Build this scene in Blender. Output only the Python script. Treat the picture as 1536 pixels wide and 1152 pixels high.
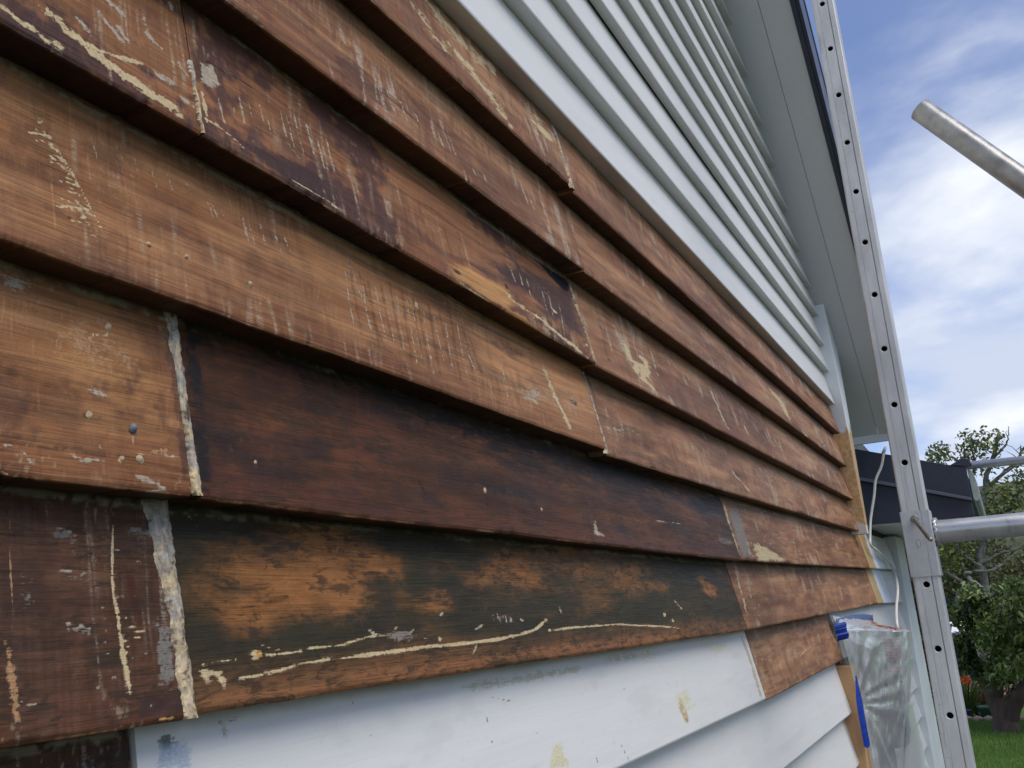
import bpy, bmesh, math, random
import numpy as np
from mathutils import Vector, Matrix

for o in list(bpy.data.objects): bpy.data.objects.remove(o)
scene = bpy.context.scene
COL = scene.collection
rnd = random.Random(7)

# ------------------------------------------------------------------ camera
# x runs along the wall away from the viewer, y into the wall, z up; the eye is the origin, 2.1 m above the lawn
cam_d = bpy.data.cameras.new('camera'); cam = bpy.data.objects.new('camera', cam_d); COL.objects.link(cam)
cam_d.sensor_width = 36.0; cam_d.lens = 1328.0/1536*36; cam_d.clip_start = .02; cam_d.clip_end = 2000
yaw, pitch, roll = (math.radians(a) for a in (27.62662261, 14.82955386, -3.77982044))
fw = Vector((math.cos(pitch)*math.cos(yaw), math.cos(pitch)*math.sin(yaw), math.sin(pitch)))
rt = fw.cross(Vector((0,0,1))).normalized(); up = rt.cross(fw)
r2 = math.cos(roll)*rt + math.sin(roll)*up; u2 = -math.sin(roll)*rt + math.cos(roll)*up
cam.matrix_world = Matrix(((r2.x,u2.x,-fw.x,0),(r2.y,u2.y,-fw.y,0),(r2.z,u2.z,-fw.z,0),(0,0,0,1)))
scene.camera = cam

# ------------------------------------------------------------------ sky, sun, exposure
SUN_EL, SUN_AZ = math.radians(56), math.radians(-112)     # azimuth measured from +x towards +y
sun_dir = Vector((math.cos(SUN_EL)*math.cos(SUN_AZ), math.cos(SUN_EL)*math.sin(SUN_AZ), math.sin(SUN_EL)))
world = bpy.data.worlds.new('World'); scene.world = world; world.use_nodes = True
nt = world.node_tree; nt.nodes.clear()
def N(tree, kind, **kw):
    n = tree.nodes.new(kind)
    for k, v in kw.items(): setattr(n, k, v)
    return n
wo = N(nt,'ShaderNodeOutputWorld'); sky = N(nt,'ShaderNodeTexSky', sky_type='NISHITA')
sky.sun_disc = False; sky.sun_elevation = SUN_EL; sky.sun_rotation = math.pi/2 - SUN_AZ
sky.air_density = 1.0; sky.dust_density = .3; sky.ozone_density = 3.0
bg1 = N(nt,'ShaderNodeBackground'); bg1.inputs[1].default_value = .105
tint = N(nt,'ShaderNodeMix', data_type='RGBA', blend_type='MULTIPLY'); tint.inputs[0].default_value = 1
tint.inputs[7].default_value = (.92,.96,1.20,1)
nt.links.new(sky.outputs[0], tint.inputs[6]); nt.links.new(tint.outputs[2], bg1.inputs[0])
bg2 = N(nt,'ShaderNodeBackground'); bg2.inputs[1].default_value = 1.0
tc = N(nt,'ShaderNodeTexCoord'); sep = N(nt,'ShaderNodeSeparateXYZ'); nt.links.new(tc.outputs['Generated'], sep.inputs[0])
zz = N(nt,'ShaderNodeMath', operation='MAXIMUM'); nt.links.new(sep.outputs[2], zz.inputs[0]); zz.inputs[1].default_value = 0
za = N(nt,'ShaderNodeMath', operation='ADD'); nt.links.new(zz.outputs[0], za.inputs[0]); za.inputs[1].default_value = .22
dv = N(nt,'ShaderNodeVectorMath', operation='DIVIDE'); nt.links.new(tc.outputs['Generated'], dv.inputs[0])
cmb = N(nt,'ShaderNodeCombineXYZ')
for i in range(3): nt.links.new(za.outputs[0], cmb.inputs[i])
nt.links.new(cmb.outputs[0], dv.inputs[1])
mp = N(nt,'ShaderNodeMapping'); mp.inputs['Location'].default_value = (7.7,8.0,0); mp.inputs['Scale'].default_value = (1,1,.4)
nt.links.new(dv.outputs[0], mp.inputs[0])
n1 = N(nt,'ShaderNodeTexNoise'); n1.inputs['Scale'].default_value = 1.35; n1.inputs['Detail'].default_value = 9; n1.inputs['Roughness'].default_value = .52; n1.inputs['Distortion'].default_value = .25
nt.links.new(mp.outputs[0], n1.inputs['Vector'])
cr = N(nt,'ShaderNodeMapRange', interpolation_type='SMOOTHSTEP'); cr.inputs['From Min'].default_value = .43; cr.inputs['From Max'].default_value = .66; cr.inputs['To Min'].default_value = .10
# more cover low in the sky than overhead
el = N(nt,'ShaderNodeMath', operation='MULTIPLY_ADD'); nt.links.new(zz.outputs[0], el.inputs[0]); el.inputs[1].default_value = -.36; el.inputs[2].default_value = .12
ad = N(nt,'ShaderNodeMath', operation='ADD'); nt.links.new(n1.outputs[0], ad.inputs[0]); nt.links.new(el.outputs[0], ad.inputs[1])
nt.links.new(ad.outputs[0], cr.inputs[0])
n2 = N(nt,'ShaderNodeTexNoise'); n2.inputs['Scale'].default_value = 2.1; n2.inputs['Detail'].default_value = 7; n2.inputs['Roughness'].default_value = .5
mp2 = N(nt,'ShaderNodeMapping'); mp2.inputs['Location'].default_value = (13.7,11.0,1); nt.links.new(dv.outputs[0], mp2.inputs[0]); nt.links.new(mp2.outputs[0], n2.inputs['Vector'])
cc = N(nt,'ShaderNodeValToRGB'); cc.color_ramp.elements[0].position = .43; cc.color_ramp.elements[0].color = (.50,.56,.70,1)
cc.color_ramp.elements[1].position = .68; cc.color_ramp.elements[1].color = (.86,.88,.90,1)
nt.links.new(n2.outputs[0], cc.inputs[0]); nt.links.new(cc.outputs[0], bg2.inputs[0])
mx = N(nt,'ShaderNodeMixShader'); nt.links.new(cr.outputs[0], mx.inputs[0]); nt.links.new(bg1.outputs[0], mx.inputs[1]); nt.links.new(bg2.outputs[0], mx.inputs[2])
nt.links.new(mx.outputs[0], wo.inputs[0])

sun_l = bpy.data.lights.new('sun','SUN'); sun_l.energy = 2.0; sun_l.angle = math.radians(46); sun_l.color = (1,.94,.84)
sun_o = bpy.data.objects.new('sun', sun_l); COL.objects.link(sun_o); sun_o.rotation_euler = sun_dir.to_track_quat('Z','Y').to_euler()
scene.view_settings.view_transform = 'Standard'; scene.view_settings.look = 'None'
scene.view_settings.exposure = 0.35; scene.view_settings.gamma = 1; scene.view_settings.use_curve_mapping = False
scene.render.engine = 'CYCLES'; scene.cycles.max_bounces = 8; scene.cycles.transparent_max_bounces = 16

# ------------------------------------------------------------------ noise in numpy
def _h(i, j, seed):
    n = (i.astype(np.int64)*374761393 + j.astype(np.int64)*668265263 + seed*974634777) & 0xffffffff
    n = ((n ^ (n >> 13))*1274126177) & 0xffffffff
    return ((n ^ (n >> 16)) & 0xffff)/65535.0
def vn(x, y, seed=0):
    xi = np.floor(x); yi = np.floor(y); fx = x-xi; fy = y-yi
    fx = fx*fx*(3-2*fx); fy = fy*fy*(3-2*fy)
    a = _h(xi,yi,seed); b = _h(xi+1,yi,seed); c = _h(xi,yi+1,seed); d = _h(xi+1,yi+1,seed)
    return (a+(b-a)*fx) + ((c+(d-c)*fx)-(a+(b-a)*fx))*fy
def fbm(x, y, seed=0, o=4, g=.5):
    s = 0; t = 0; am = 1
    for k in range(o):
        s = s + am*vn(x*2**k+17.3*k, y*2**k+9.1*k, seed+k); t += am; am *= g
    return s/t
def sst(a, b, x):
    t = np.clip((x-a)/(b-a), 0, 1); return t*t*(3-2*t)

# ------------------------------------------------------------------ materials
def new_mat(name):
    m = bpy.data.materials.new(name); m.use_nodes = True
    t = m.node_tree; t.nodes.clear()
    out = N(t,'ShaderNodeOutputMaterial'); b = N(t,'ShaderNodeBsdfPrincipled'); t.links.new(b.outputs[0], out.inputs[0])
    return m, t, b, out
def noise_node(t, scale, detail=4, rough=.55, coord='Object', vec=(1,1,1)):
    tc = N(t,'ShaderNodeTexCoord'); mp = N(t,'ShaderNodeMapping'); mp.inputs['Scale'].default_value = vec
    t.links.new(tc.outputs[coord], mp.inputs[0])
    n = N(t,'ShaderNodeTexNoise'); n.inputs['Scale'].default_value = scale; n.inputs['Detail'].default_value = detail; n.inputs['Roughness'].default_value = rough
    t.links.new(mp.outputs[0], n.inputs['Vector']); return n
def rng(t, sock, a, b, c, d):
    r = N(t,'ShaderNodeMapRange'); r.inputs[1].default_value = a; r.inputs[2].default_value = b; r.inputs[3].default_value = c; r.inputs[4].default_value = d
    t.links.new(sock, r.inputs[0]); return r.outputs[0]
def math_n(t, op, a, b):
    m = N(t,'ShaderNodeMath', operation=op)
    for i, s in enumerate((a,b)):
        if isinstance(s,(int,float)): m.inputs[i].default_value = s
        else: t.links.new(s, m.inputs[i])
    return m.outputs[0]
def plain(name, col, rough=.5, metal=0, var=.12, scale=30, bump=.1, spec=.4, vec=(1,1,1), var2=0, nicks=0):
    m, t, b, out = new_mat(name)
    n = noise_node(t, scale, 5, .6, vec=vec)
    f = rng(t, n.outputs[0], .25, .75, 1-var, 1+var)
    if var2:
        nb = noise_node(t, scale*.13, 3, .5); f = math_n(t,'MULTIPLY', f, rng(t, nb.outputs[0], .3, .7, 1-var2, 1+var2))
    if nicks:                                                 # scuffs, nicks and grime smears
        q1 = noise_node(t, 1, 3, .6, vec=(90,90,330)); q2 = noise_node(t, 1, 4, .65, vec=(70,70,9)); q3 = noise_node(t, 6, 3, .6)
        f = math_n(t,'MULTIPLY', f, math_n(t,'SUBTRACT', 1, math_n(t,'MULTIPLY', rng(t,q1.outputs[0],.66,.72,0,nicks), rng(t,q3.outputs[0],.42,.58,.2,1))))
        f = math_n(t,'MULTIPLY', f, rng(t,q2.outputs[0],.56,.74,1,1-nicks*.45))
    vm = N(t,'ShaderNodeVectorMath', operation='SCALE'); vm.inputs[0].default_value = col[:3]; t.links.new(f, vm.inputs['Scale'])
    t.links.new(vm.outputs[0], b.inputs['Base Color'])
    t.links.new(rng(t, n.outputs[0], .2, .8, max(.02,rough-.12), min(1,rough+.12)), b.inputs['Roughness'])
    b.inputs['Metallic'].default_value = metal; b.inputs['Specular IOR Level'].default_value = spec
    if bump:
        bp = N(t,'ShaderNodeBump'); bp.inputs['Strength'].default_value = bump; bp.inputs['Distance'].default_value = .002
        t.links.new(n.outputs[0], bp.inputs['Height']); t.links.new(bp.outputs[0], b.inputs['Normal'])
    return m
def painted_attr(name, grain, rough, spec, bump, fibre=0, comb=.5, residue=.9, mottle=0, gv=((9,3,420),(330,20,34))):
    """albedo comes from the board's own colour attribute; nodes add grain, scratches and relief"""
    m, t, b, out = new_mat(name)
    at = N(t,'ShaderNodeAttribute'); at.attribute_name = 'albedo'
    g1 = noise_node(t, 1, 4, .6, vec=gv[0]); g2 = noise_node(t, 1, 3, .6, vec=gv[1]); g1.inputs['Distortion'].default_value = .5; g2.inputs['Distortion'].default_value = 1.2; g3 = noise_node(t, 900, 2, .5)
    f = math_n(t,'MULTIPLY', rng(t,g1.outputs[0],.3,.7,1-grain,1+grain), rng(t,g2.outputs[0],.3,.7,1-grain*.12,1+grain*.12))
    f = math_n(t,'MULTIPLY', f, rng(t,g3.outputs[0],.3,.7,1-grain*.35,1+grain*.35))
    h = math_n(t,'ADD', g1.outputs[0], math_n(t,'MULTIPLY', g2.outputs[0], .6))
    if fibre:
        # open pores and dark fibres along the grain, gathered in bands
        g4 = noise_node(t, 1, 3, .65, vec=(16,2,1050)); g4.inputs['Distortion'].default_value = .35
        g5 = noise_node(t, 1, 3, .5, vec=(4,1,45))
        po = math_n(t,'MULTIPLY', rng(t,g4.outputs[0],.52,.66,0,1), rng(t,g5.outputs[0],.40,.62,.25,1))
        f = math_n(t,'MULTIPLY', f, rng(t,po,0,1,1,1-fibre))
        h = math_n(t,'SUBTRACT', h, math_n(t,'MULTIPLY', po, .8))
    vm = N(t,'ShaderNodeVectorMath', operation='SCALE'); t.links.new(at.outputs['Color'], vm.inputs[0]); t.links.new(f, vm.inputs['Scale'])
    colr = vm.outputs[0]
    if mottle:                                                # burnt grain left standing in the stripped patches
        w1 = noise_node(t, 1, 6, .7, vec=(38,10,150)); w1.inputs['Distortion'].default_value = .8; w2 = noise_node(t, 24, 3, .55)
        lm = N(t,'ShaderNodeVectorMath', operation='DOT_PRODUCT'); t.links.new(at.outputs['Color'], lm.inputs[0]); lm.inputs[1].default_value = (.33,.5,.17)
        k = math_n(t,'MULTIPLY', rng(t, math_n(t,'ADD', w1.outputs[0], math_n(t,'MULTIPLY', math_n(t,'SUBTRACT', w2.outputs[0], .5), .5)), .50,.60,0,mottle), rng(t,lm.outputs['Value'],.02,.07,.3,1))
        md = N(t,'ShaderNodeMix', data_type='RGBA'); t.links.new(k, md.inputs[0]); t.links.new(colr, md.inputs[6]); md.inputs[7].default_value = (.026,.021,.012,1); colr = md.outputs[2]
    if fibre:
        # fine scraper comb: close-set leaning scratches in patches, broken up by the grain
        tc = N(t,'ShaderNodeTexCoord'); sp = N(t,'ShaderNodeSeparateXYZ'); t.links.new(tc.outputs['Object'], sp.inputs[0])
        wob = noise_node(t, 7, 2, .5)
        u_ = math_n(t,'ADD', math_n(t,'ADD', math_n(t,'MULTIPLY', math_n(t,'LOGARITHM', math_n(t,'MAXIMUM',sp.outputs[0],.1), 2.718), .55), math_n(t,'MULTIPLY', sp.outputs[2], -.16)), math_n(t,'MULTIPLY', wob.outputs[0], .05))
        cb = N(t,'ShaderNodeCombineXYZ'); t.links.new(math_n(t,'MULTIPLY',u_,330), cb.inputs[0]); t.links.new(math_n(t,'MULTIPLY',sp.outputs[2],30), cb.inputs[2])
        cn = N(t,'ShaderNodeTexNoise'); cn.inputs['Scale'].default_value = 1; cn.inputs['Detail'].default_value = 1.5; t.links.new(cb.outputs[0], cn.inputs['Vector'])
        pa = noise_node(t, 1, 3, .55, vec=(3.6,1,13))
        ga = noise_node(t, 1, 2, .6, vec=(40,2,520))
        k = math_n(t,'MULTIPLY', math_n(t,'MULTIPLY', rng(t,cn.outputs[0],.50,.66,0,1), rng(t,pa.outputs[0],.49,.64,0,1)), rng(t,ga.outputs[0],.38,.58,.15,1))
        lum = N(t,'ShaderNodeVectorMath', operation='DOT_PRODUCT'); t.links.new(at.outputs['Color'], lum.inputs[0]); lum.inputs[1].default_value = (.33,.5,.17)
        k = math_n(t,'MULTIPLY', k, rng(t,lum.outputs['Value'],.03,.10,.15*comb,comb))     # hardly takes on the hard dark varnish
        mx = N(t,'ShaderNodeMix', data_type='RGBA'); t.links.new(k, mx.inputs[0]); t.links.new(colr, mx.inputs[6]); mx.inputs[7].default_value = (.54,.35,.17,1); colr = mx.outputs[2]
        h = math_n(t,'ADD', h, math_n(t,'MULTIPLY', k, -.8))
    if residue:
        # paint, filler and dust left on the face: a soft field broken up by the grain into crisp-edged flakes
        rm = N(t,'ShaderNodeAttribute'); rm.attribute_name = 'residue'
        q1 = noise_node(t, 1, 4, .65, vec=(55,20,460)); q1.inputs['Distortion'].default_value = .4; q2 = noise_node(t, 330, 4, .7); q3 = noise_node(t, 90, 3, .6)
        nn = math_n(t,'ADD', math_n(t,'MULTIPLY', q1.outputs[0], .45), math_n(t,'ADD', math_n(t,'MULTIPLY', q2.outputs[0], .35), math_n(t,'MULTIPLY', q3.outputs[0], .20)))
        al = rng(t, math_n(t,'ADD', rm.outputs['Alpha'], math_n(t,'MULTIPLY', math_n(t,'SUBTRACT', nn, .5), 4.2)), .36, .56, 0, 1)
        al = math_n(t,'MULTIPLY', al, rng(t, rm.outputs['Alpha'], .03, .62, 0, 1))
        rc = N(t,'ShaderNodeVectorMath', operation='SCALE'); t.links.new(rm.outputs['Color'], rc.inputs[0]); t.links.new(rng(t,q2.outputs[0],.3,.7,.72,1.15), rc.inputs['Scale'])
        mr = N(t,'ShaderNodeMix', data_type='RGBA'); t.links.new(al, mr.inputs[0]); t.links.new(colr, mr.inputs[6]); t.links.new(rc.outputs[0], mr.inputs[7]); colr = mr.outputs[2]
        h = math_n(t,'ADD', h, math_n(t,'MULTIPLY', al, residue))
    t.links.new(colr, b.inputs['Base Color'])
    t.links.new(rng(t,g1.outputs[0],.3,.7,rough-.1,rough+.12), b.inputs['Roughness'])
    b.inputs['Specular IOR Level'].default_value = spec
    bp = N(t,'ShaderNodeBump'); bp.inputs['Strength'].default_value = bump; bp.inputs['Distance'].default_value = .0012
    t.links.new(h, bp.inputs['Height']); t.links.new(bp.outputs[0], b.inputs['Normal'])
    return m
M_WOOD = painted_attr('scraped_timber', .26, .50, .20, .5, fibre=.32, comb=.34)
M_WOOD2 = painted_attr('dark_varnished_timber', .20, .46, .17, .45, fibre=.26, comb=.05, mottle=.72)
M_PAINT = painted_attr('painted_board', .035, .45, .35, .05)
M_WHITE = plain('white_paint', (.78,.78,.755), .4, var=.03, scale=14, bump=.03, var2=.03)
M_SOFFIT = plain('soffit_paint', (.60,.61,.60), .55, var=.025, scale=40, bump=.04, var2=.02)
M_NAVY = plain('navy_coated_steel', (.030,.036,.055), .35, var=.12, scale=20, bump=.03, var2=.1)
M_NAVY2 = plain('navy_trim', (.10,.11,.14), .35, var=.08, scale=20, bump=.02)
M_BRICKCORE = plain('building_paper', (.05,.045,.04), .9, var=.2, scale=20)
M_ALU = plain('worn_aluminium', (.60,.595,.57), .5, metal=.35, var=.11, scale=55, bump=.15, vec=(1,1,.25), var2=.12, spec=.5, nicks=.6)
M_ALU2 = plain('scuffed_tube', (.50,.495,.475), .34, metal=.6, var=.20, scale=42, bump=.2, vec=(1,.35,1), var2=.18, spec=.5, nicks=.6)
M_GALV = plain('dull_galvanised_tube', (.37,.36,.335), .33, metal=.6, var=.42, scale=26, bump=.35, var2=.35, spec=.5)
M_STEEL = plain('pin_steel', (.30,.28,.25), .4, metal=.85, var=.25, scale=90, bump=.2)
M_DARK = plain('dark_inside', (.012,.012,.014), .8, var=.2)
M_PUTTY = plain('filler_putty', (.42,.31,.18), .85, var=.35, scale=160, bump=.8, var2=.35)
M_PUTTYG = plain('grey_filler', (.33,.30,.25), .9, var=.45, scale=190, bump=.9, var2=.3)
M_NAIL = plain('nail_steel', (.16,.165,.18), .6, metal=.3, var=.2, scale=300)
M_TAPE = plain('blue_tape', (.008,.040,.30), .5, var=.15, scale=120, bump=.4)
M_CABLE = plain('cable_sheath', (.66,.63,.57), .5, var=.15, scale=60, bump=.1)
M_BOX = plain('meter_box_paint', (.20,.205,.20), .5, var=.1, scale=20, bump=.05)
M_CHIP = plain('paint_flakes', (.36,.10,.06), .8, var=.4, scale=300)
M_PRINT = plain('faded_red_print', (.47,.25,.29), .7, var=.2, scale=200, bump=0)
M_PRINTK = plain('faded_black_print', (.07,.07,.07), .7, var=.2, scale=200, bump=0)
M_BARK = plain('brown_bark', (.085,.060,.045), .9, var=.5, scale=14, bump=1., vec=(1,1,.4), var2=.3)
M_LICHEN = plain('lichen_bark', (.15,.145,.12), .9, var=.75, scale=11, bump=1., var2=.45)
M_POT = plain('green_pot', (.035,.085,.06), .5, var=.15)
M_POTB = plain('blue_pot', (.05,.08,.2), .3, var=.15)
M_SOIL = plain('soil', (.05,.035,.025), .95, var=.4)
M_STONE = plain('edging_stone', (.26,.21,.17), .9, var=.3, scale=20, bump=.5)
M_SHED = plain('weathered_iron', (.42,.36,.30), .7, var=.25, scale=9, vec=(1,1,.2))
M_ROOFW = plain('white_iron_roof', (.85,.86,.86), .5, var=.04)
M_TRIMP = plain('mauve_trim', (.30,.20,.27), .6, var=.1)

def leaf_mat(name, rough=.42, trans=.3, spec=.4):
    m, t, b, out = new_mat(name)
    at = N(t,'ShaderNodeAttribute'); at.attribute_name = 'albedo'
    t.links.new(at.outputs['Color'], b.inputs['Base Color']); b.inputs['Roughness'].default_value = rough; b.inputs['Specular IOR Level'].default_value = spec
    tr = N(t,'ShaderNodeBsdfTranslucent'); t.links.new(at.outputs['Color'], tr.inputs[0])
    mx = N(t,'ShaderNodeMixShader'); mx.inputs[0].default_value = trans
    t.links.new(b.outputs[0], mx.inputs[1]); t.links.new(tr.outputs[0], mx.inputs[2]); t.links.new(mx.outputs[0], out.inputs[0])
    return m
M_LEAF = leaf_mat('glossy_leaf', .36, .2); M_LEAF2 = leaf_mat('dull_leaf', .6, .35); M_PETAL = leaf_mat('petal', .6, .4, .2)

# grass: base sheet
m, t, b, out = new_mat('lawn_grass'); M_LAWN = m
na = noise_node(t, 1.1, 6, .6); nb = noise_node(t, 60, 3, .6)
rp = N(t,'ShaderNodeValToRGB'); rp.color_ramp.elements[0].position = .3; rp.color_ramp.elements[0].color = (.06,.125,.02,1); rp.color_ramp.elements[1].position = .72; rp.color_ramp.elements[1].color = (.15,.24,.05,1)
t.links.new(na.outputs[0], rp.inputs[0])
vm = N(t,'ShaderNodeVectorMath', operation='SCALE'); t.links.new(rp.outputs[0], vm.inputs[0]); t.links.new(rng(t,nb.outputs[0],.3,.7,.65,1.3), vm.inputs['Scale'])
t.links.new(vm.outputs[0], b.inputs['Base Color']); b.inputs['Roughness'].default_value = .8; b.inputs['Specular IOR Level'].default_value = .15
bp = N(t,'ShaderNodeBump'); bp.inputs['Strength'].default_value = .8; bp.inputs['Distance'].default_value = .03; t.links.new(nb.outputs[0], bp.inputs['Height']); t.links.new(bp.outputs[0], b.inputs['Normal'])
M_HILL = plain('far_hillside', (.085,.095,.035), .95, var=.4, scale=1.2, bump=.6, var2=.35)

# clear plastic sheeting: thin film, part see-through, part milky and glossy along its creases
m, t, b, out = new_mat('clear_plastic_film'); M_FILM = m
t.nodes.remove(b)
tr = N(t,'ShaderNodeBsdfTransparent'); df = N(t,'ShaderNodeBsdfDiffuse'); df.inputs[0].default_value = (.82,.85,.86,1)
tl = N(t,'ShaderNodeBsdfTranslucent'); tl.inputs[0].default_value = (.8,.83,.84,1)
gl = N(t,'ShaderNodeBsdfGlossy'); gl.inputs['Roughness'].default_value = .30; gl.inputs[0].default_value = (.95,.95,.95,1)
nz = noise_node(t, 9, 5, .6, vec=(1,1,.5))
milky = N(t,'ShaderNodeAttribute'); milky.attribute_name = 'milky'
m1 = N(t,'ShaderNodeMixShader'); m1.inputs[0].default_value = .35; t.links.new(df.outputs[0], m1.inputs[1]); t.links.new(tl.outputs[0], m1.inputs[2])
fac = math_n(t,'ADD', rng(t,nz.outputs[0],.3,.7,.30,.54), milky.outputs['Fac'])
m2 = N(t,'ShaderNodeMixShader'); t.links.new(fac, m2.inputs[0]); t.links.new(tr.outputs[0], m2.inputs[1]); t.links.new(m1.outputs[0], m2.inputs[2])
fr = N(t,'ShaderNodeFresnel'); fr.inputs[0].default_value = 1.4
m3 = N(t,'ShaderNodeMixShader'); t.links.new(math_n(t,'MULTIPLY',fr.outputs[0],.55), m3.inputs[0]); t.links.new(m2.outputs[0], m3.inputs[1]); t.links.new(gl.outputs[0], m3.inputs[2])
bp = N(t,'ShaderNodeBump'); bp.inputs['Strength'].default_value = .5; bp.inputs['Distance'].default_value = .006
nz2 = noise_node(t, 26, 4, .6, vec=(1,1,.6)); t.links.new(nz2.outputs[0], bp.inputs['Height'])
for s in (gl, df, fr): t.links.new(bp.outputs[0], s.inputs['Normal'])
t.links.new(m3.outputs[0], out.inputs[0])

# ------------------------------------------------------------------ object helpers
def link(name, me, mat, parent=None, **props):
    o = bpy.data.objects.new(name, me); COL.objects.link(o)
    if mat and not me.materials: me.materials.append(mat)
    if parent: o.parent = parent
    for k, v in props.items(): o[k] = v
    return o
def empty(name, loc=(0,0,0), **props):
    o = bpy.data.objects.new(name, None); COL.objects.link(o); o.location = loc; o.empty_display_size = .1
    for k, v in props.items(): o[k] = v
    return o
def mesh_np(name, V, F, smooth=False, col=None, attr='albedo'):
    """V (n,3), F (m,k) all faces of the same size"""
    me = bpy.data.meshes.new(name); V = np.asarray(V, np.float32); F = np.asarray(F, np.int32); k = F.shape[1]
    me.vertices.add(len(V)); me.vertices.foreach_set('co', V.ravel())
    me.loops.add(F.size); me.loops.foreach_set('vertex_index', F.ravel())
    me.polygons.add(len(F)); me.polygons.foreach_set('loop_start', np.arange(0,F.size,k,dtype=np.int32)); me.polygons.foreach_set('loop_total', np.full(len(F),k,np.int32))
    me.update(calc_edges=True)
    if smooth: me.polygons.foreach_set('use_smooth', np.ones(len(F),bool))
    if col is not None:
        a = me.color_attributes.new(attr,'FLOAT_COLOR','POINT')
        c = np.ones((len(V),4),np.float32); c[:,:3] = col; a.data.foreach_set('color', c.ravel())
    me.validate(); return me
def mesh_py(name, V, F, smooth=False):
    me = bpy.data.meshes.new(name); me.from_pydata([tuple(v) for v in V], [], F); me.update()
    bm = bmesh.new(); bm.from_mesh(me); bmesh.ops.recalc_face_normals(bm, faces=bm.faces); bm.to_mesh(me); bm.free()
    if smooth:
        for p in me.polygons: p.use_smooth = True
    return me
def box_me(name, x0,x1,y0,y1,z0,z1, bev=.002, seg=1):
    bm = bmesh.new(); bmesh.ops.create_cube(bm, size=1)
    for v in bm.verts: v.co = Vector((x0+(v.co.x+.5)*(x1-x0), y0+(v.co.y+.5)*(y1-y0), z0+(v.co.z+.5)*(z1-z0)))
    if bev: bmesh.ops.bevel(bm, geom=bm.edges[:], offset=bev, segments=seg, affect='EDGES')
    me = bpy.data.meshes.new(name); bm.to_mesh(me); bm.free(); return me
def hexa_me(name, P, bev=.0015):
    """eight corners: four of one end, four of the other, in the same order"""
    bm = bmesh.new(); vs = [bm.verts.new(p) for p in P]
    for f in ((0,1,2,3),(7,6,5,4),(0,4,5,1),(1,5,6,2),(2,6,7,3),(3,7,4,0)): bm.faces.new([vs[i] for i in f])
    bmesh.ops.recalc_face_normals(bm, faces=bm.faces)
    if bev: bmesh.ops.bevel(bm, geom=bm.edges[:], offset=bev, segments=1, affect='EDGES')
    me = bpy.data.meshes.new(name); bm.to_mesh(me); bm.free(); return me
def prism_me(name, poly, axis, a, b, bev=.002):
    """extrude a 2D polygon along an axis ('x': poly in (y,z); 'y': (x,z); 'z': (x,y))"""
    bm = bmesh.new()
    def P(p, t): return {'x':(t,p[0],p[1]),'y':(p[0],t,p[1]),'z':(p[0],p[1],t)}[axis]
    A = [bm.verts.new(P(p,a)) for p in poly]; B = [bm.verts.new(P(p,b)) for p in poly]; n = len(poly)
    bm.faces.new(A); bm.faces.new(B[::-1])
    for i in range(n): bm.faces.new((A[i],B[i],B[(i+1)%n],A[(i+1)%n]))
    bmesh.ops.recalc_face_normals(bm, faces=bm.faces)
    if bev: bmesh.ops.bevel(bm, geom=bm.edges[:], offset=bev, segments=1, affect='EDGES')
    me = bpy.data.meshes.new(name); bm.to_mesh(me); bm.free(); return me
def tube_np(paths, nseg=8, jit=0, seed=1, caps=True):
    """several tapered tubes joined: paths = [(points, radii)]; returns V, faces"""
    V = []; F = []; rr = random.Random(seed)
    for pts, rad in paths:
        pts = [Vector(p) for p in pts]; base = len(V); prev = None
        for i, p in enumerate(pts):
            d = (pts[min(i+1,len(pts)-1)] - pts[max(i-1,0)]).normalized()
            if prev is None: a = d.orthogonal().normalized()
            else: a = (prev - d*prev.dot(d)).normalized()
            prev = a; b = d.cross(a)
            for k in range(nseg):
                th = 2*math.pi*k/nseg; r = rad[i]*(1+jit*(rr.random()-.5))
                V.append(p + a*math.cos(th)*r + b*math.sin(th)*r)
        for i in range(len(pts)-1):
            for k in range(nseg):
                F.append((base+i*nseg+k, base+i*nseg+(k+1)%nseg, base+(i+1)*nseg+(k+1)%nseg, base+(i+1)*nseg+k))
        if caps: F.append(tuple(base+k for k in range(nseg))[::-1]); F.append(tuple(base+(len(pts)-1)*nseg+k for k in range(nseg)))
    return V, F
def tube_me(name, paths, nseg=8, **kw): return mesh_py(name, *tube_np(paths, nseg, **kw), smooth=True)
def spline(pts, n=8):
    P = [Vector(p) for p in pts]; out = []
    for i in range(len(P)-1):
        a = P[max(i-1,0)]; b = P[i]; c = P[i+1]; d = P[min(i+2,len(P)-1)]
        for k in range(n):
            t = k/n; out.append(.5*((2*b)+(c-a)*t+(2*a-5*b+4*c-d)*t*t+(3*b-a-3*c+d)*t**3))
    out.append(P[-1]); return out
def hollow_tube(name, p0, p1, r, wall=.004, nseg=28):
    p0 = Vector(p0); p1 = Vector(p1); d = (p1-p0).normalized(); a = d.orthogonal().normalized(); b = d.cross(a)
    V = []; F = []
    for p, q in ((p0+d*.03,r-wall),(p0,r-wall),(p0,r-.0008),(p0+d*.001,r),(p1,r)):
        for k in range(nseg):
            th = 2*math.pi*k/nseg; V.append(p+a*math.cos(th)*q+b*math.sin(th)*q)
    for i in range(4):
        for k in range(nseg): F.append((i*nseg+k,i*nseg+(k+1)%nseg,(i+1)*nseg+(k+1)%nseg,(i+1)*nseg+k))
    F.append(tuple(range(nseg)))
    return mesh_py(name, V, F, smooth=True)

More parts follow.
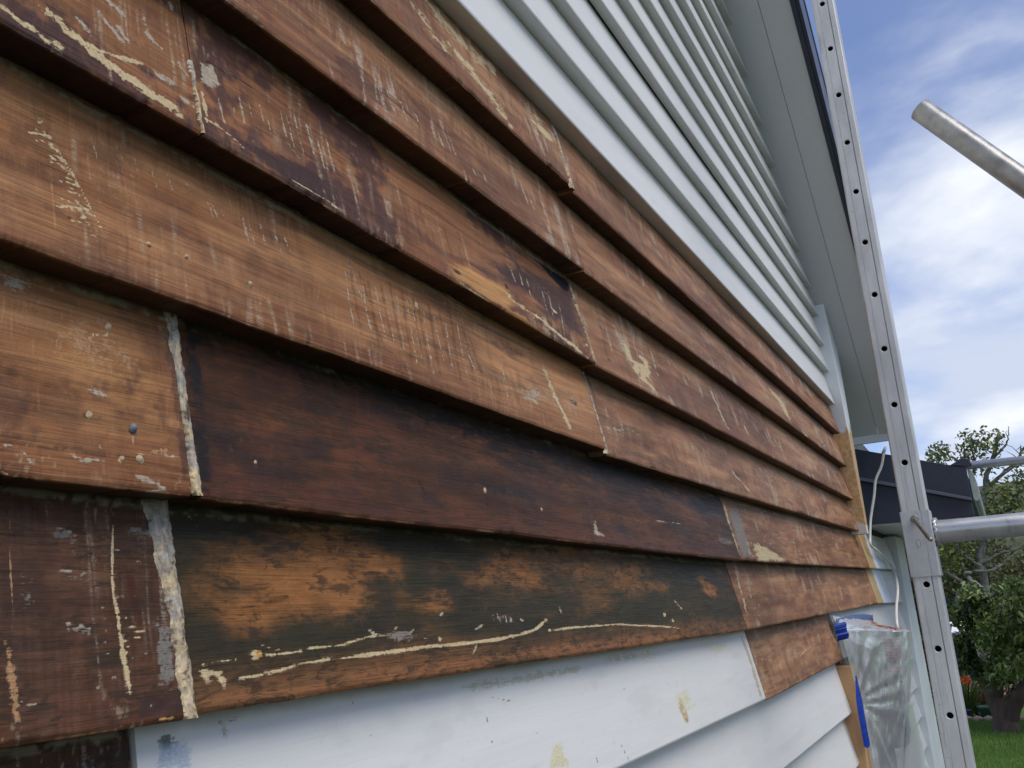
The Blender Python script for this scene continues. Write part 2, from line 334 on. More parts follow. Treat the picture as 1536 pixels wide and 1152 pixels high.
# ------------------------------------------------------------------ marks found on the boards
# metres along the wall and above each board's lower edge: lines ('l'), blots ('b') and patches ('p')
MARKS = {'A1': [['l', 'cream', 0.02135, 0.01254, 0.55, 1.3, [(0.8238, 0.0737), (0.8511, 0.0521), (0.8913, 0.0453)]],
 ['l', 'cream', 0.0306, 0.01639, 0.6, 1.3, [(0.8665, 0.1162), (0.9174, 0.1054), (0.9773, 0.1056), (1.032, 0.1119)]],
 ['l', 'cream', 0.02603, 0.01318, 0.65, 1.3, [(0.9006, 0.0667), (0.9531, 0.0541), (0.9842, 0.0416), (1.0164, 0.0287), (1.0467, 0.0096)]],
 ['l', 'cream', 0.01259, 0.00605, 0.8, 1.1, [(1.045, 0.1245), (1.0461, 0.0997)]],
 ['b', 'cream', 1.1955, 0.0862, 0.0505, 0.0223, 0.9, 1.1],
 ['b', 'cream', 1.2502, 0.0927, 0.0542, 0.0205, 0.9, 1.2],
 ['b', 'black', 1.2016, 0.0895, 0.0124, 0.0053, 1, 0.5],
 ['b', 'black', 1.0158, 0.0404, 0.0094, 0.0057, 1, 0.5],
 ['l', 'black', 0.00208, 0.00123, 0.6, 0.6, [(0.7904, 0.0245), (0.8408, 0.0267), (0.9087, 0.0338)]],
 ['l', 'cream', 0.00578, 0.0022, 0.6, 0.9, [(1.2903, 0.0996), (1.2853, 0.0644)]],
 ['b', 'grey', 1.2412, -0.0148, 0.0309, 0.0247, 1, 1.1]], 'A2': [['l', 'white', 0.00887, 0.00207, 0.5, 1.0, [(2.0473, 0.1488), (2.0631, 0.1163)]],
 ['l', 'white', 0.00915, 0.00212, 0.5, 1.0, [(2.0758, 0.1907), (2.0919, 0.1577)]],
 ['l', 'white', 0.01017, 0.0022, 0.5, 1.0, [(2.2098, 0.175), (2.2268, 0.1403)]],
 ['l', 'white', 0.01038, 0.00222, 0.5, 1.0, [(2.2343, 0.1851), (2.2515, 0.1502)]],
 ['l', 'white', 0.01203, 0.00235, 0.5, 1.0, [(2.4275, 0.1976), (2.4461, 0.1602)]],
 ['l', 'white', 0.01171, 0.00233, 0.5, 1.0, [(2.3925, 0.1901), (2.4108, 0.1531)]],
 ['l', 'white', 0.01155, 0.00233, 0.5, 1.0, [(2.3668, 0.2239), (2.385, 0.1871)]],
 ['l', 'white', 0.01045, 0.00222, 0.5, 1.0, [(2.2449, 0.1728), (2.2621, 0.1378)]],
 ['l', 'white', 0.0148, 0.00257, 0.5, 1.0, [(2.723, 0.2272), (2.7439, 0.1859)]],
 ['l', 'white', 0.01344, 0.00248, 0.5, 1.0, [(2.5785, 0.232), (2.5983, 0.1926)]],
 ['l', 'white', 0.01479, 0.00258, 0.5, 1.0, [(2.7187, 0.2443), (2.7396, 0.203)]],
 ['l', 'white', 0.01496, 0.00259, 0.5, 1.0, [(2.7346, 0.2527), (2.7557, 0.2111)]],
 ['l', 'white', 0.01626, 0.00266, 0.5, 1.0, [(2.8726, 0.2179), (2.8946, 0.1748)]],
 ['l', 'white', 0.01472, 0.00255, 0.5, 1.0, [(2.7221, 0.193), (2.7429, 0.1519)]],
 ['l', 'white', 0.01823, 0.00282, 0.5, 1.0, [(3.0511, 0.2718), (3.0746, 0.2262)]],
 ['l', 'white', 0.01707, 0.00271, 0.5, 1.0, [(2.9535, 0.2055), (2.9761, 0.1614)]],
 ['l', 'white', 0.02057, 0.00294, 0.5, 1.0, [(3.2665, 0.2482), (3.2916, 0.2001)]],
 ['l', 'white', 0.0216, 0.003, 0.5, 1.0, [(3.3561, 0.2484), (3.3819, 0.1991)]],
 ['l', 'white', 0.02098, 0.00295, 0.5, 1.0, [(3.3105, 0.2064), (3.3358, 0.1578)]],
 ['l', 'white', 0.01767, 0.00276, 0.5, 1.0, [(3.0084, 0.2219), (3.0314, 0.1771)]],
 ['l', 'white', 0.02597, 0.00322, 0.5, 1.0, [(3.7217, 0.2017), (3.7503, 0.148)]],
 ['l', 'white', 0.02586, 0.0032, 0.5, 1.0, [(3.7189, 0.1733), (3.7473, 0.1197)]],
 ['l', 'white', 0.02453, 0.00316, 0.5, 1.0, [(3.6004, 0.2391), (3.6281, 0.1868)]],
 ['l', 'white', 0.02969, 0.00344, 0.5, 1.0, [(3.9898, 0.2625), (4.0208, 0.2052)]]], 'B1': [['l', 'black', 0.0021, 0.00141, 0.95, 0.5, [(0.7301, 0.0447), (0.7616, 0.0424), (0.8074, 0.0421)]],
 ['b', 'purple', 0.6854, 0.0376, 0.0785, 0.0298, 0.6, 0.6],
 ['l', 'white', 0.00262, 0.00184, 0.55, 0.9, [(0.7282, 0.0578), (0.7317, 0.0377)]],
 ['l', 'white', 0.00272, 0.00185, 0.55, 0.9, [(0.7496, 0.0579), (0.7565, 0.0172)]],
 ['l', 'white', 0.00286, 0.00188, 0.55, 0.9, [(0.776, 0.0573), (0.7818, 0.0216)]],
 ['l', 'white', 0.00376, 0.00205, 0.55, 0.9, [(0.9363, 0.0365), (0.9381, 0.0232)]],
 ['l', 'white', 0.00396, 0.00209, 0.55, 0.9, [(0.968, 0.041), (0.9697, 0.0273)]],
 ['l', 'white', 0.00491, 0.00229, 0.55, 0.9, [(1.1033, 0.0972), (1.1078, 0.0513)]],
 ['l', 'white', 0.00504, 0.0023, 0.55, 0.9, [(1.1244, 0.0826), (1.1276, 0.0479)]],
 ['l', 'white', 0.0054, 0.00235, 0.55, 0.9, [(1.1735, 0.088), (1.1771, 0.0443)]],
 ['l', 'white', 0.00584, 0.00243, 0.55, 0.9, [(1.2293, 0.1125), (1.234, 0.0463)]],
 ['l', 'white', 0.00331, 0.00197, 0.55, 0.9, [(0.8576, 0.0559), (0.8618, 0.0273)]],
 ['l', 'white', 0.0035, 0.00201, 0.55, 0.9, [(0.8878, 0.0651), (0.8929, 0.0293)]],
 ['l', 'white', 0.00303, 0.00193, 0.55, 0.9, [(0.8079, 0.0557), (0.8108, 0.0373)]],
 ['l', 'orange', 0.00315, 0.00125, 1, 0.3, [(1.2962, 0.1284), (1.2862, 0.0799), (1.2929, 0.0304)]]], 'B2': [['l', 'white', 0.00834, 0.00201, 0.5, 1.0, [(2.0876, 0.1261), (2.1032, 0.0936)]],
 ['l', 'white', 0.00799, 0.00196, 0.5, 1.0, [(2.0419, 0.0969), (2.0572, 0.0651)]],
 ['l', 'white', 0.00816, 0.00198, 0.5, 1.0, [(2.0657, 0.1067), (2.0811, 0.0745)]],
 ['l', 'white', 0.00831, 0.002, 0.5, 1.0, [(2.0836, 0.1222), (2.0992, 0.0898)]],
 ['l', 'white', 0.00984, 0.00215, 0.5, 1.0, [(2.2938, 0.1291), (2.3108, 0.0939)]],
 ['l', 'white', 0.00996, 0.00214, 0.5, 1.0, [(2.3137, 0.1065), (2.3308, 0.0712)]],
 ['l', 'white', 0.00943, 0.0021, 0.5, 1.0, [(2.2398, 0.1204), (2.2565, 0.086)]],
 ['l', 'white', 0.00901, 0.00208, 0.5, 1.0, [(2.1783, 0.1454), (2.1945, 0.1116)]],
 ['l', 'white', 0.01193, 0.00232, 0.5, 1.0, [(2.5578, 0.1243), (2.5767, 0.0859)]],
 ['l', 'white', 0.01244, 0.00236, 0.5, 1.0, [(2.6193, 0.1166), (2.6387, 0.0774)]],
 ['l', 'white', 0.01109, 0.00226, 0.5, 1.0, [(2.4538, 0.1329), (2.472, 0.0957)]],
 ['l', 'white', 0.01228, 0.00235, 0.5, 1.0, [(2.6003, 0.1217), (2.6195, 0.0827)]],
 ['l', 'white', 0.01271, 0.00236, 0.5, 1.0, [(2.6586, 0.0782), (2.6781, 0.0387)]],
 ['l', 'white', 0.01562, 0.00259, 0.5, 1.0, [(2.9729, 0.1146), (2.9948, 0.0709)]],
 ['l', 'white', 0.01447, 0.0025, 0.5, 1.0, [(2.8531, 0.0991), (2.8741, 0.057)]],
 ['l', 'white', 0.01526, 0.00256, 0.5, 1.0, [(2.937, 0.1014), (2.9586, 0.0582)]],
 ['l', 'white', 0.01837, 0.00277, 0.5, 1.0, [(3.2522, 0.1038), (3.2762, 0.0567)]],
 ['l', 'white', 0.02237, 0.00303, 0.5, 1.0, [(3.6156, 0.1253), (3.6424, 0.0735)]],
 ['l', 'white', 0.01773, 0.00273, 0.5, 1.0, [(3.191, 0.0962), (3.2145, 0.0499)]],
 ['l', 'white', 0.02121, 0.00295, 0.5, 1.0, [(3.5184, 0.0966), (3.5444, 0.0461)]],
 ['l', 'white', 0.02208, 0.00298, 0.5, 1.0, [(3.603, 0.058), (3.6296, 0.0066)]],
 ['l', 'white', 0.02568, 0.00321, 0.5, 1.0, [(3.8982, 0.1112), (3.9272, 0.0558)]],
 ['l', 'white', 0.02607, 0.00323, 0.5, 1.0, [(3.9318, 0.1004), (3.9611, 0.0447)]],
 ['l', 'white', 0.02145, 0.00294, 0.5, 1.0, [(3.5464, 0.0612), (3.5725, 0.0105)]],
 ['l', 'cream', 0.07452, 0.01284, 0.7, 1.1, [(2.7727, 0.0964), (2.8971, 0.0752), (2.9386, 0.0207)]],
 ['l', 'cream', 0.05008, 0.00765, 0.6, 1.1, [(3.1517, 0.016), (3.2444, -0.0195)]]], 'C0': [['b', 'purple', 0.3265, 0.0009, 0.0848, 0.0519, 0.75, 0.5],
 ['l', 'cream', 0.00442, 0.00547, 1, 1.15, [(0.3159, 0.0373), (0.3375, 0.0326), (0.3529, 0.0257), (0.369, 0.0208), (0.3859, 0.0168), (0.4015, 0.0137), (0.4223, 0.0131), (0.4397, 0.0122), (0.4479, 0.0068)]],
 ['l', 'cream', 0.00249, 0.00353, 0.9, 1.1, [(0.2954, 0.0143), (0.306, 0.0104), (0.3189, 0.0095), (0.3302, 0.0053), (0.3424, 0.0085)]],
 ['l', 'cream', 0.00219, 0.00275, 0.7, 1.0, [(0.3493, 0.0264), (0.3676, 0.0251), (0.3875, 0.0306), (0.4132, 0.0395)]],
 ['l', 'white', 0.00297, 0.00373, 0.6, 1.1, [(0.3738, 0.0671), (0.3976, 0.0482)]],
 ['l', 'white', 0.00307, 0.00385, 0.6, 1.1, [(0.3856, 0.0846), (0.4015, 0.0802)]],
 ['l', 'white', 0.00371, 0.0042, 0.6, 1.1, [(0.4537, 0.1348), (0.4552, 0.1208)]],
 ['l', 'white', 0.00338, 0.00392, 0.6, 1.1, [(0.4183, 0.0781), (0.4392, 0.0688)]],
 ['l', 'white', 0.00337, 0.0038, 0.6, 1.1, [(0.4237, 0.0383), (0.446, 0.0384)]],
 ['l', 'white', 0.00362, 0.00396, 0.6, 1.1, [(0.4504, 0.0667), (0.463, 0.0569)]],
 ['l', 'white', 0.00389, 0.00421, 0.6, 1.1, [(0.475, 0.1299), (0.4764, 0.0932)]],
 ['l', 'white', 0.00406, 0.00426, 0.6, 1.1, [(0.4879, 0.1235), (0.4961, 0.1035)]],
 ['l', 'white', 0.00381, 0.00414, 0.6, 1.1, [(0.4671, 0.1117), (0.4708, 0.0895)]],
 ['l', 'white', 0.00273, 0.00359, 0.6, 1.1, [(0.3531, 0.0479), (0.3686, 0.0353)]],
 ['l', 'white', 0.00307, 0.00377, 0.6, 1.1, [(0.3913, 0.064), (0.4044, 0.0527)]],
 ['l', 'white', 0.00334, 0.00395, 0.6, 1.1, [(0.4207, 0.0962), (0.4227, 0.0788)]],
 ['l', 'white', 0.00357, 0.00383, 0.6, 1.1, [(0.4513, 0.0278), (0.4648, 0.0242)]],
 ['l', 'grey', 0.00437, 0.00459, 0.8, 0.9, [(0.4745, 0.0676), (0.4705, 0.0298), (0.4679, 0.0077)]]], 'C1': [['p', 'white', 0.9, 0.5, [(0.4797, 0.0824), (0.4967, 0.0918), (0.5009, 0.072), (0.4912, 0.0614), (0.4772, 0.0603)]],
 ['l', 'cream', 0.00264, 0.00275, 1, 0.9, [(0.4758, 0.0523), (0.4762, 0.0338), (0.4758, 0.0174)]],
 ['l', 'black', 0.001, 0.00099, 0.9, 0.5, [(0.48, 0.0837), (0.4914, 0.0909), (0.507, 0.0907), (0.5353, 0.0951), (0.5609, 0.0933)]],
 ['l', 'cream', 0.00162, 0.00161, 0.9, 0.9, [(0.4762, 0.0199), (0.4937, 0.0201), (0.5107, 0.0149), (0.518, 0.0115)]],
 ['p', 'purple', 0.9, 0.5, [(0.5089, 0.0187), (0.5805, 0.0353), (0.6466, 0.0381), (0.6519, 0.0086), (0.5729, 0.0042), (0.518, 0.0115)]],
 ['l', 'cream', 0.00151, 0.00124, 0.9, 1.0, [(0.577, 0.0086), (0.5986, 0.0084), (0.6212, 0.0083), (0.651, 0.0056)]],
 ['l', 'white', 0.00163, 0.00164, 0.5, 1.0, [(0.4955, 0.0542), (0.4981, 0.0271)]],
 ['l', 'white', 0.00176, 0.00171, 0.5, 1.0, [(0.523, 0.0751), (0.5256, 0.0444)]],
 ['l', 'white', 0.00182, 0.00173, 0.5, 1.0, [(0.5357, 0.0749), (0.5374, 0.0533)]],
 ['l', 'white', 0.00189, 0.00176, 0.5, 1.0, [(0.551, 0.0837), (0.553, 0.0567)]],
 ['l', 'white', 0.00203, 0.0018, 0.5, 1.0, [(0.5814, 0.0931), (0.5838, 0.055)]],
 ['l', 'white', 0.00207, 0.00181, 0.5, 1.0, [(0.5902, 0.0927), (0.5927, 0.0517)]],
 ['l', 'white', 0.00214, 0.00183, 0.5, 1.0, [(0.6031, 0.0971), (0.6057, 0.0504)]],
 ['l', 'white', 0.00223, 0.00186, 0.5, 1.0, [(0.6215, 0.099), (0.6235, 0.0592)]],
 ['l', 'white', 0.00228, 0.00186, 0.5, 1.0, [(0.6349, 0.0896), (0.637, 0.0443)]],
 ['l', 'white', 0.00237, 0.00189, 0.5, 1.0, [(0.6515, 0.0955), (0.6532, 0.0547)]],
 ['l', 'white', 0.00171, 0.00168, 0.5, 1.0, [(0.5137, 0.0549), (0.5149, 0.041)]],
 ['l', 'white', 0.00192, 0.00174, 0.5, 1.0, [(0.5595, 0.0653), (0.5611, 0.0433)]],
 ['l', 'grey', 0.00205, 0.00177, 0.6, 0.8, [(0.582, 0.054), (0.6004, 0.04)]],
 ['p', 'orange', 0.95, 0.35, [(0.87, 0.03), (0.9107, 0.0382), (0.9553, 0.0373), (1.0151, 0.0472), (1.0271, 0.0338), (1.0403, 0.0223), (1.0061, 0.0067), (0.9605, 0.0011), (0.8894, 0.0039), (0.8443, 0.0055)]],
 ['l', 'cream', 0.00293, 0.00167, 1, 0.4, [(0.8609, 0.0036), (0.904, 0.0009), (0.9592, -0.0016)]],
 ['b', 'black', 0.8755, 0.017, 0.0099, 0.0033, 0.9, 0.8],
 ['b', 'black', 1.0149, 0.0444, 0.0077, 0.0059, 1, 0.6],
 ['b', 'cream', 1.0154, 0.0335, 0.0069, 0.0074, 1, 0.4],
 ['l', 'black', 0.0023, 0.00128, 0.7, 0.6, [(0.8984, 0.0467), (0.9423, 0.0461), (0.9925, 0.0517)]],
 ['p', 'purple', 0.85, 0.5, [(0.9664, 0.0715), (1.1124, 0.1135), (1.2874, 0.125), (1.2869, 0.0346), (1.1947, 0.0368), (1.0989, 0.053), (1.0174, 0.0514)]],
 ['l', 'cream', 0.01149, 0.00526, 0.7, 1.0, [(1.0225, 0.0254), (1.1101, 0.0236), (1.1862, 0.0117), (1.2625, 0.0007)]],
 ['l', 'orange', 0.01427, 0.00677, 0.6, 0.7, [(0.9808, 0.0057), (1.0945, -0.0023), (1.2279, -0.0117)]],
 ['b', 'cream', 1.1762, 0.0574, 0.0117, 0.0038, 0.9, 0.6],
 ['b', 'cream', 1.2745, 0.0273, 0.0088, 0.0039, 1, 0.4],
 ['l', 'white', 0.00249, 0.00122, 0.6, 0.9, [(1.0782, 0.0902), (1.0766, 0.0567)]],
 ['l', 'white', 0.00256, 0.00124, 0.6, 0.9, [(1.1016, 0.0946), (1.0945, 0.0516)]],
 ['l', 'white', 0.00274, 0.00127, 0.6, 0.9, [(1.1489, 0.0878), (1.1436, 0.0483)]],
 ['l', 'white', 0.00282, 0.00128, 0.6, 0.9, [(1.1747, 0.0924), (1.1602, 0.0382)]],
 ['l', 'white', 0.00291, 0.00128, 0.6, 0.9, [(1.2059, 0.0789), (1.1844, 0.0149)]],
 ['l', 'white', 0.0024, 0.00121, 0.6, 0.9, [(1.0497, 0.0874), (1.0532, 0.0634)]],
 ['l', 'cream', 0.00329, 0.00135, 0.9, 0.5, [(1.2801, 0.1143), (1.29, 0.0516), (1.2873, -0.0082)]],
 ['p', 'gap_dark', 1, 0.25, [(1.1599, 0.1443), (1.2252, 0.1476), (1.2787, 0.1516), (1.2906, 0.143), (1.2799, 0.1205), (1.2466, 0.1159), (1.2034, 0.1258)]]], 'C2': [['l', 'cream', 0.02037, 0.00725, 1, 0.9, [(1.4833, 0.0924), (1.4926, 0.0699), (1.5019, 0.0542)]],
 ['l', 'cream', 0.02133, 0.00732, 1, 0.9, [(1.5019, 0.0542), (1.5506, 0.0565), (1.5651, 0.0322)]],
 ['l', 'cream', 0.02208, 0.00743, 1, 0.9, [(1.5612, 0.0822), (1.5944, 0.0713), (1.5352, 0.0258), (1.5927, 0.015)]],
 ['l', 'cream', 0.02182, 0.00738, 1, 0.9, [(1.594, 0.0571), (1.528, 0.0309)]],
 ['l', 'cream', 0.02072, 0.00722, 1, 0.9, [(1.521, 0.0497), (1.5065, 0.0329)]],
 ['l', 'white', 0.0049, 0.00186, 0.55, 0.9, [(1.4152, 0.1207), (1.3988, 0.0468)]],
 ['l', 'white', 0.00533, 0.00192, 0.55, 0.9, [(1.4882, 0.1187), (1.4739, 0.0476)]],
 ['l', 'white', 0.00725, 0.0022, 0.55, 0.9, [(1.761, 0.1569), (1.7701, 0.1072)]],
 ['l', 'white', 0.00754, 0.00223, 0.55, 0.9, [(1.7904, 0.1275), (1.8273, 0.1045)]],
 ['l', 'white', 0.00526, 0.00192, 0.55, 0.9, [(1.4602, 0.1246), (1.4694, 0.082)]],
 ['l', 'white', 0.00641, 0.00207, 0.55, 0.9, [(1.6586, 0.1207), (1.6444, 0.0493)]],
 ['l', 'white', 0.0048, 0.00186, 0.55, 0.9, [(1.3765, 0.1226), (1.3939, 0.0928)]],
 ['b', 'black', 1.3688, 0.0278, 0.0098, 0.0041, 0.9, 0.5],
 ['l', 'white', 0.00654, 0.00181, 0.5, 1.0, [(1.9222, 0.1213), (1.9362, 0.0914)]],
 ['l', 'white', 0.00631, 0.00178, 0.5, 1.0, [(1.8822, 0.1228), (1.896, 0.0934)]],
 ['l', 'white', 0.00651, 0.00182, 0.5, 1.0, [(1.9113, 0.149), (1.9254, 0.119)]],
 ['l', 'white', 0.00673, 0.00184, 0.5, 1.0, [(1.9513, 0.137), (1.9656, 0.1066)]],
 ['l', 'white', 0.00764, 0.00192, 0.5, 1.0, [(2.1039, 0.1047), (2.1191, 0.0725)]],
 ['l', 'white', 0.00815, 0.00199, 0.5, 1.0, [(2.1769, 0.1371), (2.1927, 0.1039)]],
 ['l', 'white', 0.00752, 0.00192, 0.5, 1.0, [(2.0815, 0.1228), (2.0967, 0.0908)]],
 ['l', 'white', 0.00764, 0.00192, 0.5, 1.0, [(2.1032, 0.113), (2.1185, 0.0808)]],
 ['l', 'white', 0.00969, 0.00213, 0.5, 1.0, [(2.4024, 0.1284), (2.4198, 0.0923)]],
 ['l', 'white', 0.00899, 0.00205, 0.5, 1.0, [(2.3085, 0.1004), (2.3251, 0.0656)]],
 ['l', 'white', 0.00918, 0.00207, 0.5, 1.0, [(2.3353, 0.1014), (2.3521, 0.0663)]],
 ['l', 'white', 0.01018, 0.00216, 0.5, 1.0, [(2.4772, 0.0936), (2.4949, 0.0567)]],
 ['l', 'white', 0.01203, 0.00232, 0.5, 1.0, [(2.7179, 0.0895), (2.7373, 0.0496)]],
 ['l', 'white', 0.01113, 0.00224, 0.5, 1.0, [(2.6045, 0.0844), (2.6231, 0.046)]],
 ['l', 'white', 0.01141, 0.00227, 0.5, 1.0, [(2.6422, 0.0807), (2.6611, 0.0418)]],
 ['l', 'white', 0.01114, 0.00225, 0.5, 1.0, [(2.6058, 0.0867), (2.6245, 0.0482)]],
 ['l', 'white', 0.01741, 0.00273, 0.5, 1.0, [(3.329, 0.0879), (3.3529, 0.0403)]],
 ['l', 'white', 0.01679, 0.00271, 0.5, 1.0, [(3.2569, 0.1243), (3.2803, 0.0774)]],
 ['l', 'white', 0.01766, 0.00276, 0.5, 1.0, [(3.3519, 0.1027), (3.376, 0.0546)]],
 ['l', 'white', 0.01756, 0.00276, 0.5, 1.0, [(3.3377, 0.1189), (3.3617, 0.071)]],
 ['l', 'cream', 0.01505, 0.00378, 0.7, 1.0, [(2.0743, 0.1186), (2.1028, 0.0316), (2.1255, 0.018)]],
 ['l', 'cream', 0.01297, 0.00292, 0.9, 0.8, [(2.33, 0.0567), (2.3452, 0.0341)]]], 'D1': [['l', 'cream', 0.00042, 0.00057, 0.6178320334358746, 0.8, [(0.3403, 0.1142), (0.3436, 0.1147), (0.3451, 0.1134)]],
 ['l', 'cream', 0.0004, 0.00054, 0.6208750579667912, 0.8, [(0.3415, 0.1117), (0.3449, 0.1122), (0.3464, 0.1109)]],
 ['l', 'cream', 0.00087, 0.00118, 0.8208394313779912, 0.8, [(0.3411, 0.1083), (0.3454, 0.1093), (0.3478, 0.1085)]],
 ['l', 'cream', 0.00071, 0.00095, 0.5521754538927977, 0.8, [(0.3438, 0.1066), (0.3474, 0.1072), (0.3491, 0.106)]],
 ['l', 'cream', 0.00042, 0.00057, 0.5179202379184041, 0.8, [(0.3347, 0.0985), (0.3434, 0.1018), (0.3505, 0.1035)]],
 ['l', 'cream', 0.00088, 0.00118, 0.843658790686278, 0.8, [(0.3325, 0.0942), (0.3429, 0.0984), (0.3519, 0.1011)]],
 ['l', 'cream', 0.00048, 0.00065, 0.5704174765147446, 0.8, [(0.3441, 0.0972), (0.3496, 0.0988), (0.3532, 0.0986)]],
 ['l', 'cream', 0.00082, 0.0011, 0.870056596895241, 0.8, [(0.3355, 0.0896), (0.3458, 0.0936), (0.3546, 0.0961)]],
 ['l', 'cream', 0.00042, 0.00055, 0.733218536045934, 0.8, [(0.3449, 0.0914), (0.3513, 0.0934), (0.3559, 0.0936)]],
 ['l', 'cream', 0.00069, 0.00091, 0.4977845958324315, 0.8, [(0.3472, 0.0894), (0.3531, 0.0911), (0.3573, 0.0911)]],
 ['l', 'cream', 0.00042, 0.00055, 0.9140236001449495, 0.8, [(0.3497, 0.0876), (0.3551, 0.089), (0.3586, 0.0886)]],
 ['l', 'cream', 0.00072, 0.00094, 0.5651351567653287, 0.8, [(0.3469, 0.083), (0.3543, 0.0854), (0.36, 0.0862)]],
 ['l', 'cream', 0.00074, 0.00096, 0.8852744819333345, 0.8, [(0.3471, 0.08), (0.3551, 0.0827), (0.3614, 0.0837)]],
 ['l', 'cream', 0.0007, 0.0009, 0.6276703237224526, 0.8, [(0.3484, 0.0775), (0.3564, 0.0802), (0.3627, 0.0812)]],
 ['l', 'cream', 0.00065, 0.00084, 0.4887263333668847, 0.8, [(0.352, 0.0762), (0.3589, 0.0783), (0.3641, 0.0787)]],
 ['l', 'cream', 0.00091, 0.00116, 0.4237811579897367, 0.8, [(0.3566, 0.0754), (0.362, 0.0766), (0.3655, 0.0762)]],
 ['l', 'cream', 0.00079, 0.00101, 0.5542382663889203, 0.8, [(0.3613, 0.0745), (0.365, 0.0749), (0.3668, 0.0737)]],
 ['l', 'cream', 0.00068, 0.00087, 0.5885637959821859, 0.8, [(0.3554, 0.0686), (0.3627, 0.0707), (0.3682, 0.0712)]],
 ['l', 'cream', 0.00049, 0.00063, 0.6270370610240288, 0.8, [(0.3493, 0.0626), (0.3602, 0.0664), (0.3696, 0.0687)]],
 ['l', 'cream', 0.0008, 0.00101, 0.5519676592278258, 0.8, [(0.3627, 0.0658), (0.3678, 0.0668), (0.3709, 0.0662)]],
 ['l', 'cream', 0.00087, 0.0011, 0.5763678967873581, 0.8, [(0.3612, 0.062), (0.3677, 0.0637), (0.3723, 0.0637)]],
 ['l', 'cream', 0.00097, 0.00123, 0.4555386912948228, 0.8, [(0.3586, 0.0578), (0.367, 0.0603), (0.3737, 0.0612)]],
 ['l', 'cream', 0.00053, 0.00066, 0.8208392327294518, 0.8, [(0.369, 0.0593), (0.373, 0.0598), (0.3751, 0.0587)]],
 ['l', 'cream', 0.00052, 0.00066, 0.582086847454454, 0.8, [(0.3486, 0.0472), (0.3632, 0.0524), (0.3764, 0.0562)]],
 ['l', 'cream', 0.00068, 0.00085, 0.4235461532801108, 0.8, [(0.3582, 0.0484), (0.3688, 0.0518), (0.3778, 0.0536)]],
 ['l', 'cream', 0.00095, 0.0012, 0.9251056790882899, 0.8, [(0.3486, 0.0413), (0.3645, 0.0468), (0.3792, 0.0511)]],
 ['l', 'cream', 0.00101, 0.00126, 0.4100031389113191, 0.8, [(0.359, 0.0428), (0.3706, 0.0464), (0.3806, 0.0486)]],
 ['l', 'cream', 0.00104, 0.00127, 0.8263816893738317, 0.8, [(0.3701, 0.0444), (0.377, 0.046), (0.382, 0.0461)]],
 ['l', 'cream', 0.00102, 0.00125, 0.7412807593049411, 0.8, [(0.3683, 0.0406), (0.3767, 0.0429), (0.3833, 0.0436)]],
 ['l', 'cream', 0.00057, 0.0007, 0.5052783626448066, 0.8, [(0.3592, 0.0338), (0.3727, 0.0381), (0.3847, 0.041)]],
 ['l', 'cream', 0.00047, 0.00057, 0.6098990490983822, 0.8, [(0.3694, 0.035), (0.3786, 0.0375), (0.3861, 0.0385)]],
 ['l', 'cream', 0.00059, 0.00073, 0.4051680564867606, 0.8, [(0.3568, 0.0269), (0.3727, 0.0321), (0.3875, 0.036)]],
 ['l', 'cream', 0.00051, 0.0006, 0.8310601211517452, 0.8, [(0.3826, 0.0343), (0.3867, 0.0346), (0.3889, 0.0334)]],
 ['l', 'cream', 0.00058, 0.0007, 0.45340621725939007, 0.8, [(0.3746, 0.0281), (0.3833, 0.0302), (0.3903, 0.0309)]],
 ['l', 'white', 0.00088, 0.00115, 0.6, 0.9, [(0.3442, 0.1141), (0.3555, 0.093), (0.366, 0.0733)]],
 ['l', 'cream', 0.00091, 0.00113, 0.6, 0.9, [(0.3603, 0.0877), (0.3754, 0.0586), (0.3874, 0.0336)]],
 ['l', 'orange', 0.00063, 0.00081, 0.7, 0.4, [(0.3474, 0.0738), (0.3477, 0.0482), (0.3479, 0.0233)]],
 ['b', 'black', 0.36, 0.0363, 0.0025, 0.0017, 1, 0.5],
 ['b', 'black', 0.3523, 0.0358, 0.0125, 0.0056, 0.35, 0.7],
 ['b', 'black', 0.3415, 0.0896, 0.0216, 0.027, 0.3, 0.8],
 ['b', 'black', 0.3978, 0.1106, 0.0192, 0.0172, 0.35, 0.9],
 ['l', 'white', 0.00097, 0.00121, 0.55, 1.0, [(0.3853, 0.1205), (0.3891, 0.0981)]],
 ['l', 'white', 0.00104, 0.00124, 0.55, 1.0, [(0.407, 0.1215), (0.4123, 0.1117)]],
 ['l', 'white', 0.00108, 0.00125, 0.55, 1.0, [(0.4234, 0.1214), (0.4273, 0.1002)]],
 ['l', 'white', 0.00113, 0.00127, 0.55, 1.0, [(0.4402, 0.119), (0.4441, 0.0974)]],
 ['l', 'white', 0.00118, 0.00129, 0.55, 1.0, [(0.4558, 0.1201), (0.4605, 0.1027)]],
 ['l', 'white', 0.00125, 0.00132, 0.55, 1.0, [(0.4765, 0.1188), (0.4824, 0.1081)]],
 ['l', 'white', 0.00131, 0.00133, 0.55, 1.0, [(0.4977, 0.115), (0.502, 0.0943)]],
 ['l', 'white', 0.00133, 0.00133, 0.55, 1.0, [(0.5022, 0.1124), (0.5074, 0.0966)]],
 ['l', 'white', 0.00137, 0.00135, 0.55, 1.0, [(0.5124, 0.1123), (0.518, 0.0987)]],
 ['l', 'white', 0.00145, 0.00137, 0.55, 1.0, [(0.5392, 0.1145), (0.5419, 0.0854)]],
 ['l', 'white', 0.00147, 0.00138, 0.55, 1.0, [(0.5466, 0.1105), (0.5498, 0.0838)]],
 ['l', 'white', 0.00153, 0.0014, 0.55, 1.0, [(0.5615, 0.1143), (0.5651, 0.0896)]],
 ['l', 'white', 0.0016, 0.00142, 0.55, 1.0, [(0.5809, 0.11), (0.5857, 0.0902)]],
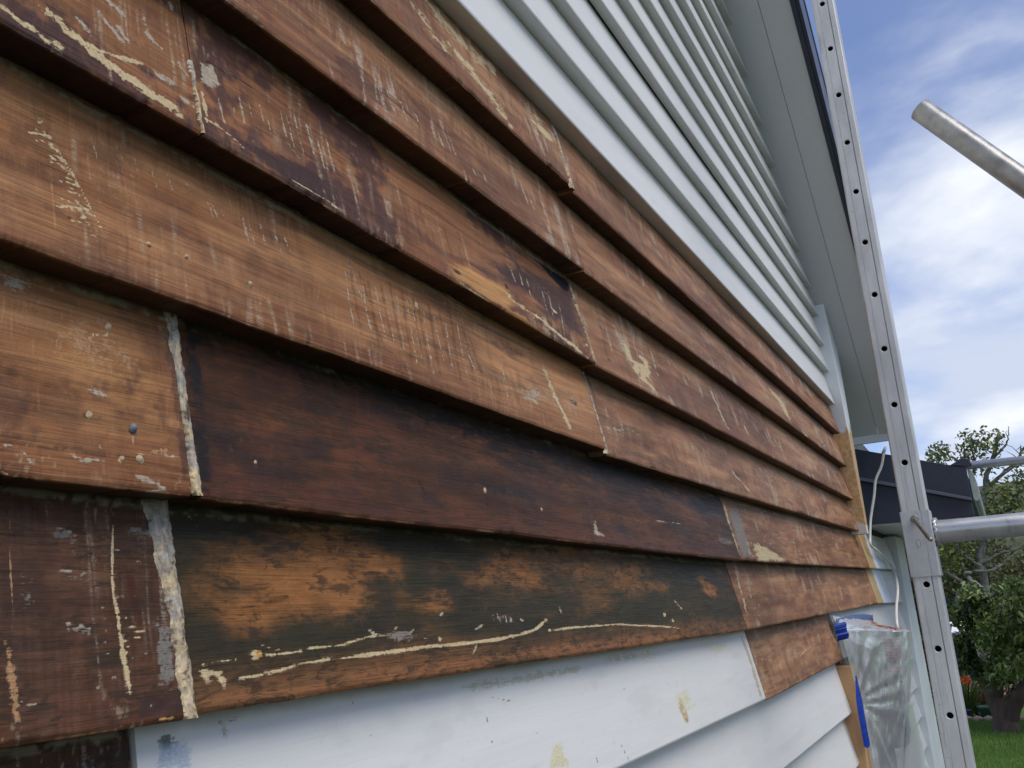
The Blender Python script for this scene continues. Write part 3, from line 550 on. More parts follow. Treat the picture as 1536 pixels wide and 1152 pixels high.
 ['l', 'white', 0.00165, 0.00144, 0.55, 1.0, [(0.5935, 0.1125), (0.599, 0.0951)]],
 ['l', 'white', 0.00146, 0.00112, 0.5, 0.9, [(0.6841, 0.118), (0.6788, 0.0732), (0.6765, 0.0311)]],
 ['l', 'dark', 0.00266, 0.00202, 0.5, 0.8, [(0.6948, 0.1218), (0.6897, 0.0766), (0.6871, 0.034)]],
 ['l', 'white', 0.00154, 0.00114, 0.5, 0.9, [(0.712, 0.1117), (0.7059, 0.0661), (0.703, 0.0232)]],
 ['l', 'dark', 0.00281, 0.00205, 0.5, 0.8, [(0.7232, 0.1156), (0.7173, 0.0695), (0.7142, 0.026)]],
 ['l', 'white', 0.00163, 0.00117, 0.5, 0.9, [(0.7342, 0.1083), (0.7311, 0.0722), (0.7311, 0.0381)]],
 ['l', 'dark', 0.00296, 0.0021, 0.5, 0.8, [(0.746, 0.1122), (0.7431, 0.0758), (0.7429, 0.0412)]],
 ['l', 'white', 0.00168, 0.00118, 0.5, 0.9, [(0.7535, 0.1175), (0.7479, 0.0745), (0.7456, 0.034)]],
 ['l', 'dark', 0.00306, 0.00213, 0.5, 0.8, [(0.7658, 0.1216), (0.7603, 0.0782), (0.7577, 0.0371)]],
 ['l', 'white', 0.00173, 0.00119, 0.5, 0.9, [(0.7751, 0.1134), (0.7656, 0.0606), (0.7597, 0.0113)]],
 ['l', 'dark', 0.00315, 0.00214, 0.5, 0.8, [(0.7878, 0.1175), (0.7783, 0.0641), (0.7721, 0.0141)]],
 ['l', 'white', 0.00181, 0.00121, 0.5, 0.9, [(0.7961, 0.1173), (0.7876, 0.068), (0.7828, 0.0219)]],
 ['l', 'dark', 0.0033, 0.00218, 0.5, 0.8, [(0.8093, 0.1215), (0.8009, 0.0717), (0.7957, 0.0249)]],
 ['l', 'white', 0.00184, 0.00122, 0.5, 0.9, [(0.805, 0.1114), (0.7981, 0.0667), (0.7948, 0.0247)]],
 ['l', 'dark', 0.00336, 0.0022, 0.5, 0.8, [(0.8184, 0.1156), (0.8116, 0.0704), (0.808, 0.0278)]],
 ['l', 'white', 0.00191, 0.00124, 0.5, 0.9, [(0.8285, 0.1129), (0.8189, 0.0625), (0.8133, 0.0153)]],
 ['l', 'dark', 0.00349, 0.00222, 0.5, 0.8, [(0.8425, 0.1172), (0.833, 0.0662), (0.827, 0.0184)]],
 ['l', 'white', 0.00201, 0.00127, 0.5, 0.9, [(0.8501, 0.1135), (0.8453, 0.0752), (0.8443, 0.0391)]],
 ['l', 'dark', 0.00368, 0.00229, 0.5, 0.8, [(0.8646, 0.1179), (0.8601, 0.0792), (0.8589, 0.0425)]],
 ['l', 'white', 0.00208, 0.00128, 0.5, 0.9, [(0.8769, 0.1185), (0.8657, 0.066), (0.8589, 0.0169)]],
 ['l', 'dark', 0.0038, 0.0023, 0.5, 0.8, [(0.8921, 0.1231), (0.881, 0.0699), (0.8737, 0.0201)]],
 ['l', 'white', 0.00219, 0.00131, 0.5, 0.9, [(0.903, 0.1077), (0.8963, 0.0663), (0.8939, 0.0273)]],
 ['l', 'dark', 0.00401, 0.00235, 0.5, 0.8, [(0.9189, 0.1122), (0.9124, 0.0703), (0.9097, 0.0307)]],
 ['l', 'white', 0.00154, 0.00116, 0.5, 0.9, [(0.6969, 0.1119), (0.6996, 0.0929), (0.7051, 0.0749)]],
 ['l', 'dark', 0.0028, 0.00208, 0.5, 0.8, [(0.7079, 0.1157), (0.7109, 0.0966), (0.7165, 0.0784)]],
 ['l', 'white', 0.00226, 0.00132, 0.5, 0.9, [(0.9115, 0.0915), (0.9126, 0.0673), (0.9178, 0.0444)]],
 ['l', 'dark', 0.00413, 0.00238, 0.5, 0.8, [(0.9275, 0.0958), (0.9291, 0.0714), (0.9344, 0.0481)]],
 ['l', 'white', 0.00154, 0.00113, 0.5, 0.9, [(0.7052, 0.0671), (0.7072, 0.0471), (0.7122, 0.028)]],
 ['l', 'dark', 0.0028, 0.00202, 0.5, 0.8, [(0.7161, 0.0704), (0.7186, 0.0502), (0.7236, 0.0309)]],
 ['b', 'cream', 0.8137, 0.1069, 0.0073, 0.0072, 0.8, 0.6],
 ['b', 'black', 1.2222, 0.0646, 0.0192, 0.0068, 0.8, 0.6],
 ['b', 'black', 1.0423, 0.1094, 0.0545, 0.0117, 0.5, 0.9],
 ['b', 'black', 1.1502, 0.0683, 0.1113, 0.0161, 0.3, 0.9],
 ['l', 'cream', 0.00944, 0.00441, 0.75, 1.1, [(1.1404, 0.1126), (1.1518, 0.0829), (1.1571, 0.0556), (1.1711, 0.03), (1.1772, 0.01)]],
 ['l', 'white', 0.00284, 0.00152, 0.5, 0.8, [(0.9993, 0.0757), (0.9973, 0.0432), (0.9891, 0.0165)]],
 ['l', 'cream', 0.0032, 0.00159, 0.9, 0.6, [(1.0702, 0.0419), (1.0789, 0.0336)]],
 ['b', 'white', 1.0616, 0.0501, 0.055, 0.0167, 0.4, 1]], 'D2': [['l', 'cream', 0.00569, 0.00239, 1, 0.4, [(1.2985, 0.138), (1.2938, 0.1036), (1.3062, 0.0711), (1.3081, 0.037), (1.3094, 0.0145)]],
 ['l', 'white', 0.00404, 0.00155, 0.7, 0.7, [(1.3286, 0.0517), (1.3996, 0.0553), (1.4621, 0.0673), (1.5139, 0.0627)]],
 ['l', 'black', 0.0046, 0.00191, 0.6, 0.8, [(1.3312, 0.1432), (1.337, 0.1003)]],
 ['l', 'cream', 0.01377, 0.00345, 0.75, 0.9, [(2.1465, 0.0663), (2.1633, 0.0516), (2.2284, 0.0349), (2.2654, 0.0147)]],
 ['b', 'black', 2.1829, 0.0571, 0.0324, 0.0062, 0.7, 0.7],
 ['l', 'cream', 0.01281, 0.00284, 0.6, 0.9, [(2.51, 0.1115), (2.5147, 0.0892)]],
 ['l', 'white', 0.00584, 0.00173, 0.5, 1.0, [(1.8821, 0.1712), (1.8957, 0.142)]],
 ['l', 'white', 0.00637, 0.00179, 0.5, 1.0, [(1.982, 0.1521), (1.9962, 0.1217)]],
 ['l', 'white', 0.00639, 0.00179, 0.5, 1.0, [(1.9881, 0.1433), (2.0023, 0.1128)]],
 ['l', 'white', 0.00615, 0.00176, 0.5, 1.0, [(1.9424, 0.1524), (1.9563, 0.1225)]],
 ['l', 'white', 0.00775, 0.00195, 0.5, 1.0, [(2.2165, 0.1546), (2.2322, 0.1212)]],
 ['l', 'white', 0.00726, 0.00188, 0.5, 1.0, [(2.1414, 0.1306), (2.1566, 0.0983)]],
 ['l', 'white', 0.00714, 0.00188, 0.5, 1.0, [(2.1175, 0.1468), (2.1326, 0.1146)]],
 ['l', 'white', 0.00739, 0.00191, 0.5, 1.0, [(2.1571, 0.1553), (2.1724, 0.1226)]],
 ['l', 'white', 0.00927, 0.00212, 0.5, 1.0, [(2.4477, 0.1738), (2.4651, 0.1373)]],
 ['l', 'white', 0.01022, 0.00218, 0.5, 1.0, [(2.597, 0.1112), (2.6153, 0.0731)]],
 ['l', 'white', 0.01001, 0.00216, 0.5, 1.0, [(2.5656, 0.1172), (2.5836, 0.0795)]],
 ['l', 'white', 0.01058, 0.00223, 0.5, 1.0, [(2.6417, 0.1387), (2.6603, 0.1)]],
 ['l', 'white', 0.01339, 0.00247, 0.5, 1.0, [(3.0067, 0.1413), (3.0279, 0.0979)]],
 ['l', 'white', 0.01303, 0.00244, 0.5, 1.0, [(2.9664, 0.1211), (2.9872, 0.0783)]],
 ['l', 'white', 0.01343, 0.00246, 0.5, 1.0, [(3.017, 0.1124), (3.0381, 0.069)]],
 ['l', 'white', 0.01227, 0.00238, 0.5, 1.0, [(2.8645, 0.1511), (2.8846, 0.1095)]],
 ['l', 'white', 0.01793, 0.00282, 0.5, 1.0, [(3.5255, 0.1348), (3.5504, 0.0848)]],
 ['l', 'white', 0.01763, 0.0028, 0.5, 1.0, [(3.4938, 0.1327), (3.5185, 0.0831)]],
 ['l', 'white', 0.0165, 0.00272, 0.5, 1.0, [(3.3689, 0.1411), (3.3927, 0.093)]],
 ['l', 'white', 0.01719, 0.00278, 0.5, 1.0, [(3.4419, 0.1542), (3.4663, 0.1052)]]], 'E0': [['b', 'orange', 0.3987, 0.0849, 0.0476, 0.0311, 0.4, 0.7],
 ['b', 'tan', 0.3969, 0.1018, 0.0436, 0.023, 0.35, 0.7],
 ['b', 'white', 0.3374, 0.1345, 0.0147, 0.0103, 0.5, 0.8],
 ['l', 'orange', 0.00057, 0.00071, 0.9, 0.3, [(0.3472, 0.1107), (0.3474, 0.0733), (0.3475, 0.0224)]],
 ['l', 'cream', 0.00045, 0.00053, 0.8, 0.6, [(0.3886, 0.1081), (0.3965, 0.115)]],
 ['l', 'cream', 0.00045, 0.00053, 0.8, 0.6, [(0.392, 0.1101), (0.399, 0.1151)]],
 ['l', 'cream', 0.00045, 0.00053, 0.8, 0.6, [(0.3954, 0.112), (0.4016, 0.1153)]],
 ['l', 'cream', 0.00046, 0.00053, 0.8, 0.6, [(0.3989, 0.114), (0.4042, 0.1155)]],
 ['l', 'cream', 0.00046, 0.00054, 0.8, 0.6, [(0.4025, 0.1161), (0.4069, 0.1156)]],
 ['l', 'cream', 0.00047, 0.00054, 0.8, 0.6, [(0.406, 0.1181), (0.4095, 0.1158)]],
 ['l', 'cream', 0.00047, 0.00054, 0.8, 0.6, [(0.4096, 0.1202), (0.4122, 0.116)]],
 ['b', 'white', 0.3854, 0.0496, 0.0064, 0.0026, 0.85, 0.9],
 ['b', 'cream', 0.4084, 0.1224, 0.0027, 0.0034, 1, 0.5],
 ['b', 'black', 0.3862, 0.0496, 0.0134, 0.0036, 0.8, 0.8],
 ['b', 'white', 0.3859, 0.0497, 0.0046, 0.002, 0.95, 0.7],
 ['l', 'black', 0.00176, 0.00202, 0.5, 0.9, [(0.3406, 0.02), (0.3671, 0.0237), (0.3921, 0.0225), (0.4191, 0.0236)]],
 ['l', 'white', 0.00176, 0.00201, 0.6, 1.1, [(0.3684, 0.0193), (0.3762, 0.0157), (0.3934, 0.0187)]],
 ['b', 'white', 0.391, 0.029, 0.0032, 0.0036, 0.7, 0.8],
 ['b', 'orange2', 0.4062, 0.0202, 0.0033, 0.0029, 1, 0.5],
 ['b', 'orange2', 0.423, 0.022, 0.0039, 0.0027, 1, 0.5],
 ['l', 'white', 0.00057, 0.00059, 0.8, 0.6, [(0.4195, 0.027), (0.4389, 0.0284), (0.4657, 0.0297)]],
 ['l', 'white', 0.00173, 0.0018, 0.6, 1.1, [(0.4213, 0.0116), (0.4321, 0.007), (0.4471, 0.0028)]],
 ['l', 'white', 0.00305, 0.00323, 0.5, 1.1, [(0.4175, 0.0112), (0.4247, 0.0087)]],
 ['l', 'tan', 0.00411, 0.00426, 0.6, 1, [(0.4352, 0.03), (0.4518, 0.034)]],
 ['l', 'tan', 0.00108, 0.00116, 0.7, 0.7, [(0.4201, 0.043), (0.4186, 0.031)]],
 ['b', 'white', 0.3916, 0.0681, 0.0128, 0.0068, 0.35, 1.1],
 ['l', 'white', 0.00095, 0.00098, 0.8, 0.8, [(0.4234, -0.0012), (0.4472, 0.0036)]],
 ['b', 'purple', 0.3279, 0.0506, 0.0181, 0.0298, 0.5, 0.8],
 ['l', 'white', 0.00117, 0.00145, 0.5, 1.2, [(0.3218, 0.0187), (0.3333, 0.0204), (0.3413, 0.0083)]],
 ['b', 'cream', 0.3236, 0.0012, 0.0057, 0.0008, 1, 0.5],
 ['l', 'purple', 0.00533, 0.00547, 0.6, 0.6, [(0.4627, 0.1359), (0.4647, 0.0774), (0.463, 0.0129)]]], 'E1': [['l', 'black', 0.01035, 0.01024, 0.9, 0.7, [(0.4898, 0.1496), (0.4891, 0.077), (0.4814, 0.007)]],
 ['l', 'black', 0.01545, 0.01404, 0.75, 0.8, [(0.4898, 0.1496), (0.5511, 0.1448), (0.6846, 0.1459)]],
 ['b', 'black', 0.58, 0.0318, 0.0482, 0.0122, 0.5, 1],
 ['b', 'redb', 0.561, 0.1278, 0.0579, 0.0265, 0.5, 0.8],
 ['b', 'redb', 0.5626, 0.0738, 0.0761, 0.0371, 0.35, 0.8],
 ['l', 'black', 0.04101, 0.02261, 0.8, 0.9, [(0.6846, 0.1459), (0.8005, 0.1439), (1.0022, 0.1415), (1.2853, 0.134), (1.7199, 0.1277)]],
 ['b', 'black', 1.0529, 0.1207, 0.2089, 0.0401, 0.6, 1],
 ['b', 'redb', 0.7227, 0.0947, 0.0858, 0.0373, 0.5, 0.8],
 ['b', 'redb', 0.675, 0.0465, 0.0599, 0.0272, 0.4, 0.8],
 ['b', 'redb', 0.6808, 0.0652, 0.0531, 0.0118, 0.35, 0.9],
 ['l', 'black', 0.00288, 0.00192, 0.8, 0.6, [(0.7854, 0.0491), (0.7915, 0.0325)]],
 ['l', 'black', 0.00371, 0.00216, 0.8, 0.6, [(0.9197, 0.0659), (0.9321, 0.0588)]],
 ['l', 'black', 0.00367, 0.00213, 0.8, 0.6, [(0.9264, 0.0471), (0.9234, 0.0304)]],
 ['l', 'black', 0.00384, 0.00218, 0.8, 0.6, [(0.9463, 0.0545), (0.9534, 0.0467)]],
 ['l', 'black', 0.01141, 0.0067, 0.5, 1, [(0.818, 0.0551), (0.9073, 0.0618), (1.0494, 0.0582)]],
 ['l', 'white', 0.00825, 0.00361, 0.5, 1.2, [(1.2496, 0.0373), (1.2426, 0.0165), (1.2849, 0.0151)]],
 ['l', 'white', 0.00345, 0.00121, 0.7, 0.9, [(1.524, 0.0571), (1.6243, 0.0594), (1.7023, 0.0621)]],
 ['b', 'redb', 0.9353, 0.0116, 0.1949, 0.0111, 0.6, 0.8],
 ['b', 'redb', 1.3767, 0.0123, 0.2367, 0.0113, 0.6, 0.8],
 ['b', 'black', 1.9466, 0.1167, 0.2201, 0.0289, 0.75, 0.9],
 ['b', 'redb', 1.8196, 0.0731, 0.0924, 0.0206, 0.5, 0.8],
 ['b', 'grey', 1.9794, 0.042, 0.0699, 0.0123, 0.4, 1.1],
 ['b', 'redb', 2.0073, 0.005, 0.0712, 0.0076, 0.8, 0.8]], 'E2': [['l', 'cream', 0.01151, 0.00319, 0.8, 0.9, [(2.0901, 0.1356), (2.0755, 0.0906), (2.0717, 0.0442), (2.0577, -0.0046)]],
 ['p', 'greyw', 0.75, 0.5, [(2.1039, 0.1304), (2.2227, 0.1434), (2.213, 0.0767), (2.191, -0.0012), (2.0698, -0.0043), (2.0841, 0.0448)]],
 ['p', 'cream', 0.65, 0.9, [(2.2286, 0.0514), (2.3288, 0.0458), (2.4517, 0.0298), (2.5858, 0.0124), (2.5658, 0.001), (2.1996, -0.0042)]],
 ['l', 'cream', 0.00398, 0.00105, 0.6, 1, [(2.1904, 0.056), (2.1701, 0.0108)]],
 ['l', 'cream', 0.00612, 0.00128, 0.6, 1, [(2.7819, 0.0767), (2.738, 0.0164)]],
 ['l', 'cream', 0.00633, 0.0013, 0.6, 1, [(2.8024, 0.0458), (2.8284, 0.0228)]],
 ['l', 'cream', 0.00764, 0.00142, 0.6, 1, [(3.1172, 0.0525), (3.118, 0.0134)]],
 ['l', 'cream', 0.0099, 0.00162, 0.6, 1, [(3.5654, 0.1125), (3.5769, 0.0732)]],
 ['l', 'cream', 0.01119, 0.0017, 0.6, 1, [(3.8183, 0.0607), (3.8302, 0.0191)]],
 ['l', 'cream', 0.01003, 0.00163, 0.6, 1, [(3.5794, 0.0932), (3.6172, 0.0646)]],
 ['l', 'white', 0.0099, 0.00216, 0.35, 0.8, [(2.5689, 0.0818), (2.6736, 0.0933), (2.7614, 0.0916)]],
 ['l', 'white', 0.00956, 0.00211, 0.35, 0.8, [(2.5249, 0.0649), (2.626, 0.0756), (2.7109, 0.0734)]],
 ['l', 'white', 0.01026, 0.00218, 0.35, 0.8, [(2.6243, 0.0544), (2.7328, 0.0651), (2.8238, 0.0625)]],
 ['l', 'white', 0.0103, 0.00217, 0.35, 0.8, [(2.6363, 0.0212), (2.7451, 0.0305), (2.8364, 0.027)]]], 'F0': [['l', 'cream', 0.00144, 0.00154, 0.95, 0.35, [(0.4231, 0.1348), (0.4206, 0.1172), (0.4181, 0.0986), (0.4178, 0.0804)]],
 ['l', 'cream', 0.00238, 0.00246, 0.95, 0.6, [(0.4194, 0.0834), (0.4196, 0.0655), (0.421, 0.0478), (0.4227, 0.0333), (0.4236, 0.0191)]],
 ['l', 'cream', 0.00065, 0.00067, 0.75, 0.7, [(0.4211, 0.0632), (0.4358, 0.066)]],
 ['l', 'cream', 0.00065, 0.00067, 0.75, 0.7, [(0.4206, 0.0595), (0.4427, 0.062)]],
 ['l', 'cream', 0.00065, 0.00066, 0.75, 0.7, [(0.4201, 0.0552), (0.4366, 0.0577)]],
 ['l', 'cream', 0.00064, 0.00066, 0.75, 0.7, [(0.4195, 0.0501), (0.4305, 0.0528)]],
 ['l', 'cream', 0.00063, 0.00065, 0.75, 0.7, [(0.419, 0.0458), (0.4264, 0.0487)]],
 ['l', 'cream', 0.00063, 0.00065, 0.75, 0.7, [(0.4185, 0.0415), (0.4294, 0.0441)]],
 ['l', 'cream', 0.00063, 0.00064, 0.75, 0.7, [(0.418, 0.0373), (0.4271, 0.0399)]],
 ['l', 'cream', 0.00065, 0.00067, 0.75, 0.7, [(0.4218, 0.0691), (0.4311, 0.0722)]],
 ['l', 'white', 0.00093, 0.00106, 0.8, 0.7, [(0.3766, 0.1307), (0.3862, 0.1297), (0.3943, 0.127)]],
 ['l', 'grey', 0.00224, 0.00256, 0.5, 1.1, [(0.3763, 0.1273), (0.3859, 0.1263), (0.394, 0.1237)]],
 ['l', 'white', 0.00092, 0.00103, 0.8, 0.7, [(0.379, 0.1026), (0.3903, 0.1021), (0.4001, 0.0999)]],
 ['l', 'grey', 0.00223, 0.00249, 0.5, 1.1, [(0.3788, 0.0995), (0.39, 0.0988), (0.3997, 0.0967)]],
 ['l', 'white', 0.0009, 0.00099, 0.8, 0.7, [(0.3793, 0.0691), (0.3887, 0.0674), (0.3982, 0.0649)]],
 ['l', 'grey', 0.00218, 0.00238, 0.5, 1.1, [(0.3791, 0.0661), (0.3884, 0.0643), (0.3979, 0.0617)]],
 ['l', 'tan', 0.00058, 0.00069, 0.9, 0.4, [(0.3466, 0.1405), (0.3457, 0.1008), (0.3448, 0.0631)]],
 ['l', 'tan', 0.00328, 0.00378, 0.55, 1.0, [(0.3404, 0.0581), (0.3431, 0.0349), (0.3446, 0.0148)]],
 ['l', 'white', 0.00112, 0.00126, 0.4, 1.2, [(0.3465, 0.0233), (0.3576, 0.0208)]],
 ['p', 'grey', 0.6, 1.0, [(0.4507, 0.072), (0.4632, 0.0638), (0.4628, 0.0225), (0.4459, 0.024)]],
 ['l', 'grey', 0.00473, 0.00493, 0.45, 1.1, [(0.4339, 0.1322), (0.4609, 0.1303)]],
 ['l', 'grey', 0.00528, 0.00619, 0.25, 1.2, [(0.353, 0.1009), (0.3557, 0.0761)]],
 ['l', 'redd', 0.00444, 0.00459, 0.9, 0.5, [(0.4306, 0.1049), (0.4349, 0.0801), (0.4366, 0.0648)]],
 ['p', 'purple', 0.85, 0.6, [(0.4255, 0.0203), (0.4659, 0.0177), (0.466, 0.0058), (0.4253, 0.0049)]],
 ['l', 'white', 0.00134, 0.00137, 0.45, 1.2, [(0.406, 0.0141), (0.4197, 0.0153)]],
 ['l', 'white', 0.00115, 0.00113, 0.5, 1.2, [(0.4371, 0.0134), (0.442, 0.01)]],
 ['l', 'orange2', 0.00133, 0.00128, 0.95, 0.6, [(0.4429, 0.0028), (0.4576, 0.0017)]],
 ['l', 'white', 0.00022, 0.00024, 0.25, 1.2, [(0.4112, 0.1263), (0.4185, 0.1257), (0.4536, 0.1276)]],
 ['l', 'white', 0.00022, 0.00024, 0.25, 1.2, [(0.4023, 0.1179), (0.4175, 0.1175), (0.4482, 0.1188)]],
 ['l', 'white', 0.00022, 0.00023, 0.25, 1.2, [(0.3999, 0.1099), (0.4166, 0.1093), (0.4483, 0.1104)]],
 ['l', 'white', 0.00022, 0.00023, 0.25, 1.2, [(0.4055, 0.1021), (0.4157, 0.1013), (0.447, 0.102)]],
 ['l', 'white', 0.00022, 0.00023, 0.25, 1.2, [(0.3982, 0.0943), (0.4149, 0.0934), (0.4498, 0.0937)]],
 ['l', 'white', 0.00022, 0.00023, 0.25, 1.2, [(0.3996, 0.0866), (0.414, 0.0855), (0.4545, 0.0854)]],
 ['l', 'white', 0.00021, 0.00022, 0.25, 1.2, [(0.3975, 0.079), (0.4131, 0.0778), (0.448, 0.0773)]],
 ['l', 'white', 0.00021, 0.00022, 0.25, 1.2, [(0.4033, 0.0713), (0.4123, 0.0701), (0.4455, 0.0694)]],
 ['l', 'white', 0.00021, 0.00022, 0.25, 1.2, [(0.4046, 0.0637), (0.4114, 0.0626), (0.4452, 0.0614)]],
 ['l', 'white', 0.00021, 0.00022, 0.25, 1.2, [(0.3965, 0.0567), (0.4106, 0.0551), (0.4434, 0.0536)]],
 ['l', 'white', 0.00021, 0.00021, 0.25, 1.2, [(0.3938, 0.0496), (0.4098, 0.0477), (0.4424, 0.0459)]],
 ['l', 'white', 0.00021, 0.00021, 0.25, 1.2, [(0.3951, 0.0422), (0.409, 0.0404), (0.4466, 0.0378)]],
 ['l', 'white', 0.0002, 0.00021, 0.25, 1.2, [(0.4, 0.0347), (0.4082, 0.0331), (0.4412, 0.0306)]],
 ['l', 'white', 0.0002, 0.00021, 0.25, 1.2, [(0.3916, 0.0283), (0.4074, 0.026), (0.4376, 0.0234)]],
 ['l', 'white', 0.0002, 0.00021, 0.25, 1.2, [(0.3929, 0.0212), (0.4066, 0.0189), (0.4361, 0.0161)]]], 'F1': [['b', 'burnt', 0.592, 0.0914, 0.1356, 0.0526, 1.0, 0.17],
 ['b', 'burnt', 0.6564, 0.1014, 0.0824, 0.0475, 0.9, 0.17],
 ['b', 'burnt', 0.543, 0.0686, 0.0512, 0.0222, 0.8, 0.17],
 ['b', 'burnt', 0.6412, 0.136, 0.1035, 0.0166, 0.7, 0.17],
 ['b', 'green', 0.607, 0.0517, 0.0623, 0.0216, 0.95, 0.6],
 ['b', 'green', 0.535, 0.088, 0.0221, 0.0105, 0.6, 0.8],
 ['b', 'green', 0.5875, 0.1181, 0.0401, 0.0115, 0.5, 1.0],
 ['b', 'green', 0.4973, 0.0569, 0.0198, 0.0128, 0.8, 0.7],
 ['l', 'brownb', 0.00386, 0.00327, 0.85, 0.6, [(0.4784, 0.0084), (0.5257, 0.0079), (0.5739, 0.0062), (0.6398, 0.0069)]],
 ['b', 'burnt', 0.6747, 0.0808, 0.0268, 0.0181, 1.0, 0.5],
 ['b', 'burnt', 0.7338, 0.113, 0.0589, 0.0221, 0.9, 0.5],
 ['b', 'burnt', 0.8178, 0.0718, 0.0491, 0.0183, 0.9, 0.5],
 ['b', 'burnt', 1.0045, 0.1151, 0.1021, 0.0251, 1.0, 0.5],
 ['b', 'burnt', 1.0579, 0.1014, 0.067, 0.0201, 0.8, 0.5],
 ['b', 'burnt', 1.2343, 0.1188, 0.0596, 0.0198, 0.8, 0.5],
 ['b', 'burnt', 1.433, 0.1034, 0.1227, 0.0398, 0.7, 0.5],
 ['b', 'burnt', 1.2766, 0.0625, 0.0438, 0.0129, 0.5, 0.5],
 ['b', 'burnt', 1.1887, 0.1439, 0.0995, 0.0197, 0.5, 0.5],
 ['b', 'burnt', 0.9075, 0.0955, 0.0471, 0.0153, 0.5, 0.5],
 ['b', 'burnt', 1.5563, 0.0921, 0.049, 0.0233, 0.5, 0.5],
 ['b', 'green', 0.7672, 0.1322, 0.0457, 0.0117, 0.7, 0.8],
 ['b', 'green', 0.9008, 0.1239, 0.0748, 0.0156, 0.7, 0.8],
 ['b', 'green', 0.7927, 0.093, 0.0253, 0.0138, 0.7, 0.8],
 ['b', 'green', 1.0876, 0.0751, 0.0842, 0.0171, 0.6, 0.8],
 ['l', 'brownb', 0.01275, 0.00692, 0.9, 0.6, [(0.6409, 0.0105), (0.7411, 0.0098), (0.9161, 0.01), (1.1652, 0.0104), (1.4314, 0.0075), (1.5874, 0.0054)]],
 ['l', 'cream', 0.00407, 0.00251, 1, 0.28, [(0.6458, 0.027), (0.6776, 0.0276), (0.7299, 0.0292), (0.7879, 0.0299), (0.8527, 0.0296), (0.9265, 0.0304), (0.9824, 0.0327), (1.0265, 0.0373), (1.0526, 0.0446), (1.0654, 0.0497)]],
 ['l', 'cream', 0.00187, 0.00138, 0.95, 0.6, [(0.6491, 0.0382), (0.6688, 0.0409), (0.6964, 0.0445), (0.7318, 0.0448)]],
 ['l', 'cream', 0.00438, 0.0019, 0.95, 0.4, [(1.076, 0.0352), (1.1464, 0.0366), (1.2235, 0.0367), (1.3086, 0.0358), (1.4007, 0.031), (1.5043, 0.026), (1.5816, 0.0192)]],
 ['l', 'white', 0.00165, 0.0012, 0.75, 1.0, [(0.6917, 0.0508), (0.7035, 0.0451)]],
 ['l', 'white', 0.00177, 0.00124, 0.75, 1.0, [(0.7286, 0.046), (0.7381, 0.0519)]],
 ['l', 'white', 0.00187, 0.00127, 0.75, 1.0, [(0.7535, 0.0427), (0.7673, 0.0485)]],
 ['l', 'white', 0.00195, 0.00129, 0.75, 1.0, [(0.7795, 0.0392), (0.7866, 0.0366)]],
 ['l', 'white', 0.0026, 0.0015, 0.75, 1.0, [(0.9413, 0.059), (0.9439, 0.0486)]],
 ['l', 'white', 0.00268, 0.00151, 0.75, 1.0, [(0.9613, 0.0558), (0.9585, 0.0454)]],
 ['l', 'white', 0.00273, 0.00153, 0.75, 1.0, [(0.9722, 0.0554), (0.9708, 0.0476)]],
 ['l', 'white', 0.00342, 0.00171, 0.75, 1.0, [(1.1158, 0.0658), (1.117, 0.0569)]],
 ['l', 'white', 0.00641, 0.0023, 0.75, 1.0, [(1.6062, 0.0678), (1.6355, 0.0512)]],
 ['l', 'white', 0.00212, 0.00136, 0.75, 1.0, [(0.8194, 0.0601), (0.8273, 0.0634)]],
 ['l', 'white', 0.00228, 0.00138, 0.75, 1.0, [(0.8649, 0.0159), (0.8797, 0.0268)]],
 ['l', 'white', 0.00239, 0.00143, 0.75, 1.0, [(0.8828, 0.0435), (0.9045, 0.0476)]],
 ['l', 'white', 0.00285, 0.00156, 0.75, 1.0, [(0.9932, 0.0521), (1.0032, 0.0491)]],
 ['b', 'cream', 0.8092, 0.0361, 0.0037, 0.0026, 1, 0.4],
 ['b', 'cream', 1.0659, 0.0483, 0.0064, 0.0033, 1, 0.4],
 ['b', 'cream', 1.5276, 0.0441, 0.0092, 0.0044, 1, 0.5],
 ['b', 'cream', 1.5622, 0.0342, 0.0095, 0.0037, 1, 0.5],
 ['b', 'cream', 1.0684, 0.0355, 0.0051, 0.0027, 1, 0.4],
 ['b', 'greyw', 0.7383, 0.0423, 0.0223, 0.0062, 0.5, 1.1],
 ['b', 'greyw', 0.9545, 0.0534, 0.0218, 0.0076, 0.4, 1.1],
 ['b', 'green', 0.8994, 0.0577, 0.1871, 0.0145, 0.8, 0.6],
 ['b', 'green', 1.316, 0.0449, 0.2709, 0.0257, 0.85, 0.6],
 ['b', 'green', 0.8048, 0.1457, 0.0732, 0.0123, 0.7, 0.6],
 ['b', 'green', 1.1495, 0.0957, 0.045, 0.0272, 0.7, 0.6],
 ['b', 'green', 1.5041, 0.0617, 0.145, 0.0291, 0.8, 0.6],
 ['b', 'green', 0.7881, 0.1023, 0.0251, 0.0252, 0.75, 0.6],
 ['b', 'green', 0.9479, 0.1359, 0.0279, 0.0245, 0.6, 0.6],
 ['l', 'green', 0.00341, 0.00146, 0.6, 0.8, [(1.3479, 0.0959), (1.3083, 0.0186)]],
 ['l', 'green', 0.00349, 0.00148, 0.6, 0.8, [(1.3669, 0.0959), (1.326, 0.0177)]],
 ['l', 'green', 0.00358, 0.0015, 0.6, 0.8, [(1.3863, 0.0959), (1.3442, 0.0169)]],
 ['l', 'green', 0.00366, 0.00151, 0.6, 0.8, [(1.4063, 0.0959), (1.3627, 0.016)]],
 ['l', 'green', 0.00377, 0.00153, 0.6, 0.8, [(1.4318, 0.096), (1.3865, 0.0149)]],
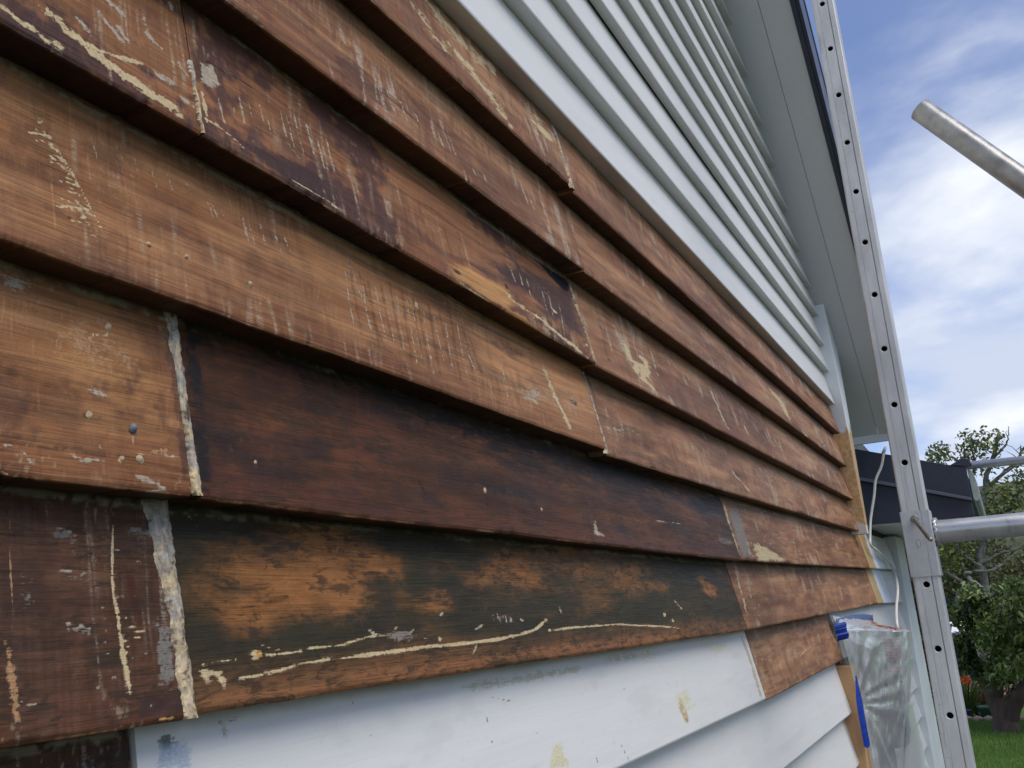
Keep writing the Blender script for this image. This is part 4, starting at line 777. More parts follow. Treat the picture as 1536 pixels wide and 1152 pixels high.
 ['l', 'green', 0.00147, 0.00097, 0.7, 0.8, [(0.8298, 0.1544), (0.8237, 0.1391)]],
 ['l', 'green', 0.0015, 0.00098, 0.7, 0.8, [(0.8434, 0.1551), (0.8371, 0.1397)]],
 ['l', 'green', 0.00154, 0.00099, 0.7, 0.8, [(0.8574, 0.1558), (0.8509, 0.1402)]],
 ['l', 'green', 0.00158, 0.001, 0.7, 0.8, [(0.8718, 0.1566), (0.865, 0.1408)]],
 ['l', 'cream', 0.00175, 0.00145, 1, 0.28, [(0.5124, 0.0204), (0.5353, 0.0208), (0.5601, 0.0228), (0.5841, 0.0261), (0.6146, 0.0274), (0.646, 0.0279)]],
 ['l', 'cream', 0.00121, 0.00111, 0.8, 1.1, [(0.4826, 0.0332), (0.4995, 0.0335), (0.5219, 0.0342)]],
 ['l', 'cream', 0.00129, 0.00106, 0.9, 0.8, [(0.5385, 0.0355), (0.5682, 0.036), (0.6089, 0.0378), (0.6491, 0.0382)]],
 ['p', 'cream', 0.9, 1.0, [(0.4841, 0.03), (0.4988, 0.0295), (0.5071, 0.0273), (0.5131, 0.0124), (0.4977, 0.0233), (0.4906, 0.0193)]],
 ['b', 'cream', 0.5423, 0.0369, 0.0086, 0.0043, 0.9, 0.8],
 ['b', 'orange2', 0.5479, 0.037, 0.0043, 0.003, 1, 0.4],
 ['l', 'white', 0.0008, 0.00069, 0.6, 0.9, [(0.5477, 0.0451), (0.5594, 0.0418), (0.5741, 0.0391)]],
 ['l', 'white', 0.00054, 0.00053, 0.5, 0.9, [(0.491, 0.1486), (0.4988, 0.142), (0.5042, 0.1343)]],
 ['b', 'burnt', 1.857, 0.0913, 0.0582, 0.0237, 1.0, 0.6],
 ['b', 'burnt', 1.8185, 0.1099, 0.0372, 0.0133, 0.6, 0.8],
 ['b', 'burnt', 1.9762, 0.1283, 0.0542, 0.0087, 0.7, 0.8]], 'F2': [['l', 'cream', 0.00893, 0.00254, 0.8, 1.1, [(2.1206, 0.1366), (2.1023, 0.0969), (2.0983, 0.0641), (2.083, 0.032)]],
 ['l', 'cream', 0.00424, 0.00116, 0.65, 1, [(2.1919, 0.1003), (2.1696, 0.0541)]],
 ['l', 'cream', 0.00435, 0.00117, 0.65, 1, [(2.2226, 0.0596), (2.2175, 0.0256)]],
 ['l', 'cream', 0.00611, 0.0014, 0.65, 1, [(2.6341, 0.1388), (2.6768, 0.1282)]],
 ['l', 'cream', 0.01016, 0.00176, 0.65, 1, [(3.5313, 0.0907), (3.497, 0.0341)]],
 ['l', 'cream', 0.00924, 0.00167, 0.65, 1, [(3.343, 0.0364), (3.3542, 0.0003)]],
 ['l', 'cream', 0.00812, 0.00159, 0.65, 1, [(3.0949, 0.1078), (3.1237, 0.0822)]],
 ['b', 'redb', 2.3272, 0.1206, 0.2301, 0.0199, 0.5, 0.9],
 ['b', 'redb', 2.3571, 0.048, 0.3197, 0.0189, 0.4, 0.9]], 'G0': [], 'G1': [['l', 'olive', 0.01393, 0.00773, 0.5, 0.5, [(0.8793, 0.1422), (0.9582, 0.1399), (1.0748, 0.139), (1.2159, 0.1381)]],
 ['l', 'olive', 0.02318, 0.00993, 0.35, 0.6, [(1.2845, 0.1425), (1.3848, 0.1424), (1.5171, 0.1374)]],
 ['l', 'dirt', 0.0009, 0.00068, 0.75, 0.9, [(0.6921, 0.1498), (0.6908, 0.1451)]],
 ['l', 'dirt', 0.00093, 0.00067, 0.75, 0.9, [(0.7072, 0.1158), (0.7206, 0.115)]],
 ['l', 'dirt', 0.00117, 0.00075, 0.75, 0.9, [(0.8338, 0.113), (0.8309, 0.1002)]],
 ['l', 'dirt', 0.00136, 0.00081, 0.75, 0.9, [(0.9204, 0.1142), (0.918, 0.1003)]],
 ['l', 'dirt', 0.00145, 0.00085, 0.75, 0.9, [(0.9291, 0.1278), (0.98, 0.1176)]],
 ['l', 'dirt', 0.00226, 0.00101, 0.75, 0.9, [(1.2683, 0.0265), (1.2831, 0.0004)]],
 ['l', 'dirt', 0.0025, 0.0011, 0.75, 0.9, [(1.3377, 0.1059), (1.335, 0.0964)]],
 ['l', 'dirt', 0.00105, 0.00073, 0.75, 0.9, [(0.7672, 0.1358), (0.7749, 0.136)]],
 ['l', 'dirt', 0.00198, 0.00095, 0.75, 0.9, [(1.1804, 0.0335), (1.1751, 0.0147)]],
 ['l', 'dirt', 0.00161, 0.00087, 0.75, 0.9, [(1.0277, 0.0763), (1.0262, 0.0714)]],
 ['l', 'dirt', 0.00257, 0.00111, 0.75, 0.9, [(1.3589, 0.0849), (1.3619, 0.0839)]],
 ['l', 'dirt', 0.00298, 0.00121, 0.75, 0.9, [(1.4743, 0.1455), (1.4694, 0.1332)]],
 ['l', 'dirt', 0.00339, 0.00129, 0.75, 0.9, [(1.5924, 0.1423), (1.584, 0.1332)]],
 ['l', 'dirt', 0.00135, 0.0008, 0.75, 0.9, [(0.9179, 0.0815), (0.9192, 0.079)]],
 ['l', 'dirt', 0.00191, 0.00093, 0.75, 0.9, [(1.1508, 0.0227), (1.1503, 0.0187)]],
 ['p', 'ycream', 0.8, 0.4, [(1.0554, 0.0545), (1.0826, 0.0571), (1.0896, 0.0469), (1.0927, 0.0248), (1.0373, 0.0339)]],
 ['p', 'ycream', 0.9, 0.5, [(1.5605, 0.0693), (1.5849, 0.0613), (1.5657, 0.0304), (1.5446, 0.0401)]],
 ['p', 'silver', 0.7, 0.9, [(0.4679, 0.1474), (0.4988, 0.1386), (0.5009, 0.1246), (0.4982, 0.1205), (0.4653, 0.1259)]],
 ['b', 'dirt', 0.4754, 0.1449, 0.0098, 0.0059, 0.5, 1],
 ['b', 'olive', 0.532, 0.1427, 0.0049, 0.0078, 0.5, 1],
 ['l', 'dirt', 0.00161, 0.00145, 0.5, 1.1, [(0.5026, 0.1505), (0.531, 0.1501), (0.5545, 0.1506)]],
 ['l', 'dirt', 0.00071, 0.00064, 0.7, 0.8, [(0.5297, 0.1422), (0.5303, 0.1389)]],
 ['l', 'dirt', 0.00075, 0.00064, 0.7, 0.8, [(0.5558, 0.1191), (0.5578, 0.1171)]],
 ['l', 'dirt', 0.00082, 0.00067, 0.7, 0.8, [(0.5911, 0.1086), (0.5958, 0.1061)]],
 ['b', 'rust', 1.5707, 0.0392, 0.0169, 0.0213, 1, 0.5],
 ['b', 'ycream', 1.6002, 0.0538, 0.0498, 0.022, 0.6, 0.8],
 ['l', 'putty', 0.01408, 0.00413, 0.9, 0.8, [(2.089, 0.1397), (2.0991, 0.0878), (2.0925, 0.0023)]],
 ['b', 'ycream', 1.8538, 0.131, 0.1452, 0.0172, 0.35, 1.1],
 ['b', 'ycream', 1.4812, 0.1357, 0.0641, 0.0122, 0.35, 1.1]], 'G2': [['b', 'cream', 2.1123, 0.0268, 0.0568, 0.0174, 0.6, 1],
 ['l', 'cream', 0.01104, 0.00256, 0.5, 0.9, [(2.6256, 0.0585), (2.7427, 0.0694)]],
 ['l', 'cream', 0.01216, 0.00267, 0.5, 0.9, [(2.8296, 0.0356), (2.842, 0.0157)]],
 ['l', 'cream', 0.00817, 0.00221, 0.5, 0.9, [(2.2023, 0.0864), (2.3508, 0.0685)]]], 'H1': [['b', 'ycream', 2.8407, 0.0466, 0.0363, 0.0205, 0.5, 0.6],
 ['b', 'ycream', 2.9366, -0.0767, 0.0284, 0.0134, 0.5, 0.6]]}
PLUGS = {'D1': [(0.4268, 0.0391), (0.4633, 0.0419), (0.5332, 0.0402)], 'E0': [(0.4084, 0.1226), (0.385, 0.0487), (0.4077, 0.0205), (0.4228, 0.022)], 'E1': [(0.5412, 0.041), (0.9266, 0.0529), (1.0718, 0.0408)], 'C1': [(1.0157, 0.0329)], 'B1': [(0.9027, -0.0004)]}
NAIL = [0.419, 0.045]
LIMBS = [(0.1, 0.03, [(19.0, 0.71, -2.082), (19.0, 0.503, -0.928), (19.0, 0.354, -0.222), (19.0, 0.313, 0.503), (19.0, 0.138, 1.104), (19.0, 0.027, 1.845), (19.0, -0.195, 2.326), (19.0, -0.423, 2.833)]), (0.07, 0.035, [(18.8, 0.642, -1.721), (18.8, 0.718, -0.931), (18.8, 0.751, -0.552), (18.8, 0.831, -0.248), (18.8, 0.763, -0.048), (18.8, 0.613, 0.038), (18.8, 0.429, -0.047), (18.8, 0.35, -0.22)]), (0.05, 0.02, [(18.9, 0.363, -0.22), (18.9, 0.639, 0.04), (18.9, 0.88, 0.278), (18.9, 1.052, 0.415), (18.9, 1.2, 0.64)]), (0.045, 0.01, [(18.7, 0.36, -0.04), (18.7, 0.552, 0.178), (18.7, 0.612, 0.279), (18.7, 0.455, 0.29), (18.7, 0.146, 0.301), (18.7, -0.035, 0.406), (18.7, -0.174, 0.573), (18.7, -0.21, 0.713)]), (0.04, 0.012, [(19.2, 0.039, 1.802), (19.2, -0.273, 2.018), (19.2, -0.604, 2.293), (19.2, -0.765, 2.501), (19.2, -0.979, 2.815)]), (0.04, 0.012, [(19.3, 0.14, 1.121), (19.3, -0.149, 1.343), (19.3, -0.387, 1.417), (19.3, -0.739, 1.527), (19.3, -1.127, 1.854)]), (0.04, 0.012, [(19.1, 0.127, 1.423), (19.1, 0.262, 1.884), (19.1, 0.355, 2.35), (19.1, 0.555, 2.549), (19.1, 0.708, 2.703)]), (0.025, 0.006, [(18.9, -0.194, 2.313), (18.9, -0.42, 2.51), (18.9, -0.535, 2.71), (18.9, -0.58, 2.895)]), (0.025, 0.006, [(18.9, -0.269, 1.987), (18.9, -0.518, 2.142), (18.9, -0.671, 2.372), (18.9, -0.709, 2.519)]), (0.03, 0.008, [(19.2, 0.264, 1.894), (19.2, 0.106, 2.327), (19.2, 0.094, 2.785), (19.2, -0.008, 2.967)]), (0.03, 0.01, [(18.9, 0.3, 0.438), (18.9, -0.015, 0.593), (18.9, -0.352, 0.659), (18.9, -0.716, 0.889)]), (0.03, 0.01, [(18.9, 0.333, 0.38), (18.9, 0.543, 0.582), (18.9, 0.702, 0.844), (18.9, 0.805, 1.042)]), (0.03, 0.01, [(19.1, 0.356, -0.223), (19.1, 0.094, 0.0), (19.1, -0.139, 0.079), (19.1, -0.454, 0.319)])]
CLUMPS = [(0.664, 2.578, 0.286, 0.243, 200, 0.2), (0.825, 2.469, 0.172, 0.143, 60, 0.2), (0.123, 2.656, 0.286, 0.372, 230, 0.15), (-0.221, 2.657, 0.286, 0.315, 210, 0.15), (0.027, 2.228, 0.458, 0.215, 150, 0.3), (0.296, 2.33, 0.286, 0.2, 110, 0.45), (-0.28, 1.744, 0.401, 0.258, 230, 0.45), (-0.067, 1.493, 0.372, 0.229, 220, 0.6), (-0.616, 1.952, 0.215, 0.372, 140, 0.2), (-0.425, 1.514, 0.286, 0.286, 170, 0.3), (0.127, 1.353, 0.315, 0.2, 120, 0.45), (0.756, 0.691, 0.343, 0.343, 260, 0.6), (0.939, 0.432, 0.315, 0.315, 220, 0.5), (0.496, 0.866, 0.343, 0.2, 170, 0.6), (1.082, 0.821, 0.258, 0.286, 120, 0.4), (-0.947, 2.095, 0.358, 0.572, 200, 0.2), (-0.892, 1.239, 0.429, 0.429, 200, 0.3), (-0.081, 0.958, 0.286, 0.172, 80, 0.4), (1.187, 0.203, 0.286, 0.229, 90, 0.3)]

PAL = dict(gap_dark=(.003,.003,.003), cream=(.60,.46,.25), white=(.44,.36,.26), orange=(.50,.25,.085), orange2=(.62,.34,.10), tan=(.42,.23,.11), black=(.014,.012,.011), dark=(.10,.04,.02),  # first colour paints the dark of an opening onto the solid face
           purple=(.054,.027,.022), grey=(.20,.175,.145), greyw=(.24,.20,.16), redb=(.125,.042,.018), redd=(.070,.020,.011), green=(.036,.031,.014), burnt=(.30,.122,.036), brownb=(.25,.105,.04),
           olive=(.56,.53,.37), dirt=(.16,.16,.14), ycream=(.70,.64,.42), silver=(.50,.55,.60), rust=(.40,.20,.06), putty=(.55,.45,.30))
RESIDUE = ('cream','white','tan','orange2','ycream','silver','putty','greyw','grey','dirt','rust','olive')      # stuff lying on the surface
def paint_marks(C, MK, U, V, marks, seed):
    UL = np.log(np.maximum(U,.1))
    nf = fbm(UL*85, V*170, seed+50, 3, .65)
    nh = fbm(UL*60, V*330, seed+60, 2, .6)
    for mk in marks:
        if mk[0] == 'l':
            _, col, wu, wv, s, rough, pts = mk
            us = [p[0] for p in pts]; vs = [p[1] for p in pts]
            sel = (U > min(us)-3*wu) & (U < max(us)+3*wu) & (V > min(vs)-3*wv) & (V < max(vs)+3*wv)
            if not sel.any(): continue
            u = U[sel]/wu; v = V[sel]/wv; d = np.full(u.shape, 1e9); L = len(pts)-1; pr = np.zeros(u.shape)
            for i in range(L):
                ax, ay = pts[i][0]/wu, pts[i][1]/wv; bx, by = pts[i+1][0]/wu, pts[i+1][1]/wv
                ll = max((bx-ax)**2+(by-ay)**2,1e-9); tt = np.clip(((u-ax)*(bx-ax)+(v-ay)*(by-ay))/ll,0,1)
                dd = np.hypot(u-ax-tt*(bx-ax), v-ay-tt*(by-ay)); b = dd < d
                pr[b] = (i+tt[b])/L; d = np.minimum(d, dd)
            taper = np.clip(np.minimum(pr,1-pr)*5+.45,0,1)
            val = taper - d + (nf[sel]-.5)*rough*(1.7 if col in RESIDUE else 2.6) + (nh[sel]-.5)*rough*(.4 if col in RESIDUE else 1.2)
        elif mk[0] == 'b':
            _, col, cu, cv, ru, rv, s, rough = mk
            sel = (abs(U-cu) < ru*2) & (abs(V-cv) < rv*2)
            if not sel.any(): continue
            d = np.hypot((U[sel]-cu)/ru, (V[sel]-cv)/rv)
            lo = fbm(UL[sel]*22, V[sel]*75, seed+70, 6, .68)
            val = (1-d)*1.1 + (lo-.5)*rough*3.0 + (nh[sel]-.5)*rough*.8
            if col in ('burnt','green'):
                val = (1-d)*1.25 + (fbm(UL[sel]*17+V[sel]*35, V[sel]*70-UL[sel]*9, seed+72, 7, .76)-.5)*rough*5.2 + (nh[sel]-.5)*.25
                val = val*.62
            elif ru > .03: val = val*.75
        else:
            _, col, s, rough, pts = mk
            P = np.array(pts); sel = (U > P[:,0].min()-.02) & (U < P[:,0].max()+.02) & (V > P[:,1].min()-.01) & (V < P[:,1].max()+.01)
            if not sel.any(): continue
            u = U[sel]; v = V[sel]; ins = np.zeros(u.shape,bool); d = np.full(u.shape,1e9)
            su = (P[:,0].max()-P[:,0].min())/2; sv = (P[:,1].max()-P[:,1].min())/2
            for i in range(len(P)):
                a = P[i]; b = P[(i+1)%len(P)]
                c = ((a[1] > v) != (b[1] > v)) & (u < (b[0]-a[0])*(v-a[1])/((b[1]-a[1]) or 1e-9)+a[0]); ins ^= c
                ax, ay, bx, by = a[0]/su, a[1]/sv, b[0]/su, b[1]/sv; ll = max((bx-ax)**2+(by-ay)**2,1e-9)
                tt = np.clip(((u/su-ax)*(bx-ax)+(v/sv-ay)*(by-ay))/ll,0,1); d = np.minimum(d, np.hypot(u/su-ax-tt*(bx-ax), v/sv-ay-tt*(by-ay)))
            val = np.where(ins, d, -d)*2.2 + .12 + (nf[sel]-.5)*rough*1.2 + (nh[sel]-.5)*rough*.8
        if col in RESIDUE:
            m_ = np.clip(val*.95+.22,0,1)*(.35+.65*s); new = m_ > .03
            f_ = np.clip(m_*2.2,0,1)[:,None]*new[:,None]
            cur = MK[sel]; cur[:,:3] = cur[:,:3]*(1-f_)+np.array(PAL[col])*f_; cur[:,3] = np.maximum(cur[:,3], m_); MK[sel] = cur
            continue
        mm = (sst(0,.62,val)*s)[:,None]
        pc = np.array(PAL[col])
        if col == 'burnt': pc = pc*(.55+.75*fbm(UL[sel]*26, V[sel]*150, seed+74, 4, .6))[:,None]
        C[sel] = C[sel]*(1-mm) + pc*mm
    return C, MK

# ------------------------------------------------------------------ board colouring
def wood_colour(U, V, H, p, seed):
    UL = np.log(np.maximum(U,.1))*1.1
    w = fbm(U*4, V*14, seed)
    g = fbm(U*7+w, (V+.006*w)*130, seed+1, 2, .6)
    g2 = fbm(U*3, (V+.01*w)*75, seed+5, 3)
    fig = .5+.5*np.sin(V*p.get('figf',170)+11*fbm(U*4.5,V*11,seed+9,3))
    tone = fbm(U*5, V*16, seed+13, 4)
    t = .30*g + .24*g2 + p.get('fig',.14)*fig + .75*(tone-.5) + .25 + p.get('bias',0)
    t = np.clip(t,0,1)[:,None]
    dk, md, lt = (np.array(p[k]) for k in ('dark','mid','light'))
    C = np.where(t < .5, dk+(md-dk)*t*2, md+(lt-md)*(t-.5)*2)
    # dark grain lines following the figure
    gl_ = sst(.60,.82,.6*fig**3+.55*g)*sst(.35,.65,fbm(U*3.3,V*9,seed+15,3))*p.get('lines',.45)
    C = C*(1-gl_[:,None]*.75)
    # dark stain blotches
    s = sst(.5,.72,fbm(UL*7,V*17,seed+21,4,.6)+.25*(g-.5))*p.get('stain',.5)
    C = C*(1-s[:,None]) + np.array(p.get('stcol',(.055,.022,.015)))*s[:,None]
    # reddish band of old finish near the lower edge
    lo = sst(.045,.0,V+.02*(fbm(UL*8,V*20,seed+25)-.5))*p.get('low',.5)
    C = C*(1-lo[:,None]) + np.array(p.get('lowcol',(.16,.05,.022)))*lo[:,None]
    # remains of the old purple-brown primer
    m = sst(.52,.66,fbm(UL*5,V*13,seed+31,5,.6)+.22*(fbm(UL*60,V*90,seed+33,2)-.5)+p.get('pth',-.08))*p.get('prime',.7)
    C = C*(1-m[:,None]) + np.array(p.get('primecol',(.075,.033,.026)))*m[:,None]
    # scraper chatter: rows of short upright pale streaks, with darker ones between them
    U2 = UL*p.get('sf',75) - V*7 + 1.6*fbm(UL*11,V*14,seed+41)
    n = .5*vn(U2, V*13, seed+43)+.5*vn(U2*2.3, V*22, seed+45)
    env = sst(.45,.66,fbm(UL*5,V*17,seed+47,3)+p.get('senv',0)*.6)
    brk = .45+.55*sst(.30,.62,fbm(UL*30,V*520,seed+49,2,.6))
    p['_S'] = sst(.50,.82,n)*sst(.40,.64,fbm(UL*5,V*17,seed+47,3)+p.get('senv',0)*.7)*p.get('streak',.6)*.62
    a = sst(.58,.82,n)*env*brk*p.get('streak',.6)*.55
    C = C*(1-a[:,None]) + np.array(p.get('scol',(.46,.34,.22)))*a[:,None]
    a = sst(.50,.78,vn(UL*p.get('sf',75)*1.9-V*13+2.2*fbm(UL*9,V*10,seed+42),V*9,seed+46))*sst(.46,.66,fbm(UL*4.2,V*15,seed+48,3)+p.get('senv',0)*.5)*brk*p.get('streak',.6)*.10
    C = C*(1-a[:,None]) + np.array(p.get('scol',(.46,.34,.22)))*a[:,None]
    a = sst(.42,.22,n)*env*p.get('streak',.6)*.45
    C = C*(1-a[:,None]) + dk*a[:,None]
    # fine pale flecks where filler sits in the grain
    f = sst(.70,.80,fbm(UL*110,V*180,seed+55,2,.7))*sst(.5,.7,fbm(UL*6,V*20,seed+57,3))*p.get('fleck',.5)*.6
    C = C*(1-f[:,None]) + np.array((.42,.31,.19))*f[:,None]
    # old sealant and dirt left under the lap of the board above
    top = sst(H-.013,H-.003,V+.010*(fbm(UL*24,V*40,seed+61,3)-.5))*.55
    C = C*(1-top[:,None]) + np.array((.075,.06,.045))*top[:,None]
    sl = sst(.0042,.0016,abs(V-(H-.0052+.005*(fbm(UL*22,V*0,seed+63,3)-.5))))*sst(.34,.56,fbm(UL*55,V*200,seed+65,3))*p.get('seal',.8)
    C = C*(1-sl[:,None]) + np.array((.27,.235,.155))*sl[:,None]
    # worn bottom arris
    ed = sst(.0028,.0006,V)*sst(.48,.72,fbm(UL*18,V*0+.3,seed+67,4,.6))*.5
    C = C*(1-ed[:,None]) + np.array((.44,.25,.11))*ed[:,None]
    return C
def white_colour(U, V, H, p, seed):
    UL = np.log(np.maximum(U,.1))
    C = np.array(p.get('base',(.70,.685,.635)))*(.985+.03*fbm(U*3,V*10,seed))[:,None]
    d = sst(.60,.75,fbm(UL*9,V*24,seed+3,5,.6))*p.get('dirt',.12)
    C = C*(1-d[:,None]) + np.array((.40,.41,.36))*d[:,None]
    k = sst(.79,.83,fbm(UL*95,V*130,seed+5,2,.6))*.35*p.get('spk',1)
    C = C*(1-k[:,None]) + np.array((.25,.25,.22))*k[:,None]
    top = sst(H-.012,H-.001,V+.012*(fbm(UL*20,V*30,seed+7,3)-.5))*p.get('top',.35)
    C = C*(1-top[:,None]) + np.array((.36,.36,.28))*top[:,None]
    if 'putty' in p:                                         # left end: filler band, then fresh undercoat
        x = U-p['u0']-.16*(fbm(V*30,V*30,seed+9)-.5)*.5; a = p['putty']
        q = sst(a+.02,a-.02,x); q2 = sst(a*2.6+.05,a*2.6-.05,x)*(1-q)
        C = C*(1-q2[:,None])+np.array((.72,.76,.80))*q2[:,None]; C = C*(1-q[:,None])+np.array((.46,.31,.13))*q[:,None]
    return C
BASEW = dict(dark=(.075,.030,.014), mid=(.265,.112,.041), light=(.51,.255,.105))
ST = {
 'honey':  dict(BASEW, bias=.10, stain=.35, prime=.25, streak=.6, senv=.03, fleck=.3, fig=.18),
 'plum':   dict(BASEW, und=(.032,.016,.011), bias=-.02, stain=.35, prime=.85, pth=.02, streak=.7, senv=.06, fleck=.7, light=(.36,.155,.07)),
 'rosy':   dict(BASEW, und=(.052,.026,.014), dark=(.085,.033,.022), mid=(.265,.116,.048), light=(.52,.280,.135), bias=.02, stain=.4, prime=.45, primecol=(.135,.060,.038), streak=.85, senv=.12, fleck=.6, sf=60, scol=(.47,.35,.25), low=.3),
 'left':   dict(BASEW, bias=-.02, stain=.45, prime=.55, streak=.5, senv=.05, fleck=1.),
 'dark':   dict(hard=1, dark=(.020,.010,.007), mid=(.066,.025,.009), light=(.18,.066,.021), bias=.02, stain=.7, stcol=(.016,.013,.013), prime=.3, primecol=(.028,.014,.010), streak=.08, fleck=.1, fig=.2, low=.8, lowcol=(.105,.036,.018), seal=.5),
 'maroon': dict(hard=1, dark=(.030,.013,.009), mid=(.076,.033,.016), light=(.15,.070,.036), bias=0, stain=.5, stcol=(.028,.015,.012), prime=.5, primecol=(.050,.024,.014), streak=.75, senv=.10, fleck=.9, scol=(.27,.20,.15), low=.5, lowcol=(.14,.05,.024)),
 'char':   dict(hard=1, dark=(.024,.020,.010), mid=(.048,.036,.016), light=(.18,.085,.029), bias=.0, stain=.7, stcol=(.024,.022,.013), prime=.6, primecol=(.027,.025,.015), streak=.05, fleck=.1, low=.75, lowcol=(.24,.10,.038), seal=.6),
 'end':    dict(BASEW, dark=(.085,.036,.022), mid=(.260,.114,.049), light=(.48,.250,.120), bias=.0, stain=.45, prime=.4, primecol=(.14,.068,.044), streak=.75, senv=.12, fleck=.7, sf=52, figf=120, fig=.22, low=.25),
}
FY, SL, SLW = .52, .034/.152, .027/.135           # front plane of the lower edges; the face leans in towards the top
house = empty('house', (3,.6,-2.1), label='white gabled weatherboard house wall with a stretch of boards scraped to bare brown timber', category='house')
HINV = Matrix.Translation((-3,-.6,2.1))
def hpart(name, me, mat, parent=None, **props):
    o = link(name, me, mat, parent or house, **props)
    if parent is None: o.matrix_parent_inverse = HINV
    return o
NB = [0]
def board(kind, u0, u1, z0, z1, H=.152, style=None, marks=(), label=None, k=.0033, dv=.0019, dy=0, chip=.0, wave=.0006, gaps=(), seed=None):
    """one weatherboard: dense face carrying its colours, rounded lower edge, underside and ends"""
    NB[0] += 1; seed = seed or NB[0]*101; sl = SL if kind == 'wood' else SLW
    us = [u0]
    while us[-1] < u1:
        x = us[-1]; us.append(x + (max(.0012,k*x) if x > .24 else .06))
    us[-1] = u1; us = np.array(us); Hf = H+.022
    vs = np.concatenate(([0,.0009,.0022],np.linspace(.0045,Hf,max(3,int(Hf/dv)))))
    U, V = np.meshgrid(us, vs, indexing='ij'); nu, nv = U.shape
    lerp = (U-u0)/(u1-u0); Z = z0+(z1-z0)*lerp + V
    UL = np.log(np.maximum(U,.1))
    if kind == 'wood': Z = Z + .0022*(fbm(UL*7,U*0+seed,seed+78,3)-.5)          # edges wander a little
    Y = FY + sl*V + dy + np.where(V < .001,.0016,np.where(V < .002,.0004,0))
    if wave: Y = Y + wave*(fbm(U*3,V*12,seed+80)-.5)*2
    if chip:                                                  # splintered arris and scraped hollows
        c = sst(.60,.80,fbm(UL*16,V*0+.5,seed+81,4,.6))*chip*sst(.010,.0,V); Z = Z + c*.8; Y = Y + c*.9
        c = sst(.62,.8,fbm(UL*20,V*45,seed+83,4,.6))*chip*.25; Y = Y + c
    P = np.stack([U,Y,Z],-1).reshape(-1,3)
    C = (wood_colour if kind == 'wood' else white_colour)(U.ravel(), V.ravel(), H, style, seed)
    MK = np.tile(np.array((.5,.4,.25,0.)),(len(C),1))
    if kind == 'wood': MK[:,:3] = np.array(style.get('scol',(.47,.35,.22)))*1.05; MK[:,3] = style['_S']
    if len(marks): C, MK = paint_marks(C, MK, U.ravel(), V.ravel(), marks, seed)
    idx = np.arange(nu*nv).reshape(nu,nv)
    F = [np.stack([idx[:-1,:-1],idx[1:,:-1],idx[1:,1:],idx[:-1,1:]],-1).reshape(-1,4)]
    # underside with a drip lip, running back to the wall
    ub = [P, ]; cb = [C]; n0 = len(P); prev = idx[:,0]
    for yy, zz in ((FY+.004,-.0008),(FY+.016,.0002),(FY+.052,.001)):
        q = P[idx[:,0]].copy(); q[:,1] = yy+dy; q[:,2] = (Z[:,0]-V[:,0])+zz
        if yy > FY+.05:
            for (ga, gb) in gaps: q[(us > ga) & (us < gb),1] = FY+.0225      # the sealant has gone here: a dark open gap
        if chip: q[:,2] += .0012*(fbm(us*9,us*0+zz*900,seed+90)-.5)
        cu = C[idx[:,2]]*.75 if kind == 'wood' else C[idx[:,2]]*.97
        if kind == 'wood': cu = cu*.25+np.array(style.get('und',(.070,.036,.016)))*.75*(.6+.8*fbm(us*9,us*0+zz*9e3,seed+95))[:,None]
        ids = n0+np.arange(nu); n0 += nu; ub.append(q); cb.append(cu)
        F.append(np.stack([ids[:-1],ids[1:],prev[1:],prev[:-1]],-1)); prev = ids
    for e, flip in ((0,1),(nu-1,0)):                          # end grain
        q = P[idx[e]].copy(); q[:,1] = FY+.056+dy; ids = n0+np.arange(nv); n0 += nv; ub.append(q)
        cb.append(np.tile(np.array((.17,.10,.055)) if kind == 'wood' else C[idx[e]].mean(0), (nv,1)))
        a, b_ = (idx[e],ids) if flip else (ids,idx[e])
        F.append(np.stack([a[:-1],a[1:],b_[1:],b_[:-1]],-1))
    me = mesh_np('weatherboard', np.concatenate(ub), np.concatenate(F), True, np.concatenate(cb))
    me.polygons.foreach_set('use_smooth', np.arange(len(me.polygons)) < (nu-1)*(nv-1))
    if True:
        a = me.color_attributes.new('residue','FLOAT_COLOR','POINT'); full = np.zeros((len(me.vertices),4),np.float32); full[:len(MK)] = MK; a.data.foreach_set('color', full.ravel())
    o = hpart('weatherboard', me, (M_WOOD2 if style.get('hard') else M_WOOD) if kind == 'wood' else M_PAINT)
    if label: o['label'] = label
    return o
def wood(key, st, u0, u1, z0, z1, label, H=.152, **kw):
    return board('wood', u0, u1, z0, z1, H, ST[st], MARKS.get(key,[]), label, chip=kw.pop('chip',.0034), **kw)
BO = {}
FAR = dict(k=.0042, dv=.0028)
BO['A1'] = wood('A1','rosy',-.6,1.256,.700,.696,'brown board with pale flaking grain, topmost of the scraped boards', H=.141, chip=.0042)
BO['A2'] = wood('A2','rosy',1.262,4.07,.686,.695,None, H=.148, **FAR)
BO['B1'] = wood('B1','rosy',-.6,1.277,.554,.552,'reddish brown board with a dark split', H=.146)
BO['B2'] = wood('B2','rosy',1.280,4.12,.549,.554,None, H=.138, **FAR)
BO['C0'] = wood('C0','plum',-.6,.4665,.407,.405,'plum-brown board with flaking cream paint', dy=-.001, H=.149, chip=.0042)
BO['C1'] = wood('C1','plum',.4685,1.289,.406,.393,'brown board with plum paint patches and pale scraper streaks', H=.152, chip=.0042)
BO['C2'] = wood('C2','rosy',1.2915,4.16,.389,.411,None, H=.160, **FAR)
BO['D1'] = wood('D1','honey',-.6,1.303,.256,.252,'honey-brown scraped board with upright scraper marks', H=.150)
BO['D2'] = wood('D2','end',1.308,4.21,.243,.277,None, H=.145, dy=.002, **FAR)
BO['E0'] = wood('E0','left',-.6,.4665,.104,.104,'brown board end with old nail holes', dy=-.002, H=.152)
